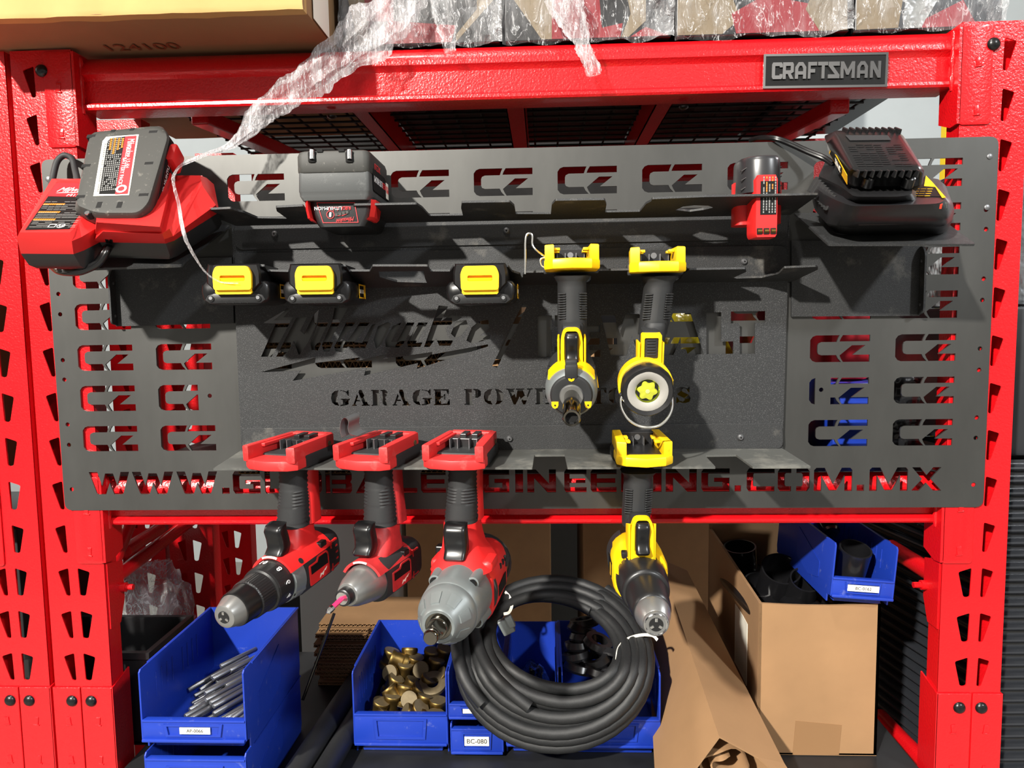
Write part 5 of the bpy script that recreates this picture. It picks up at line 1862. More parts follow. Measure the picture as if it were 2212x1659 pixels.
p0, n = tilted(260, 527, -.165, .15, .11, .03)
tray_z = lambda y, b_, n_: b_.z - (y - b_.y) * n_.y / n_.z
root = empty('battery_charger', at_plane(260, 540, p0, n), 'red and black twin battery charger on the left tilted tray', 'charger')
LB = [(45, 548), (159, 549), (181, 541), (216, 523), (358, 526), (376, 520), (474, 458), (462, 398), (120, 398)]
bm = BM()
hB = .030
r1 = pxpoly(LB, p0, n, hB)
cen = sum(r1, V((0, 0, 0))) / len(r1)
r0 = [cen + (p - cen) * .985 - n * .019 for p in r1]
r00 = [cen + (p - cen) * .93 - n * .027 for p in r1]
loft(bm, [r00, r0, r1])
base = obj('charger_base', bm, 'black', root, 35, 'black lower shell')
bm = BM()
A0 = pxpoly([(45, 548), (159, 549), (181, 541), (216, 523), (250, 470), (250, 398), (120, 398)], p0, n, hB)
A1 = pxpoly([(36, 514), (155, 521), (176, 512), (213, 490), (240, 440), (240, 386), (112, 386)], p0, n, .054)
A2 = pxpoly([(42, 502), (151, 502), (170, 482), (200, 440), (225, 390), (222, 388), (124, 390)], p0, n, .064)
loft(bm, [A0, A1, A2])
B0 = pxpoly([(200, 523), (358, 526), (376, 520), (474, 458), (462, 398), (200, 398)], p0, n, hB)
B1 = pxpoly([(208, 514), (355, 517), (374, 510), (466, 443), (446, 384), (208, 384)], p0, n, .046)
B2 = pxpoly([(222, 500), (350, 505), (366, 494), (436, 400), (432, 379), (222, 379)], p0, n, .058)
loft(bm, [B0, B1, B2])
# raised battery shoe
S0 = pxpoly([(206, 505), (352, 508), (372, 450), (368, 390), (206, 390)], p0, n, .05)
S1 = pxpoly([(208, 480), (345, 490), (372, 380), (360, 350), (215, 350)], p0, n, .074)
loft(bm, [S0, S1])
sh = obj('charger_shell', bm, 'tred', root, 25, 'red upper shell')
bm = BM()
lp = pxpoly([(124, 396), (55, 497), (150, 495), (188, 438), (206, 396)], p0, n, .0642)
loft(bm, [lp, [p + n * .0006 for p in lp]])
lb = obj('charger_label', bm, 'ink', sh, label='black printed label')
bm = BM()
lp = pxpoly([(122, 396), (103, 424), (194, 426), (212, 396)], p0, n, .0648)
loft(bm, [lp, [p + n * .0005 for p in lp]])
obj('label_band', bm, 'redprint', lb)
pl = lambda px, py, h=.0654: at_plane(px, py, p0 + n * h, n)
exl = (pl(176, 410) - pl(122, 410)).normalized()
eyl = n.cross(exl)
bm = BM()
text(bm, 'Milwaukee', pl(121, 414), exl, eyl, .013, .0004, shear=.35, stretch=.86)
prism(bm, [(0, 0), (.018, .003), (.017, .001), (.04, .004), (.024, -.001), (.025, .0008)], pl(121, 417), exl, eyl, n, .0004)
text(bm, 'M12', pl(142, 424), exl, eyl, .006, .0004, stretch=1.3)
obj('label_maker_name', bm, 'white', lb)
bm = BM()
for j in range(17):
    py = 436 + j * 3.4
    for i in range(7):
        px = 104 - (py - 424) * .62 + i * 14
        if px > 192 - (py - 420) * .55: continue
        o_ = pl(px, py)
        if random.random() < .85 and not j in (1, 6, 11): box(bm, o_ + exl * .005, exl, eyl, n, .008 + .002 * random.random(), .0009, .0003)
obj('label_small_print', bm, 'greyprint', lb)
bm = BM()
for px, py, w_ in ((94, 441, .024), (83, 458, .03), (72, 474, .032)):
    for i in range(10):
        box(bm, pl(px, py) + exl * (.0032 * i + .0016), exl, eyl, n, .0026, .0042, .0003)
obj('label_orange_print', bm, 'orangeprint', lb)
bm = BM()
o_ = pl(113, 488)
sheet(bm, [(-.005, -.004), (.005, -.004), (.005, .004), (-.005, .004)], [[(-.0042, -.0032), (.0042, -.0032), (.0042, .0032), (-.0042, .0032)]], o_, exl, eyl, n, .0003)
sheet(bm, circ(0, 0, .0055, 18), [circ(0, 0, .0048, 18)], pl(132, 488), exl, eyl, n, .0003)
text(bm, 'UL', pl(132, 490), exl, eyl, .005, .0003, align='CENTER')
obj('label_marks', bm, 'white', lb)
bm = BM()
f = at_plane(228, 524, p0 + n * .04, n)
tube(bm, spline([f + n * .01 + V((0, .01, 0)), at(233, 527, -.145), at(226, 541, -.165), at(208, 566, -.165), at(185, 579, -.16), at(160, 586, -.155), at(128, 584, -.14), at(112, 574, -.12)], 6), .0042, 10)
tube(bm, spline([f + n * .01 + V((.006, .01, 0)), at(239, 529, -.145), at(233, 541, -.167), at(216, 568, -.168), at(192, 582, -.163), at(165, 590, -.157), at(130, 588, -.142), at(114, 578, -.12)], 6), .0042, 10)
obj('power_cord', bm, 'blackgloss', root, True)
bm = BM()
tube(bm, spline([at(104, 468, -.055), at(108, 420, -.05), at(113, 390, -.03), at(122, 352, -.02), at(135, 337, -.015), at(147, 337, -.015), at(157, 345, -.02), at(163, 370, -.03), at(170, 400, -.05)], 6), .0048, 10)
obj('power_cord', bm, 'rubber', root, True)
# battery on the red charger
TP = [(194, 283), (347, 268), (366, 290), (322, 440), (300, 462), (205, 462), (166, 446), (163, 438)]
h1, h0 = .128, .076
p0, n = tilted(265, 450, -.20, .10, .134, .128)
bt_root = empty('battery_pack', at_plane(265, 420, p0 + n * h0, n), 'dusty black battery with red and white label lying on the red charger', 'battery')
top = pxpoly(TP, p0, n, h1)
cen = sum(top, V((0, 0, 0))) / len(top)
mid = pxpoly([(192, 297), (351, 270), (363, 294), (330, 458), (306, 480), (206, 478), (163, 458), (162, 446)], p0, n, .112)
low = pxpoly([(206, 330), (372, 300), (379, 318), (345, 483), (318, 499), (215, 494), (180, 476), (176, 462)], p0, n, h0)
bm = BM()
loft(bm, [smooth_ring([cen + (p - cen) * .9 + n * .0012 for p in top], .012), smooth_ring([cen + (p - cen) * .97 for p in top], .012), smooth_ring([p - n * .004 for p in top], .012), smooth_ring(mid, .012)])
ts = obj('top_shell', bm, 'dusty', bt_root, 45, 'dusty top shell')
bm = BM()
cm = sum(mid, V((0, 0, 0))) / len(mid)
loft(bm, [smooth_ring([cm + (p - cm) * .985 + n * .001 for p in mid], .010), smooth_ring([p - n * .004 for p in mid], .01), smooth_ring(low, .012)])
bb = obj('body', bm, 'black', bt_root, 45)
pt = lambda px, py, h=h1 + .0014: at_plane(px, py, p0 + n * h, n)
exb = (pt(300, 290) - pt(226, 294)).normalized()
eyb = n.cross(exb)
bm = BM(); lp = [pt(230, 296), pt(300, 291), pt(279, 422), pt(202, 424), pt(222, 305)]
loft(bm, [lp, [p + n * .0005 for p in lp]]); lb = obj('battery_label', bm, 'paper', ts, label='white edged printed label')
bm = BM(); lp = [pt(231, 300), pt(273, 295, h1 + .002), pt(254, 419, h1 + .002), pt(206, 420), pt(225, 307)]
loft(bm, [lp, [p + n * .0004 for p in lp]]); obj('label_ground', bm, 'ink', lb)
bm = BM(); lp = [pt(271, 295, h1 + .0021), pt(295, 293.5, h1 + .0021), pt(276, 418.5, h1 + .0021), pt(249, 420, h1 + .0021)]
loft(bm, [lp, [p + n * .0005 for p in lp]]); obj('label_band', bm, 'redprint', lb)
dn = (pt(262, 415) - pt(282, 300)).normalized(); sd = n.cross(dn) * -1
hT = h1 + .0029
bm = BM()
text(bm, 'Milwaukee', pt(277, 300, hT), dn, -sd if sd.dot(exb) < 0 else sd, .010, .0003, stretch=.62, shear=.3)
text(bm, '1.5 AH', pt(274, 343, hT), dn, -sd if sd.dot(exb) < 0 else sd, .0052, .0003, stretch=.9)
text(bm, 'BATTERY PACK', pt(266, 341, hT), dn, -sd if sd.dot(exb) < 0 else sd, .0052, .0003, stretch=1.05)
sheet(bm, circ(0, 0, .0075, 20), [circ(0, 0, .0045, 16)], pt(262, 408, hT), exb, eyb, n, .0003)
obj('label_text', bm, 'white', lb)
bm = BM()
for i in range(10):
    for j in range(26):
        px = 227 + i * 4.1 - j * 0.83 * 4.0 / 4; py = 302 + j * 4.4 - i * .4
        px = 228 + i * 4.2 - (py - 302) * .16
        if (i in (5, 7, 9) or i == 3) and j < 8: continue
        if i < 2 and j < 2: continue
        if random.random() < .86: box(bm, pt(px, py, hT), dn, sd, n, .0027, .0014, .0003)
obj('label_small_print', bm, 'greyprint', lb)
bm = BM()
for i, j1 in ((3, 6), (5, 8), (7, 6), (9, 5)):
    for j in range(j1):
        py = 300 + j * 4.4; px = 228 + i * 4.2 - (py - 302) * .16
        box(bm, pt(px, py, hT), dn, sd, n, .0030, .0028, .0003)
obj('label_orange_print', bm, 'orangeprint', lb)
for px, py in ((247, 288), (288, 285), (201, 299), (190, 363), (178, 430), (218, 448), (262, 448), (334, 290), (325, 358), (313, 426)):
    bm = BM()
    hs = h1 - .0035
    box(bm, at_plane(px, py, p0 + n * hs, n), exb, eyb, n, (.007 if py < 300 else .009) if 202 < px < 300 else .014, (.007 if py < 300 else .013) if 202 < px < 300 else .007, .0095, .001)
    obj('shell_notch', bm, 'hole', ts)
for px, py in ((193, 461), (293, 459)):
    bm = BM(); p = at_plane(px, py, p0 + n * (h1 - .006), n); cyl(bm, p - n * .006, p + n * .004, .0062, 16)
    hs_ = obj('screw_recess', bm, 'hole', ts)
    bm = BM(); cyl(bm, p + n * .003 + eyb * -.003, p + n * .0046 + eyb * -.003, .0034, 12); obj('screw', bm, 'chrome', hs_)
bm = BM()
a, b_, c_, d_ = [at_plane(*q_, p0 + n * hh, n) for q_, hh in (((365, 312), .104), ((334, 452), .104), ((342, 468), .084), ((373, 324), .084))]
so_ = (b_ - a).cross(d_ - a).normalized()
so_ = so_ if so_.dot(CAM - a) > 0 else -so_
a, b_, c_, d_ = [p + so_ * .0022 for p in (a, b_, c_, d_)]
loft(bm, [[p - so_ * .002 for p in (a, b_, c_, d_)], [a, b_, c_, d_]])
exb_ = so_
sl = obj('side_label', bm, 'ink', bb)
dv = (b_ - a).normalized(); uv = (a - d_).normalized()
bm = BM(); text(bm, 'LITHIUM CP', a.lerp(d_, .75) + dv * .040 + so_ * .0005, dv, uv, .010, .0003, stretch=.72)
obj('label_text', bm, 'white', sl)
bm = BM(); text(bm, 'RED', a.lerp(d_, .75) + dv * .022 + so_ * .0005, dv, uv, .010, .0003, stretch=.72); text(bm, '1.5', a.lerp(d_, .75) + dv * .098 + so_ * .0005, dv, uv, .010, .0003, stretch=.7)
obj('label_red_text', bm, 'redprint', sl)
bm = BM(); prism(bm, [(.002, -.002), (.020, -.002), (.020, .012), (.002, .012)], a.lerp(d_, .78) + so_ * .0003, dv, uv, so_, .0003)
text(bm, 'M18', a.lerp(d_, .72) + dv * .004 + so_ * .0009, dv, uv, .009, .0003, 1, stretch=.75)
obj('label_badge', bm, ['paper', 'redprint'], sl)
bm = BM(); p = at_plane(377, 340, p0 + n * .098, n); box(bm, p + V((-.004, .01, 0)), exb, eyb, n, .012, .035, .03, .004)
obj('release_latch', bm, 'tred', bt_root, 30, 'red release latch')

# ---- right charger ---------------------------------------------------------------------------
p0, n = tR0, tRn
root = empty('battery_charger', at_plane(1910, 490, p0, n), 'black battery charger with yellow label on the right tilted tray', 'charger')
bm = BM()
R0 = pxpoly([(1772, 468), (1790, 490), (1822, 507), (2032, 506), (2050, 496), (2040, 455), (1790, 450)], p0, n, .003)
R1 = pxpoly([(1757, 450), (1785, 482), (1830, 492), (2040, 489), (2060, 474), (2048, 425), (1772, 418)], p0, n, .022)
R2 = pxpoly([(1752, 432), (1782, 460), (1830, 478), (2044, 474), (2063, 458), (2045, 405), (1768, 400)], p0, n, .036)
R3 = pxpoly([(1752, 422), (1784, 446), (1832, 464), (2044, 460), (2061, 446), (2040, 395), (1768, 388)], p0, n, .046)
loft(bm, [smooth_ring(x, .012) for x in (R0, R1)])
obj('charger_base', bm, 'black', root, 45, 'black lower shell')
bm = BM()
loft(bm, [smooth_ring(x, .014) for x in (R1, R2, R3, pxpoly([(1764, 408), (1795, 428), (1840, 446), (2032, 440), (2046, 424), (2028, 385), (1780, 380)], p0, n, .060))])
sh = obj('charger_shell', bm, mat('satin_charger_black', (34, 34, 36), .32), root, 55, 'satin black upper shell')
bm = BM()
loft(bm, [smooth_ring(x, .010) for x in (pxpoly([(1763, 402), (1810, 432), (1850, 446), (1935, 446), (1985, 440), (1985, 370), (1775, 365)], p0, n, .052), pxpoly([(1768, 380), (1815, 402), (1845, 425), (1940, 425), (1970, 420), (1975, 350), (1785, 345)], p0, n, .072))])
obj('battery_shoe', bm, 'black', root, 45)
bm = BM()
fa = [at_plane(*q_, p0 + n * hh, n) for q_, hh in (((1858, 463), .044), ((1950, 461), .044), ((1952, 483), .028), ((1854, 485), .028))]
fn_ = (fa[1] - fa[0]).cross(fa[3] - fa[0]).normalized(); fn_ = fn_ if fn_.dot(CAM - fa[0]) > 0 else -fn_
loft(bm, [[p - fn_ * .006 for p in fa], [p + fn_ * .0015 for p in fa]])
obj('front_panel', bm, 'black', sh, 30)
bm = BM()
for k in range(8):
    p = at_plane(1757 + k * 5.0, 398 + k * 5.6, p0 + n * (.058 - .001 * k), n)
    box(bm, p, XA, (YA + ZA * .3).normalized(), (n + XA * .45).normalized(), .003, .012, .022, .0008)
obj('vent_rib', bm, 'rubber', sh)
bm = BM()
lp = pxpoly([(1968, 424), (1998, 381), (2005, 384), (2042, 426)], p0, n, .0602)
loft(bm, [lp, [p + n * .0008 for p in lp]]); lb = obj('charger_label', bm, 'ink', sh, label='black and yellow printed label')
bm = BM()
lp = pxpoly([(1996, 402), (2000, 380), (2012, 392), (2043, 427), (2035, 428), (2020, 404)], p0, n, .0612)
loft(bm, [lp, [p + n * .0005 for p in lp]]); obj('label_band', bm, 'yelprint', lb)
exr = XA; eyr = n.cross(exr)
bm = BM()
for j in range(4):
    for i in range(3):
        box(bm, at_plane(1975 + i * 14 + j * 2, 423 - j * 5, p0 + n * .0616, n), exr, eyr, n, .007, .0016, .0003)
obj('label_print', bm, 'yelprint', lb)
bm = BM()
lp = pxpoly([(1994, 431), (2022, 429), (2036, 434), (2036, 441), (2003, 442)], p0, n, .058)
loft(bm, [[p - n * .006 for p in lp], lp]); obj('status_light', bm, mat('red_lens', (236, 60, 36), .25), sh, label='red status light')
bm = BM(); box(bm, at_plane(2023, 447, p0 + n * .050, n) + V((0, -.004, 0)), exr, YA, ZA, .022, .008, .010, .002); obj('light_window', bm, 'dusty', sh)
for px, py in ((1825, 507), (2025, 506)):
    bm = BM(); p = at_plane(px, py, p0, n); cyl(bm, p + V((0, .012, 0)) + n * .0005, p + V((0, .012, 0)) + n * .006, .012, 16); obj('rubber_foot', bm, 'rubber', root)
bm = BM()
for d, e in ((0, 0), (.004, 5)):
    tube(bm, spline([at(1620, 303 + e * .2, .035), at(1640, 297 + e * .3, .02), at(1672, 297 + e * .6, -.005), at(1705, 307 + e, -.012), at(1745, 325 + e, -.02), at(1780, 339 + e, -.03), at(1800, 352 + e, -.045)], 6), .0032, 8)
obj('power_cord', bm, 'blackgloss', root, True)
# battery on the black charger
h1, h0 = .125, .070
p0, n = tilted(1915, 368, -.21, .11, .08, .125)
bt_root = empty('battery_pack', at_plane(1900, 400, p0 + n * h0, n), 'glossy black battery with yellow side label lying on the black charger', 'battery')
D0 = pxpoly([(1830, 415), (1858, 425), (1950, 425), (1980, 418), (1960, 330), (1800, 335)], p0, n, h0)
D1 = pxpoly([(1802, 345), (1838, 402), (1990, 402), (1996, 392), (1958, 318), (1785, 322)], p0, n, .095)
D2 = pxpoly([(1783, 305), (1838, 378), (1994, 376), (1997, 368), (1948, 288), (1780, 290)], p0, n, .112)
D3 = pxpoly([(1800, 284), (1846, 368), (1990, 366), (1940, 282)], p0, n, h1)
bm = BM(); loft(bm, [smooth_ring(x, .010) for x in (D0, D1)]); obj('body', bm, 'black', bt_root, 50)
bm = BM(); c3 = sum(D3, V((0, 0, 0))) / 4
D3b = [D2[i] for i in range(6)]
c2 = sum(D2, V((0, 0, 0))) / 6
D3c = pxpoly([(1803, 287), (1843, 370), (1984, 368), (1990, 362), (1938, 282), (1804, 282)], p0, n, h1 - .002)
D3d = pxpoly([(1812, 292), (1848, 362), (1978, 360), (1982, 356), (1934, 288), (1812, 288)], p0, n, h1)
loft(bm, [smooth_ring(x, .010) for x in (D1, D2, D3c, D3d)])
ts = obj('top_shell', bm, 'blackgloss', bt_root, 50, 'glossy black top shell')
pt = lambda px, py, h=h1 + .0006: at_plane(px, py, p0 + n * h, n)
bm = BM(); lp = [pt(1826, 293), pt(1917, 293), pt(1925, 303), pt(1836, 304)]
loft(bm, [lp, [p + n * .0006 for p in lp]]); obj('grip_recess', bm, 'rubber', ts)
bm = BM()
for j in range(11):
    for i in range(6):
        a_ = 1838 + j * 2.4 + i * 19 + (6 if i > 3 else 0)
        if random.random() < .85: box(bm, pt(a_, 312 + j * 4.6), XA, eyr, n, .010, .0012, .0003)
obj('moulded_print', bm, 'rubber', ts)
bm = BM()
for k in range(9):
    p = pt(1826 + k * 14, 284, h1 - .003); box(bm, p, (XA + eyr * -.2).normalized(), eyr, n, .003, .02, .010, .001)
    p = pt(1850 + k * 16, 374, h1 - .006); box(bm, p, XA, eyr, n, .002, .016, .010, .0008)
obj('shell_rib', bm, 'black', ts)
for px in (1877, 1964):
    bm = BM(); p = at_plane(px, 387, p0 + n * .107, n); cyl(bm, p - n * .010, p + n * .002, .0075, 16); lathe(bm, p + n * .002, p + n * .005, [(0, .0075), (.002, .0055), (.003, .001)], 16)
    obj('screw_post', bm, 'blackgloss', ts, 50)
bm = BM()
a, b_, c_, d_ = [at_plane(*q_, p0 + n * hh, n) for q_, hh in (((1800, 316), .113), ((1834, 378), .113), ((1834, 398), .099), ((1795, 330), .099))]
lf = (b_ - a).cross(d_ - a).normalized()
if lf.dot(CAM - a) < 0: lf = -lf
lp = [p + lf * .002 for p in (a, b_, c_, d_)]
loft(bm, [lp, [p + lf * .0006 for p in lp]]); sl = obj('side_label', bm, 'yelprint', ts, label='yellow edged side label')
bm = BM()
mm = lambda u, v: (a.lerp(b_, u)).lerp(d_.lerp(c_, u), v) + lf * .0028
lp = [mm(.05, .12), mm(.72, .12), mm(.72, .88), mm(.05, .88)]
loft(bm, [lp, [p + lf * .0003 for p in lp]]); obj('label_ground', bm, 'ink', sl)
bm = BM(); uu = (b_ - a).normalized(); vv = lf.cross(uu)
text(bm, '20V MAX', mm(.66, .3) + lf * .0004, -uu, -vv, .0075, .0003, stretch=.7); obj('label_text', bm, 'paper', sl)

# ================================================================== goods on the upper deck
zB = ZT + .0045
xl, xr = at_z(24, 131, zB).x, at_z(655, 22, zB).x
yF = at_z(655, 22, zB).y
root = empty('cardboard_box', ((xl + xr) / 2, .1, zB), 'large brown cardboard box overhanging the upper beam, number printed underneath', 'box')


def carton_shell(bm, x0, x1, y0, y1, z0, z1, wob=.0, n=10, bev=.004):
    t = bmesh.new()
    abox(t, x0, x1, y0, y1, z0, z1)
    bmesh.ops.subdivide_edges(t, edges=list(t.edges), cuts=n, use_grid_fill=True)
    for v in t.verts:
        d = noise.noise_vector(v.co * 14) * wob
        v.co += d
    merge(bm, t)


bm = BM(); carton_shell(bm, xl, xr, yF, .60, zB + .003, zB + .34, .0016, 8)
obj('box_body', bm, 'card', root, 50)
bm = BM()
k_ = 26
rows = []
for i in range(k_ + 1):
    x = xl + (xr - xl) * i / k_
    w1, w2 = noise.noise(V((x * 20, 0, 0))) * .003, noise.noise(V((x * 31, 3, 0))) * .002
    rows.append([V((x, yF - .003, zB + .34)), V((x, yF - .0035 + w2, zB + .008)), V((x, yF - .001 + w1, zB + .001 + w2)), V((x, yF + .016 + w1 * 2, zB + .0005)), V((x, yF + .016, zB + .004)), V((x, yF, zB + .34))])
loft(bm, rows)
obj('front_flap', bm, 'cardpale', root, 40, 'pale torn front flap')
bm = BM()
q = at_z(230, 111, zB + .002)
text(bm, '124100', q, (at_z(314, 108, zB + .002) - q).normalized(), V((.02, -1, 0)).normalized(), .026, .0004, stretch=1.12)
obj('printed_number', bm, mat('brown_ink', (120, 62, 30), .8), root)
bm = BM(); p = at_x(690, 12, xr + .003)
prism(bm, [(p.y - .03, p.z - .03), (p.y + .05, p.z - .03), (p.y + .05, p.z + .10), (p.y - .03, p.z + .10)], V((xr + .0022, 0, 0)), YA, ZA, XA, .0006)
obj('paper_label', bm, 'paper', root)


def film_sheet(bm, x0, x1, z0, z1, y, amp, seed, nx=70, nz=26, hang=None):
    rows = []
    for j in range(nz + 1):
        row = []
        for i in range(nx + 1):
            u, v = i / nx, j / nz
            x = x0 + (x1 - x0) * u
            z = z0 + (z1 - z0) * v
            p = V((x * 16 + seed, z * 26, seed * 2.3))
            d = noise.fractal(p, .9, 2.1, 4) * amp + noise.noise(V((x * 60 + z * 30, z * 18, seed))) * amp * .35
            zz = z
            if hang and j == 0: zz += noise.noise(V((x * 22, seed, 0))) * hang
            row.append(bm.verts.new((x, y - abs(d) - .0015, zz)))
        rows.append(row)
    for a, b_ in zip(rows, rows[1:]):
        for i in range(nx):
            bm.faces.new((a[i], a[i + 1], b_[i + 1], b_[i]))


CF = .030


def printed_carton(px0, px1, py_b, label, art, seed, flabel):
    x0, x1 = at(px0, py_b, CF).x, at(px1, py_b, CF).x
    z0 = zB - .001
    root = empty('carton', ((x0 + x1) / 2, .2, z0), label, 'carton', 'wrapped cartons on the upper deck')
    bm = BM(); abox(bm, x0 + .003, x1 - .003, CF, .70, z0 + .001, z0 + .30, .002)
    bd = obj('carton_body', bm, 'boxblack', root)
    for i, (m_, poly) in enumerate(art):
        bm = BM()
        pts = [(min(max(at(a, b_, CF).x, x0 + .004), x1 - .004), max(at(a, b_, CF).z, z0 + .003)) for a, b_ in poly]
        prism(bm, pts, V((0, CF - .0003 - .0002 * (i % 3), 0)), XA, ZA, YA, .0006)
        obj('printed_panel', bm, m_, bd)
    bm = BM(); film_sheet(bm, x0 - .001, x1 + .001, z0 - .004, z0 + .30, CF - .001, .016, seed, hang=.012)
    f_ = obj('stretch_wrap', bm, 'film', None, True)
    tag(f_, flabel, 'plastic wrap')
    return x0, x1


printed_carton(737, 1084, 99, 'red and black printed carton next to the big brown box', [('boxred', [(779, -60), (850, -60), (850, 46), (790, 46)]), ('boxbeige', [(738, -60), (779, -60), (800, 100), (775, 104)]), ('boxred', [(838, 45), (985, 55), (975, 100), (820, 103)]), ('boxbeige', [(985, 98), (1066, 0), (1066, -60), (1030, -60), (1030, 20), (985, 75)])], 1.3, 'crumpled clear wrap over the carton next to the big brown box')
printed_carton(1087, 1454, 94, 'carton with bright red and beige print over the middle of the beam', [('boxbeige', [(1110, 0), (1170, 92), (1300, 90), (1192, -60), (1110, -60)]), ('boxred', [(1192, -60), (1290, -60), (1300, 60), (1345, 50), (1340, 88), (1192, 92)]), ('boxbeige', [(1345, -60), (1362, 30), (1342, 88), (1358, 86), (1395, 45), (1395, -60)]), ('boxred', [(1362, 84), (1395, 58), (1445, 84)])], 4.1, 'wrinkled clear wrap on the middle carton with a hanging tail in front')
printed_carton(1458, 1838, 84, 'dark red and beige carton above the badge', [('boxbeige', [(1462, -60), (1560, -60), (1600, 40), (1560, 82), (1462, 84)]), ('boxred', [(1580, 30), (1650, -10), (1760, 10), (1770, 74), (1590, 78)]), ('boxbeige', [(1770, 70), (1740, 20), (1775, -60), (1830, -60), (1830, 70)])], 7.7, 'cloudy wrap over the carton above the badge')
printed_carton(1842, 2168, 74, 'carton nearest the right post with grey and red print', [('boxbeige', [(1850, -60), (1960, -60), (1940, 60), (1850, 70)]), ('greyfilm', [(1960, -60), (2060, -60), (1990, 60), (1950, 62)]), ('boxred', [(2000, 40), (2080, 0), (2110, 55), (1990, 66)])], 11.2, 'shiny loose wrap over the carton nearest the right post')


def strand(name, path, label, seed, flat=.4, m_='strand', n=26):
    """twisted rope of film: (px, py, depth, width px)"""
    P_ = [at(a, b_, y) for a, b_, y, w in path]
    Wd = [w / 1600 * (y - CAM.y) for a, b_, y, w in path]
    k = 9
    pts = spline(P_, k)
    ws = []
    for i in range(len(Wd) - 1):
        for j in range(k): ws.append(Wd[i] + (Wd[i + 1] - Wd[i]) * j / k)
    ws.append(Wd[-1])
    bm = BM()
    secs = []
    for i, p in enumerate(pts):
        t = (pts[min(i + 1, len(pts) - 1)] - pts[max(i - 1, 0)]).normalized()
        side = t.cross(YA).normalized()
        dep = side.cross(t)
        sec = []
        for q in range(n):
            a = 2 * PI * q / n
            g = 1 + .42 * noise.noise(V((math.cos(a) * 2.2 + seed, math.sin(a) * 2.2, i * .13))) + .22 * math.sin(a * 7 + seed + i * .03)
            jag = 1 + .25 * noise.noise(V((seed, i * .55, 2.0 if math.cos(a) > 0 else 7.0)))
            sec.append(p + side * (math.cos(a) * ws[i] * .5 * g * jag) + dep * (math.sin(a) * ws[i] * .5 * flat * g))
        secs.append(sec)
    loft(bm, secs)
    o = obj(name, bm, m_, None, 50)
    return tag(o, label, 'plastic wrap')


strand('film_strand', [(880, -40, .0, 105), (850, 20, -.005, 95), (800, 70, -.02, 95), (730, 125, -.03, 80), (660, 175, -.035, 60), (600, 215, -.04, 56), (560, 250, -.045, 46), (520, 295, -.055, 24), (490, 318, -.062, 12), (440, 335, -.08, 8), (395, 355, -.10, 7), (376, 378, -.135, 8), (376, 400, -.150, 6), (386, 440, -.175, 7), (396, 500, -.190, 8), (410, 535, -.182, 7), (430, 570, -.168, 4), (448, 592, -.158, 3), (468, 606, -.158, 3), (485, 611, -.158, 2.5), (515, 612, -.158, 2)], 'long twisted strand of clear wrap hanging across the beam down to a battery', .7, .45)
strand('film_strand', [(1205, -30, .005, 70), (1225, 20, -.01, 62), (1245, 60, -.02, 42), (1258, 95, -.028, 28), (1268, 120, -.034, 24), (1278, 140, -.04, 30), (1283, 162, -.042, 26)], 'short twisted tail of clear wrap hanging over the middle of the beam', 3.9, .5)
strand('film_strand', [(1225, -20, -.015, 12), (1224, 5, -.02, 12), (1222, 22, -.02, 5)], 'thin white end of wrap above the short twisted tail', 5.2, .6)
strand('film_strand', [(955, -20, .01, 60), (965, 40, .0, 45), (968, 80, -.004, 26), (975, 112, -.006, 22)], 'small loose fold of wrap drooping between two cartons', 8.3, .4, 'film')

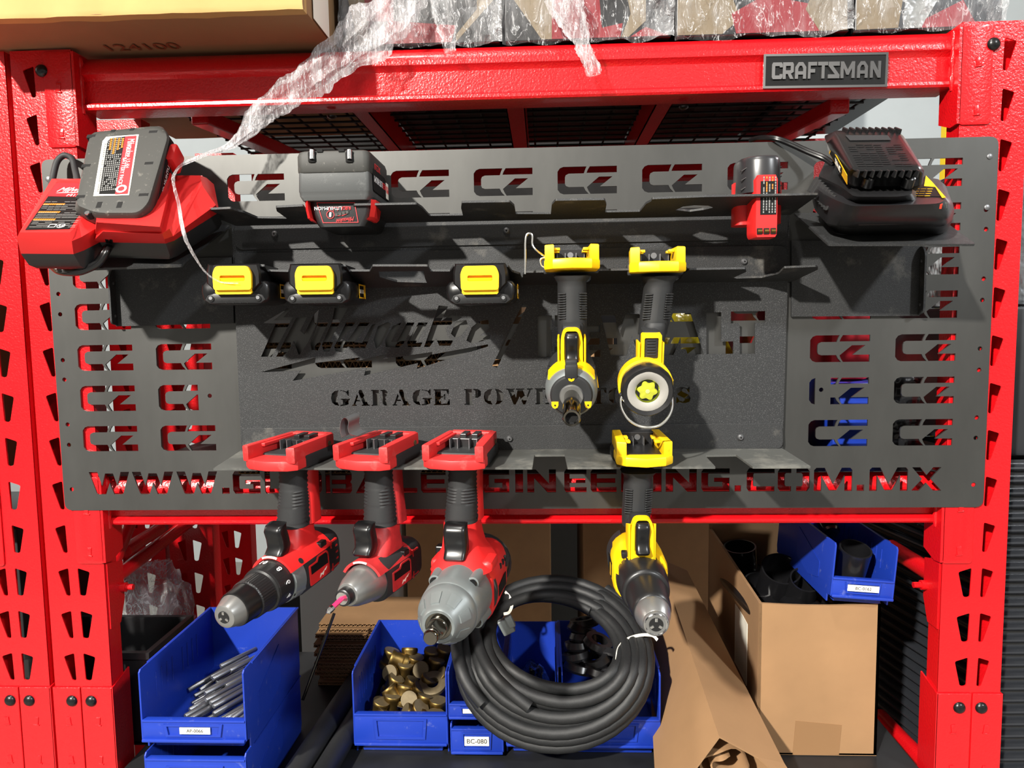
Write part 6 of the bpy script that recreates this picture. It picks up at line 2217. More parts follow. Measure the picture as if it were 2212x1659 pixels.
# ================================================================== blue bins on the lower board
def bin_(x0, x1, y0, y1, z0, h, label, text_=None, lip=.36, group='blue plastic bins', roll=0, sticker=(0, .40), name='storage_bin'):
    """open fronted stacking bin; front faces the viewer"""
    root = empty(name, ((x0 + x1) / 2, (y0 + y1) / 2, z0), label, 'bin', group)
    c = V(((x0 + x1) / 2, y0, z0))
    ca, sa = math.cos(roll), math.sin(roll)
    ex, ez = V((ca, 0, sa)), V((-sa, 0, ca))
    w, d = x1 - x0, y1 - y0
    P = lambda x, y, z: c + ex * x + YA * y + ez * z
    t = .0028
    hw = w / 2
    ins = .012                     # foot inset
    zl = h * lip
    bm = BM()
    # sides
    for s in (-1, 1):
        prof = [(.016, 0), (d - .006, 0), (d, h * .12), (d, h), (.004, h), (0, h - .004), (0, h * .14), (.016, h * .12)]
        prism(bm, prof, P(s * hw - (t if s > 0 else 0), 0, 0), YA, ez, ex, t, .0006)
    # back, floor
    box(bm, P(0, d - t / 2, h / 2), ex, YA, ez, w - t, t, h)
    box(bm, P(0, d / 2 + .006, h * .12), ex, YA, ez, w - t, d - .02, t)
    # recessed foot
    box(bm, P(0, d / 2, h * .06), ex, YA, ez, w - 2 * ins, d - .034, h * .12, .002)
    # front wall and rolled lip
    box(bm, P(0, .002, (zl + h * .14) / 2), ex, YA, ez, w, .0035, zl - h * .14, .001)
    box(bm, P(0, .004, zl - .001), ex, YA, ez, w - t, .012, .0035, .001)
    box(bm, P(0, -.0015, h * .15), ex, YA, ez, w * .98, .006, .005, .0015)
    # inner side ribs
    for s in (-1, 1):
        for k in range(10):
            if k % 5 == 4: continue
            box(bm, P(s * (hw - t - .0004), d * (.18 + .07 * k), h * .66), ex, YA, ez, .0014, .0025, h * .32, .0004, 0, 1)
        prism(bm, [(d * .12, h * .98), (d, h * .98), (d, h), (d * .12, h)], P(s * (hw - .001), 0, 0), YA, ez, ex * s, .003)
    body = obj('bin_body', bm, 'blue', root, 30)
    bm = BM()
    fh = (zl - h * .2)
    zc = (zl + h * .16) / 2
    sheet(bm, [(-w * .26, -fh * .40), (w * .26, -fh * .40), (w * .28, fh * .40), (-w * .28, fh * .40)], [[(-w * .235, -fh * .30), (w * .235, -fh * .30), (w * .25, fh * .42 - .004), (-w * .25, fh * .42 - .004)]], P(0, -.0025, zc), ex, ez, YA, .0028)
    obj('label_holder', bm, 'blue', body, 30)
    for s in (-1, 1):
        bm = BM()
        prism(bm, rounded([(d * .20, h * .25), (d * .36, h * .16), (d * .60, h * .30), (d * .60, h * .82), (d * .20, h * .52)], .004), P(s * hw + (.0002 if s > 0 else -.0002), 0, 0), YA, ez, ex * s, .0008)
        obj('side_panel', bm, 'blue', body)
    if text_:
        bm = BM(); sw, sh = sticker[1] * w, fh * .42
        box(bm, P(sticker[0] * w, -.0024, zc), ex, YA, ez, sw, .0009, sh)
        st = obj('label_sticker', bm, 'paper', body, label='white paper sticker')
        bm = BM(); text(bm, text_, P(sticker[0] * w, -.0030, zc - sh * .23), ex, ez, sh * .50, .0002, align='CENTER', stretch=.98)
        obj('label_text', bm, 'ink', st)
    return root, P, w, d, h


# left stack of two
yA = -.12
xa0, xa1 = at(304, 1560, yA).x, at(531, 1560, yA).x
zA0, zA1 = at(420, 1625, yA).z, at(420, 1449, yA).z
hA = zA1 - zA0
_, PA, wA, dA, _ = bin_(xa0, xa1, yA, .13, zA0, hA, 'blue bin holding silver rods, label AP-0066', 'AP-0066', .39, sticker=(0.02, .29))
bin_(xa0 + .004, xa1 - .001, yA - .004, .13, ZD + .0005, zA0 - ZD - .001, 'blue bin under the bin of silver rods, mostly below the picture', None, .92)
# brass bin
yBn = .05
xb0, xb1 = at(763, 1560, yBn).x, at(967, 1560, yBn).x
zt_b = at(763, 1452, yBn).z
hB_ = zt_b - ZD
_, PB, wB, dB, _ = bin_(xb0, xb1, yBn, .275, ZD + .0005, hB_, 'dusty blue bin full of brass plugs', None, .50)
# narrow bins
xn0, xn1 = at(972, 1560, yBn).x, at(1087, 1560, yBn).x
hN = at(1000, 1567, yBn).z - ZD
bin_(xn0, xn1, yBn, .26, ZD + .0005, hN * 1.02, 'narrow blue bin labelled BC-080, bottom of its stack', 'BC-080', .86, sticker=(.0, .46))
bin_(xn0 - .002, xn1, yBn - .004, .26, ZD + hN * 1.05, hB_ * .62, 'narrow blue bin with half hidden label stacked on the bin labelled BC-080', 'BC-', .40, sticker=(.0, .46))
xm0, xm1 = at(1092, 1560, yBn).x, at(1207, 1560, yBn).x
_, PN, wN, dN, _ = bin_(xm0, xm1, yBn + .002, .27, ZD + .0005, hB_, 'narrow blue bin with a black sack behind the hose coil', None, .50)
xw0, xw1 = at(1213, 1560, yBn).x, at(1427, 1560, yBn).x
_, PW_, wW, dW, _ = bin_(xw0, xw1, yBn, .275, ZD + .0005, hB_, 'blue bin of black parts behind the right side of the hose coil', None, .46)
# bin lying on the cardboard box
yU = .045
xu0, xu1 = at(1793, 1240, yU).x, at(1930, 1240, yU).x
zu0, zu1 = at(1850, 1310, yU).z, at(1850, 1178, yU).z
_, PU, wU, dU, hU = bin_(xu0, xu1, yU, .33, zu0, zu1 - zu0, 'blue bin with carbon tubes lying on the open cardboard box, label BC-0162', 'BC-0162', .44, roll=-.075, sticker=(0, .50))

# silver rods
rod = None
for i in range(30):
    px = 440 + random.random() * 100
    py = 1462 + random.random() * 92
    k = (py - 1462) / 92
    y = max(.055 - .15 * k + random.uniform(-.01, .01), -.076)
    p = at(px, py, y)
    an = random.uniform(.25, .75)
    d = V((math.cos(an), math.sin(an) * .85, random.uniform(.02, .22))).normalized()
    d = V((.62 + random.uniform(-.25, .2), .75, random.uniform(.05, .28))).normalized()
    ln = .072
    h = d * ln / 2
    c = V((min(max(p.x, xa0 + .008 + abs(h.x)), xa1 - .007 - abs(h.x)), p.y, p.z))
    if rod is None:
        bm = BM(); lathe(bm, V((0, 0, -ln / 2)), V((0, 0, ln / 2)), [(0, .0018), (0, .0036), (.001, .0042), (ln - .001, .0042), (ln, .0036)], 12)
        rod = obj('steel_rod', bm, 'steelrod', None, 40)
        tag(rod, 'short silver steel rod in the pile in the bin labelled AP-0066', 'rod', 'silver rods in the blue bin')
        o = rod
    else:
        o = rod.copy(); COL.objects.link(o)
    o.location = c - d * ln / 2
    o.rotation_euler = d.to_track_quat('Z', 'Y').to_euler()
# rods filling below so the pile rests on the bin floor
for i in range(22):
    o = rod.copy(); COL.objects.link(o)
    y = -.09 + .012 * (i % 11) + .002
    d = V((.55, .8, .05 + .1 * random.random())).normalized()
    o.location = V((xa0 + wA * (.30 + .35 * random.random()), y, zA0 + hA * (.17 + .14 * (i // 11) + .06 * random.random() + .15 * (i % 11) / 11)))
    o.rotation_euler = d.to_track_quat('Z', 'Y').to_euler()

# brass plugs
plug = None
BP = [(320, 905, 70, 20), (430, 893, 60, 90), (575, 903, 78, 0), (655, 890, 70, 0), (310, 950, 20, 180), (472, 945, 75, 0), (605, 962, 72, 30), (405, 993, 82, 0), (500, 1030, 30, 260), (300, 1052, 25, 250), (622, 1058, 40, 200), (290, 1145, 50, 160), (405, 1130, 65, 60), (505, 1140, 50, 0), (322, 1190, 80, 10), (425, 1222, 25, 265), (535, 1190, 70, 40), (612, 1222, 85, 0), (282, 1300, 50, 40), (397, 1298, 30, 200), (505, 1268, 45, 330), (600, 1305, 80, 0), (350, 1080, 60, 10), (560, 1080, 60, 10), (250, 1230, 70, 0), (460, 1095, 60, 20)]
for zx, zy, el, az in BP:
    px, py = 740 + zx / 2.962, 1099 + zy / 2.962
    k = (py - 1395) / 150
    y = .225 - .15 * k
    p = at(px, py, y)
    e, a = math.radians(el), math.radians(az)
    d = V((math.cos(e) * math.cos(a), math.cos(e) * math.sin(a), math.sin(e)))
    if plug is None:
        bm = BM()
        lathe(bm, V((0, 0, 0)), V((0, 0, -.036)), [(0, .0155), (.001, .0162), (.006, .0162), (.008, .0148), (.024, .0146), (.027, .0175), (.034, .0175), (.036, .0165)], 26, cap=False)
        plug = obj('brass_plug', bm, 'brass', None, 35)
        plug.location = V((0, 0, 0))
        for v in plug.data.vertices: v.co.z += -.036
        tag(plug, 'round brass plug in the pile in the dusty blue bin', 'brass plug', 'brass plugs in the blue bin')
        bm = BM(); cyl(bm, V((0, 0, -.001)), V((0, 0, .0003)), .0155, 26)
        o2 = obj('plug_face', bm, 'brassend', plug)
        bm = BM(); cyl(bm, V((0, 0, -.0365)), V((0, 0, -.035)), .0165, 26)
        o3 = obj('plug_face', bm, 'brassend', plug)
        for o_ in (o2, o3): o_.location = V((0, 0, 0))
        # parts built round the plug's own origin
        zmin = min(v.co.z for v in plug.data.vertices)
        o = plug
    else:
        o = copy_tree(plug)
    xx = min(max(p.x, xb0 + .02), xb1 - .02)
    o.location = V((xx, p.y, p.z))
    o.rotation_euler = d.to_track_quat('Z', 'Y').to_euler()
bm = BM()
p = at(740 + 578 / 2.962, 1099 + 1118 / 2.962, .145)
for r0, r1, t0, t1 in ((.010, .0195, -.003, .003),):
    nx_, ny_, nz_ = frame(V((-.05, -.45, .9)))
    secs = []
    for i in range(33):
        a = 2 * PI * i / 32
        u = nx_ * math.cos(a) + ny_ * math.sin(a)
        secs.append([p + u * .011 - nz_ * .004, p + u * .026 - nz_ * .004, p + u * .026 + nz_ * .003, p + u * .0245 + nz_ * .004, p + u * .0125 + nz_ * .004, p + u * .011 + nz_ * .003])
    loft(bm, secs, False)
tag(obj('washer_ring', bm, 'brassend', None, 35), 'flat metal ring lying on top of the brass plugs', 'ring')

# black sack and black parts in the bins behind the coil
bm = BM()
p = PN(0, .13, .05)
t = bmesh.new(); bmesh.ops.create_icosphere(t, subdivisions=4, radius=1)
for v in t.verts:
    n_ = v.co.normalized()
    k = 1 + .22 * noise.noise(n_ * 2.3) + .08 * noise.noise(n_ * 7)
    v.co = V((n_.x * .030 * k, n_.y * .070 * k, n_.z * .050 * k)) + p + V((0, 0, .0))
merge(bm, t)
tag(obj('black_sack', bm, mat('black_film', (20, 20, 22), .25, 0, (50, .5, .01)), None, True), 'crumpled black plastic sack in the narrow bin inside the coil', 'sack')
ringm = None
for i, (px, py, y, r) in enumerate([(1262, 1352, .22, .030), (1256, 1368, .2, .031), (1262, 1384, .185, .031), (1250, 1402, .17, .030), (1290, 1395, .16, .026), (1246, 1425, .14, .028), (1285, 1432, .13, .026), (1318, 1420, .15, .026), (1250, 1450, .11, .027), (1290, 1460, .10, .026), (1325, 1450, .12, .026)]):
    if ringm is None:
        bm = BM()
        secs = []
        for k in range(33):
            a = 2 * PI * k / 32
            u = V((math.cos(a), math.sin(a), 0))
            secs.append([u * .014 + ZA * .0, u * .029, u * .030 + ZA * .004, u * .026 + ZA * .014, u * .016 + ZA * .014])
        loft(bm, secs, False)
        ringm = obj('rubber_cap', bm, mat('satin_black_rubber', (30, 30, 32), .28), None, 35)
        tag(ringm, 'black ring shaped rubber part in the bin behind the hose coil', 'rubber part', 'black ring parts in the blue bin')
        o = ringm
    else:
        o = ringm.copy(); COL.objects.link(o)
    o.location = at(px, py, y)
    o.rotation_euler = (random.uniform(-.5, .2), random.uniform(-.35, .35), 0)

# ================================================================== coil of black hose
def dcoil(py):
    if py > 1450: return .045 - .055 * (py - 1450) / 180
    return .045 + .20 * (1450 - py) / 200


def coil_pt(cx, cy, rx, ry, rot, a, lift=0):
    u, v = rx * math.cos(a), ry * math.sin(a)
    px, py = cx + u * math.cos(rot) - v * math.sin(rot), cy + u * math.sin(rot) + v * math.cos(rot)
    return at(px, py, dcoil(py) - lift)


root = empty('hose_coil', at(1200, 1625, .0), 'coil of black rubber hose tied with white zip ties, leaning on the blue bins', 'hose')
loops = []
for i in range(11):
    t = i / 10
    loops.append((1195 + 8 * t + 5 * math.sin(i * 2.3), 1431 - 38 * t + 4 * math.sin(i * 1.7), 208 - 64 * t + 5 * math.sin(i * 3.1), 186 - 88 * t + 4 * math.cos(i * 2.1), .02 + .26 * t))
pts = []
for i, L_ in enumerate(loops):
    nx_ = loops[min(i + 1, len(loops) - 1)]
    for k in range(40):
        t = k / 40
        pr_ = [a + (b_ - a) * t for a, b_ in zip(L_, nx_)]
        a = -.32 * PI + 2 * PI * t
        pts.append(coil_pt(*pr_, a, .008 * (i % 3) + .0015 * i))
bm = BM(); tube(bm, pts, .0102, 12)
obj('hose', bm, 'foam', root, True)
bm = BM()
pts = spline([at(a, b_, dcoil(b_) - .030) for a, b_ in ((1000, 1330), (986, 1385), (994, 1440), (1012, 1482), (1042, 1521))], 6)
tube(bm, pts, .0104, 12)
obj('hose_end', bm, 'foam', root, True)
bm = BM()
pts = spline([at(a, b_, dcoil(b_) - .034) for a, b_ in ((1050, 1300), (1028, 1350), (1036, 1405), (1066, 1458), (1104, 1496), (1144, 1528))], 6)
tube(bm, pts, .0104, 12)
obj('hose_end', bm, 'foam', root, True)
for nm, path in (('zip_tie', [(1332, 1425), (1336, 1400), (1352, 1382), (1380, 1372), (1408, 1372), (1420, 1382)]), ('zip_tie', [(1091, 1278), (1100, 1288), (1106, 1305), (1100, 1322), (1088, 1326)]), ('zip_tie', [(1070, 1262), (1078, 1258), (1086, 1264), (1086, 1272)])):
    bm = BM()
    pp = spline([at(a, b_, dcoil(b_) - .034) for a, b_ in path], 5)
    rows = []
    for i, p in enumerate(pp):
        t = (pp[min(i + 1, len(pp) - 1)] - pp[max(i - 1, 0)]).normalized()
        s_ = t.cross(YA).normalized()
        rows.append([p + s_ * .0026, p + s_ * .0026 - YA * .0012, p - s_ * .0026 - YA * .0012, p - s_ * .0026])
    loft(bm, rows)
    obj(nm, bm, 'paper', root, None, 'white zip tie')
bm = BM(); box(bm, at(1094, 1352, .05), (XA + ZA * .5).normalized(), YA, (ZA - XA * .5).normalized(), .022, .012, .028, .002); box(bm, at(1102, 1342, .045), (XA + ZA * .5).normalized(), YA, (ZA - XA * .5).normalized(), .012, .01, .022, .002)
obj('hose_clip', bm, 'alu', root, None, 'pale grey clip')

# ================================================================== boxes, tubes and cardboard on the lower board
for i, (pxf, y0, y1, r, lb) in enumerate(((668, -.06, .30, .021, 'black foam tube beside the bin of silver rods'), (722, -.08, .27, .019, 'ribbed black tube beside the dusty bin of brass plugs'))):
    xf = at_z(pxf, 1640, ZD + r).x
    xb = at_z(pxf + 88, 1440, ZD + r).x
    bm = BM(); a, b_ = V((xf - .01, y0, ZD + r + .001)), V((xf + .015, y1, ZD + r + .001))
    lathe(bm, a, b_, [(0, r * .6), (0, r), ((b_ - a).length, r), ((b_ - a).length, r * .6)], 24)
    tag(obj('foam_tube', bm, 'rubber' if i == 0 else 'foam', None, 40), lb, 'tube')
# thin dark rod leaning behind the tubes
bm = BM(); cyl(bm, at(654, 1512, .16), at(722, 1325, .2), .003, 8)
bm2 = None
tag(obj('thin_rod', bm, 'darkchrome', None, True), 'thin dark rod leaning behind the black tubes', 'rod')

# open cardboard box with tubes
yC = .065
xc0, xc1 = at(1637, 1500, yC).x, at(1897, 1500, yC).x
zc1 = at(1700, 1303, yC).z
root = empty('cardboard_box', ((xc0 + xc1) / 2, .27, ZD), 'open tan cardboard box filled with black tubes', 'box')
yC1 = .455
bm = BM()
t_ = .005
def wall_strip(bm, x0, y0, x1, y1, z0, z1f, nx=14, bow=.0):
    d = V((x1 - x0, y1 - y0, 0)); nn = V((-d.y, d.x, 0)).normalized()
    rows = []
    for i in range(nx + 1):
        u = i / nx
        p = V((x0, y0, 0)) + d * u + nn * (bow * math.sin(PI * u))
        zt = z1f(u)
        rows.append([p + ZA * z0, p + ZA * zt, p + nn * t_ + ZA * zt, p + nn * t_ + ZA * z0])
    loft(bm, rows)
wall_strip(bm, xc0, yC, xc1, yC, ZD + .002, lambda u: zc1 - .004 * math.sin(PI * u))
wall_strip(bm, xc1, yC, xc1, yC1, ZD + .002, lambda u: zc1)
wall_strip(bm, xc1, yC1, xc0, yC1, ZD + .002, lambda u: zc1 + .03)
wall_strip(bm, xc0, yC1, xc0, yC, ZD + .002, lambda u: zc1 + .022 * (1 - u) - .018 * math.sin(PI * u) * (u > 0), bow=.012)
abox(bm, xc0, xc1, yC, yC1, ZD + .001, ZD + .005)
obj('box_body', bm, 'card', root, 30)
bm = BM(); q = lambda px, py: (at(px, py, yC).x, at(px, py, yC).z)
prism(bm, [q(1719, 1557), q(1818, 1566), q(1812, 1630), q(1712, 1630)], V((0, yC - .0006, 0)), XA, ZA, YA, .0008)
obj('tape_strip', bm, mat('brown_tape', (136, 103, 70), .5), root)
bm = BM()
rows = []
for i in range(9):
    y = yC + .10 + .0125 * i
    u = 1 - (y - yC) / (yC1 - yC)
    x = xc0 + .012 * math.sin(PI * u)
    rows.append([V((x - .001, y, zc1 - .20)), V((x - .001, y, zc1 - .08)), V((x + .0006, y, zc1 - .08)), V((x + .0006, y, zc1 - .20))])
loft(bm, rows)
obj('paper_label', bm, 'paper', root)
# black tubes in it
def open_tube(a, b_, r, m_, label, cat='tube', group=None, wall=.003):
    bm = BM()
    L_ = (b_ - a).length
    lathe(bm, a, b_, [(.02, r - wall), (0, r - wall), (0, r), (L_, r), (L_, r - wall), (.02, r - wall)], 30, cap=False)
    o = obj('carbon_tube', bm, m_, None, 40)
    return tag(o, label, cat, group)
for i, (px, py, y, r, dx, lb) in enumerate(((1583, 1213, .26, .032, .05, 'wide black tube leaning at the left corner of the tan box'), (1688, 1228, .22, .037, .01, 'black tube standing next to the blue bin in the tan box'), (1640, 1262, .16, .030, .0, 'black tube low in the middle of the tan box'), (1740, 1252, .18, .028, -.01, 'black tube touching the blue bin in the tan box'), (1598, 1180, .36, .034, .08, 'black tube at the back corner of the tan box'))):
    while at(px, py, y).x - r < xc0 + .020: y += .005
    a = at(px, py, y)
    d = V((.10 + dx * .5, .75, -.65)).normalized() if i in (0,) else V((dx, .55, -.85)).normalized()
    b_ = a + d * .17
    b_.x = min(max(b_.x, xc0 + r + .012), xc1 - r); b_.y = min(b_.y, yC1 - r)
    open_tube(a, b_, r, 'carbon', lb)
# filler so the box reads full: dark pile of tubes lying deeper
for i in range(5):
    x = xc0 + .025 + i * .038
    a, b_ = V((x, yC + .012, zc1 - .045 - .012 * (i % 2))), V((x, yC1 - .02, zc1 - .075))
    open_tube(a, b_, .018, 'carbon', 'black tube lying deep in the tan box', group='black tubes deep in the box')
# carbon tubes in the upper bin
open_tube(PU(.004, .05, hU * .80), PU(.004, .075, hU * .16), wU * .26, 'carbon', 'short carbon fibre tube standing in the bin labelled BC-0162')
bm = BM(); a, b_ = PU(-.012, .12, hU * .85), PU(-.018, .22, hU * 1.35)
lathe(bm, a, b_, [(0, .014), (.004, .017), (.03, .017), (.032, .012), (.05, .012), (.052, .006), (.07, .006)], 22)
tag(obj('metal_fitting', bm, 'darkchrome', None, 35), 'metal fitting sticking out of the bin labelled BC-0162', 'fitting')

# long open carton leaning towards the viewer
root = empty('long_carton', at(1560, 1650, .05), 'long brown carton with torn open end lying beside the tan box', 'box')
f4 = [at(1553, 1590, -.10), at(1694, 1648, -.07), at(1640, 1760, -.08), at(1420, 1770, -.112)]
b4 = [at(1424, 1206, .40), at(1484, 1232, .415), at(1478, 1350, .41), at(1396, 1330, .39)]
bm = BM()
cf, cb = sum(f4, V((0, 0, 0))) / 4, sum(b4, V((0, 0, 0))) / 4
secs_o = [[f4[j].lerp(b4[j], i / 8) for j in range(4)] for i in range(9)]
inn = lambda p, c: c + (p - c) * .955
secs_i = [[inn(p, s_c) for p in s] for s, s_c in [(s, sum(s, V((0, 0, 0))) / 4) for s in secs_o]]
ring = secs_o[::-1] + secs_i
loft(bm, ring, False)
obj('carton_body', bm, 'card', root, 20)
bm = BM()
d_ = (b4[0] - f4[0]).normalized()
fl = [f4[0].lerp(f4[1], .0), f4[1], f4[1] - d_ * .05 + V((.02, 0, -.02)), f4[0].lerp(f4[1], .55) - d_ * .012]
up_ = V((-.2, -.2, .95)).normalized() * .0035
loft(bm, [[p - up_ for p in fl], [p for p in fl]])
obj('end_flap', bm, 'card', root)
bm = BM()
cen_ = f4[0].lerp(f4[2], .5)
rows = []
for i in range(40):
    u = i / 39
    r_ = .050 * (1 - .55 * u)
    an = 1.2 + u * 9.5
    e1, e2 = (f4[1] - f4[0]).normalized(), (f4[3] - f4[0]).normalized()
    p = f4[0].lerp(f4[1], .48) + e2 * .052 + e1 * math.cos(an) * r_ + e2 * math.sin(an) * r_ * .75 + d_ * (.02 + .006 * math.sin(an * 3))
    rows.append([p, p + d_ * .09, p + d_ * .09 + (cen_ - p).normalized() * .003, p + (cen_ - p).normalized() * .003])
loft(bm, rows)
obj('rolled_liner', bm, 'card', root, 40)

# stacks of corrugated sheets: each sheet counts
def corr_sheet(name, x0, x1, y0, y1, z, m_, label, group, th=.008):
    bm = BM()
    n = 90
    def wave(off, amp, lo, hi):
        pass
    abox(bm, x0, x1, y0, y1, z, z + .0012)
    abox(bm, x0, x1, y0, y1, z + th - .0012, z + th)
    rows = []
    k = int((x1 - x0) / .0016)
    for i in range(k + 1):
        x = x0 + (x1 - x0) * i / k
        zz = z + th / 2 + (th / 2 - .0014) * math.sin(x * 2 * PI / .0095)
        rows.append([V((x, y0, zz - .0006)), V((x, y0, zz + .0006)), V((x, y1, zz + .0006)), V((x, y1, zz - .0006))])
    loft(bm, rows)
    o = obj(name, bm, m_, None)
    return tag(o, label, 'cardboard', group)


xs0, xs1 = at(740, 1340, .30).x, at(1010, 1340, .30).x
sh0 = None
for k in range(13):
    z = ZD + .001 + k * .0105
    if sh0 is None:
        sh0 = corr_sheet('cardboard_sheet', xs0 - .05, xs1 + .05, .30, .45, z, 'carddark', 'flat corrugated sheet in the low stack behind the blue bins', 'corrugated sheets behind the bins')
        o = sh0
    else:
        o = sh0.copy(); COL.objects.link(o); o.location.z += k * .0105
    o.location.x += random.uniform(-.008, .008); o.location.y += random.uniform(-.006, .006)

# middle deck on the lower beams, seen through the cut letters
bm = BM(); abox(bm, PX0 + PW + .01, PX1 - .01, .0125, .46, ZL - .0, ZL + .0015, .0005)
tag(obj('shelf_board', bm, 'deckblack'), 'black shelf board on the lower beam behind the cut out panel', 'shelf deck')
sh1 = None
for k in range(20):
    if sh1 is None:
        sh1 = corr_sheet('cardboard_sheet', -.46, -.085, .014, .30, ZL + .002, 'card', 'flat corrugated sheet in the stack seen through the cut out script lettering', 'corrugated sheets behind the panel', .012)
        o = sh1
    else:
        o = sh1.copy(); COL.objects.link(o); o.location.z += k * .0125
    o.location.x += random.uniform(-.004, .004)


def plain_box(name, x0, x1, y0, y1, z0, z1, m_, label, cat='box', bev=.004, part='box_body'):
    r = empty(name, ((x0 + x1) / 2, (y0 + y1) / 2, z0), label, cat)
    bm = BM(); abox(bm, x0, x1, y0, y1, z0, z1, bev)
    obj(part, bm, m_, r, 30)
    return r


plain_box('cardboard_box', -.05, .02, .04, .38, ZL + .002, .36, 'card', 'narrow brown box behind the slash between the maker names')
plain_box('cardboard_box', .055, .17, .04, .30, ZL + .002, .28, 'card', 'brown box behind the yellow lettering gap, left of the yellow sack')
bm = BM()
t = bmesh.new(); bmesh.ops.create_icosphere(t, subdivisions=4, radius=1)
for v in t.verts:
    n_ = v.co.normalized(); k = 1 + .2 * noise.noise(n_ * 2.6 + V((3, 1, 0))) + .07 * noise.noise(n_ * 8)
    v.co = V((.315 + n_.x * .078 * k, .15 + n_.y * .09 * k, ZL + .135 + n_.z * .13 * k))
    v.co.z = max(v.co.z, ZL + .0025)
merge(bm, t)
tag(obj('yellow_sack', bm, mat('yellow_film', (214, 196, 40), .22, 0, (40, .5, .01)), None, True), 'shiny yellow plastic sack seen through the large block lettering', 'sack')
plain_box('red_case', .40, .485, .04, .30, ZL + .002, .32, 'boxred', 'red case seen through the right end of the block lettering', 'case', .01, 'case_body')
plain_box('grey_box', .611, .676, .20, .42, ZL + .002, .34, 'paper', 'pale grey box behind the right hand columns of cut letters')
plain_box('red_case', .54, .608, .09, .24, .1960, .34, mat('bright_red_plastic', (226, 40, 56), .4), 'bright red case standing on the blue bin behind the cut letters', 'case', .01, 'case_body')
plain_box('storage_bin', .535, .622, .06, .25, ZL + .002, .1955, 'blue', 'blue bin behind the lowest cut letters at the right', 'bin', .004, 'bin_body')
bm = BM(); abox(bm, .627, .68, .05, .18, ZL + .002, .21, .006)
tag(obj('wrapped_box', bm, mat('black_shiny_film', (26, 27, 29), .22, 0, (26, .8, .02)), None, 30), 'black film wrapped box behind the rightmost cut letters', 'box')

# ------------------------------------------------------------------ left lower corner
root = empty('parts_crate', at(250, 1500, .2), 'black plastic crate with zinc plated parts behind the left post', 'crate')
yk0, yk1 = .075, .235
xk1 = at(318, 1405, yk0).x
zk1 = at(300, 1410, yk0).z
bm = BM()
xk0 = xk1 - .26
sheet(bm, [(xk0, yk0), (xk1, yk0), (xk1, yk1), (xk0, yk1)], [[(xk0 + .005, yk0 + .005), (xk1 - .005, yk0 + .005), (xk1 - .005, yk1 - .005), (xk0 + .005, yk1 - .005)]], V((0, 0, zk1)), XA, YA, -ZA, zk1 - ZD - .004)
abox(bm, xk0, xk1, yk0, yk1, ZD + .001, ZD + .008)
sheet(bm, [(xk0 - .006, yk0 - .006), (xk1 + .006, yk0 - .006), (xk1 + .006, yk1 + .006), (xk0 - .006, yk1 + .006)], [[(xk0 + .004, yk0 + .004), (xk1 - .004, yk0 + .004), (xk1 - .004, yk1 - .004), (xk0 + .004, yk1 - .004)]], V((0, 0, zk1 + .002)), XA, YA, -ZA, .012)
obj('crate_body', bm, 'black', root, 30)
for i, (px, py, y, an) in enumerate(((212, 1432, .15, .3), (258, 1435, .16, .5), (190, 1450, .13, .2), (236, 1452, .13, .7), (276, 1442, .17, .1))):
    a = at(px, py, y); d = V((.75, .5, -.35 + .2 * (i % 2))).normalized()
    a = V((min(max(a.x, xk0 + .05), xk1 - .06), min(max(a.y, yk0 + .04), yk1 - .06), min(a.z, zk1 + .012)))
    bm = BM(); lathe(bm, a - d * .04, a + d * .035, [(0, .012), (0, .019), (.002, .02), (.04, .02), (.042, .014), (.07, .014), (.075, .008)], 20)
    tag(obj('zinc_fitting', bm, 'chrome', None, 35), 'zinc plated fitting lying in the black crate', 'fitting', 'zinc fittings in the crate')
# plastic bag behind the crate
bm = BM()
t = bmesh.new(); bmesh.ops.create_icosphere(t, subdivisions=5, radius=1)
cb = at(330, 1335, .315)
for v in t.verts:
    n_ = v.co.normalized(); k = 1 + .25 * noise.noise(n_ * 2.2 + V((9, 0, 2))) + .12 * noise.noise(n_ * 6 + V((0, 4, 0))) + .05 * noise.noise(n_ * 15)
    v.co = cb + V((n_.x * .085 * k, n_.y * .038 * k, n_.z * .12 * k - (n_.z > .3) * 0))
merge(bm, t)
tag(obj('plastic_bag', bm, film_mat('bag_film', .10, .5, .3, 30, (1, 1, .5), .008, (.8, .8, .8)), None, True), 'clear crumpled plastic bag behind the black crate', 'bag')
plain_box('dark_box', cb.x - .14, cb.x + .12, cb.y - .045, cb.y + .045, ZD + .001, cb.z - .13, 'black', 'dark crate under the clear plastic bag', 'crate', .004, 'crate_body')

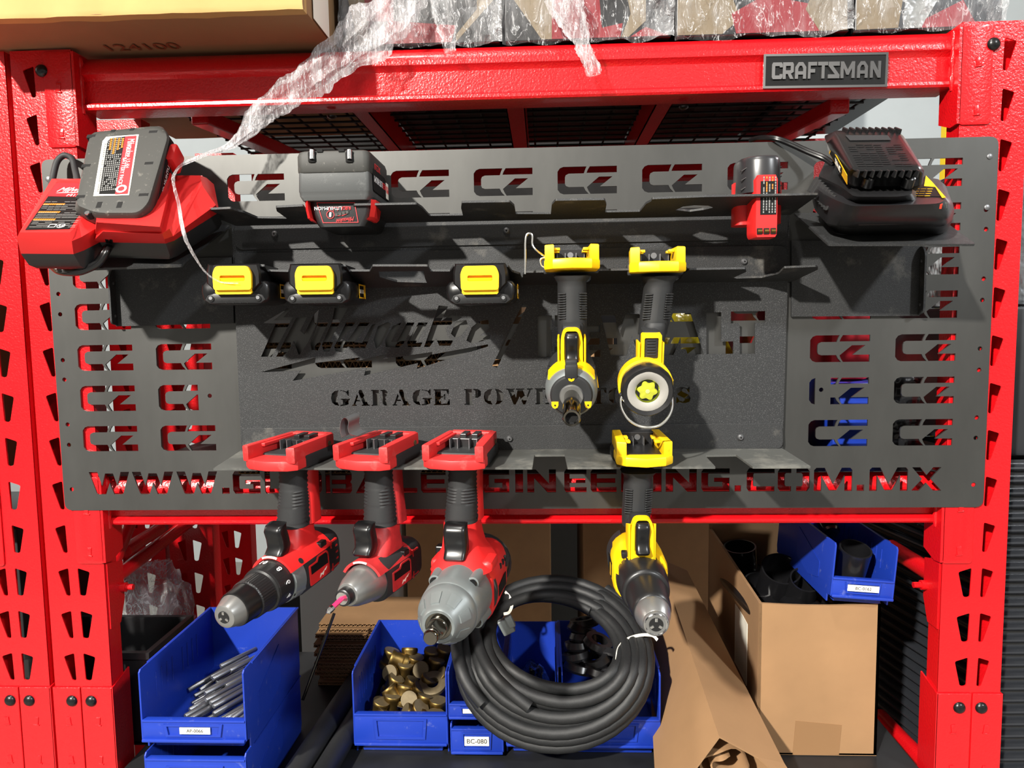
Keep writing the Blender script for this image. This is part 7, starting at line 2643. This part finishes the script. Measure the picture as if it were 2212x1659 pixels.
# ------------------------------------------------------------------ right: ribbed black sheets and wrapped load
ca = V((.835, .085, 0))
dirL = V((-.19, 1, 0)).normalized()
z0r, z1r = -1.25, at(2180, 985, .12).z
pitch = .0215
nsh = int((z1r - z0r) / pitch)
first = None
for i in range(min(nsh, 90)):
    z = z1r - (i + 1) * pitch
    if z < ZD - .12: break
    if first is None:
        bm = BM()
        prof = [(.004, 0), (-.006, .004), (-.009, .0075), (-.008, .0105), (-.002, .0135), (.006, .0155), (.008, .0195), (.004, .021)]
        secs = []
        P0, P1, P2_ = ca + V((.55, .02, 0)), ca.copy(), ca + dirL * .52
        nf, nl = V((0, -1, 0)), V((-1, -.225, 0)).normalized()
        for o_, z_ in prof:
            secs.append((o_, z_))
        rows = []
        for P_, N_ in ((P0, nf), (P1, (nf + nl).normalized() * 1.25), (P2_, nl), (P0 + V((0, .5, 0)), V((0, 0, 0)))):
            rows.append([V((P_.x, P_.y, z)) - N_ * o_ + ZA * z_ for o_, z_ in secs])
        rows.append(rows[0])
        loft(bm, rows, False)
        first = obj('ribbed_sheet', bm, 'blacksheet', None, 35)
        tag(first, 'black ribbed plastic sheet in the tall stack right of the right post', 'plastic sheet', 'ribbed sheets right of the rack')
        o = first
    else:
        o = first.copy(); COL.objects.link(o); o.location.z -= i * pitch
bm = BM(); abox(bm, ca.x + .05, ca.x + .54, .14, .58, z0r - .02, z - .002)
tag(obj('stack_base', bm, 'black'), 'black block under the stack of ribbed sheets, below the picture', 'block')
bm = BM(); abox(bm, ca.x + .0, ca.x + .55, .11, .55, z1r + .001, at(2180, 662, .13).z, .006)
tag(obj('black_carton', bm, mat('smooth_black_film', (40, 42, 45), .35, 0, (14, .2, .01)), None, 30), 'smooth black wrapped block on top of the ribbed sheets', 'box')
zz_ = at(2180, 662, .13).z
bm = BM(); abox(bm, ca.x + .02, ca.x + .55, .13, .52, zz_ + .001, zz_ + .26, .01)
tag(obj('wrapped_box', bm, mat('silver_wrap', (150, 156, 160), .2, .2, (30, 1, .02), (20, .5)), None, 30), 'silvery film wrapped parcel on the smooth black block', 'parcel')

# ------------------------------------------------------------------ things behind the rack
def bg(px0, px1, py0, py1, y, depth, m_, name, label, cat='box'):
    a, b_ = at(px0, py1, y), at(px1, py0, y)
    o_ = plain_box(name, a.x, b_.x, y, y + depth, a.z, b_.z, m_, label, cat, .006)
    return o_
for y_, x0_, x1_, z1_, m_, lb in ((1.1, -.74, -.40, .10, 'wallgrey', 'pale grey block added as bright backdrop far behind the small impact driver'), (.95, -.36, .07, -.02, 'carddark', 'brown carton far behind the hose coil'), (.95, .165, .56, -.01, 'carddark', 'dull brown carton far behind the yellow drill'), (1.40, .06, .26, .06, 'wallgrey', 'white block added to brighten the gap between the far brown cartons')):
    plain_box('pallet_load', x0_, x1_, y_, y_ + (.4 if y_ < 1.3 else .12), -1.299, z1_, m_, lb, 'pallet load', .006, 'load_body')  # the two pale blocks are added to brighten the background between the cartons
bm = BM(); abox(bm, -1.0, .92, 1.55, 2.4, -1.299, 1.35, .02)  # invented block that makes the space behind the rack look dark
tag(obj('dark_backdrop', bm, mat('backdrop_dark', (22, 21, 21), .75, 0, (10, .4, .01), (5, .5), spec=.15), None, 30), 'huge dark block added behind the rack to darken the background', 'pallet load')
nl = nx - .9  # the next two boxes are fillers, added so the post holes look dark
plain_box('dark_box', nl, nx - .01, .1, .4, -1.299, -.06, 'black', 'dark filler box added behind the left edge post holes, low down', 'crate', .004, 'crate_body')
plain_box('dark_box', nl, nx - .01, .03, .4, ZL + .0005, .62, 'carddark', 'dull brown filler box added behind the left edge post holes, high up', 'crate', .004, 'crate_body')
bm = BM(); abox(bm, .95, 1.45, 2.5, 2.8, -1.3, 3.2, .01)
tag(obj('wall_pillar', bm, 'wallgrey'), None, None, None, 'structure')
a = at(2058, 250, 1.6)
bm = BM(); abox(bm, a.x - .02, a.x + .02, 1.6, 1.64, -1.3, 1.6, .004)
yp = obj('safety_post', bm, 'yellowpaint'); tag(yp, 'yellow and black safety post far behind the right post', 'post')
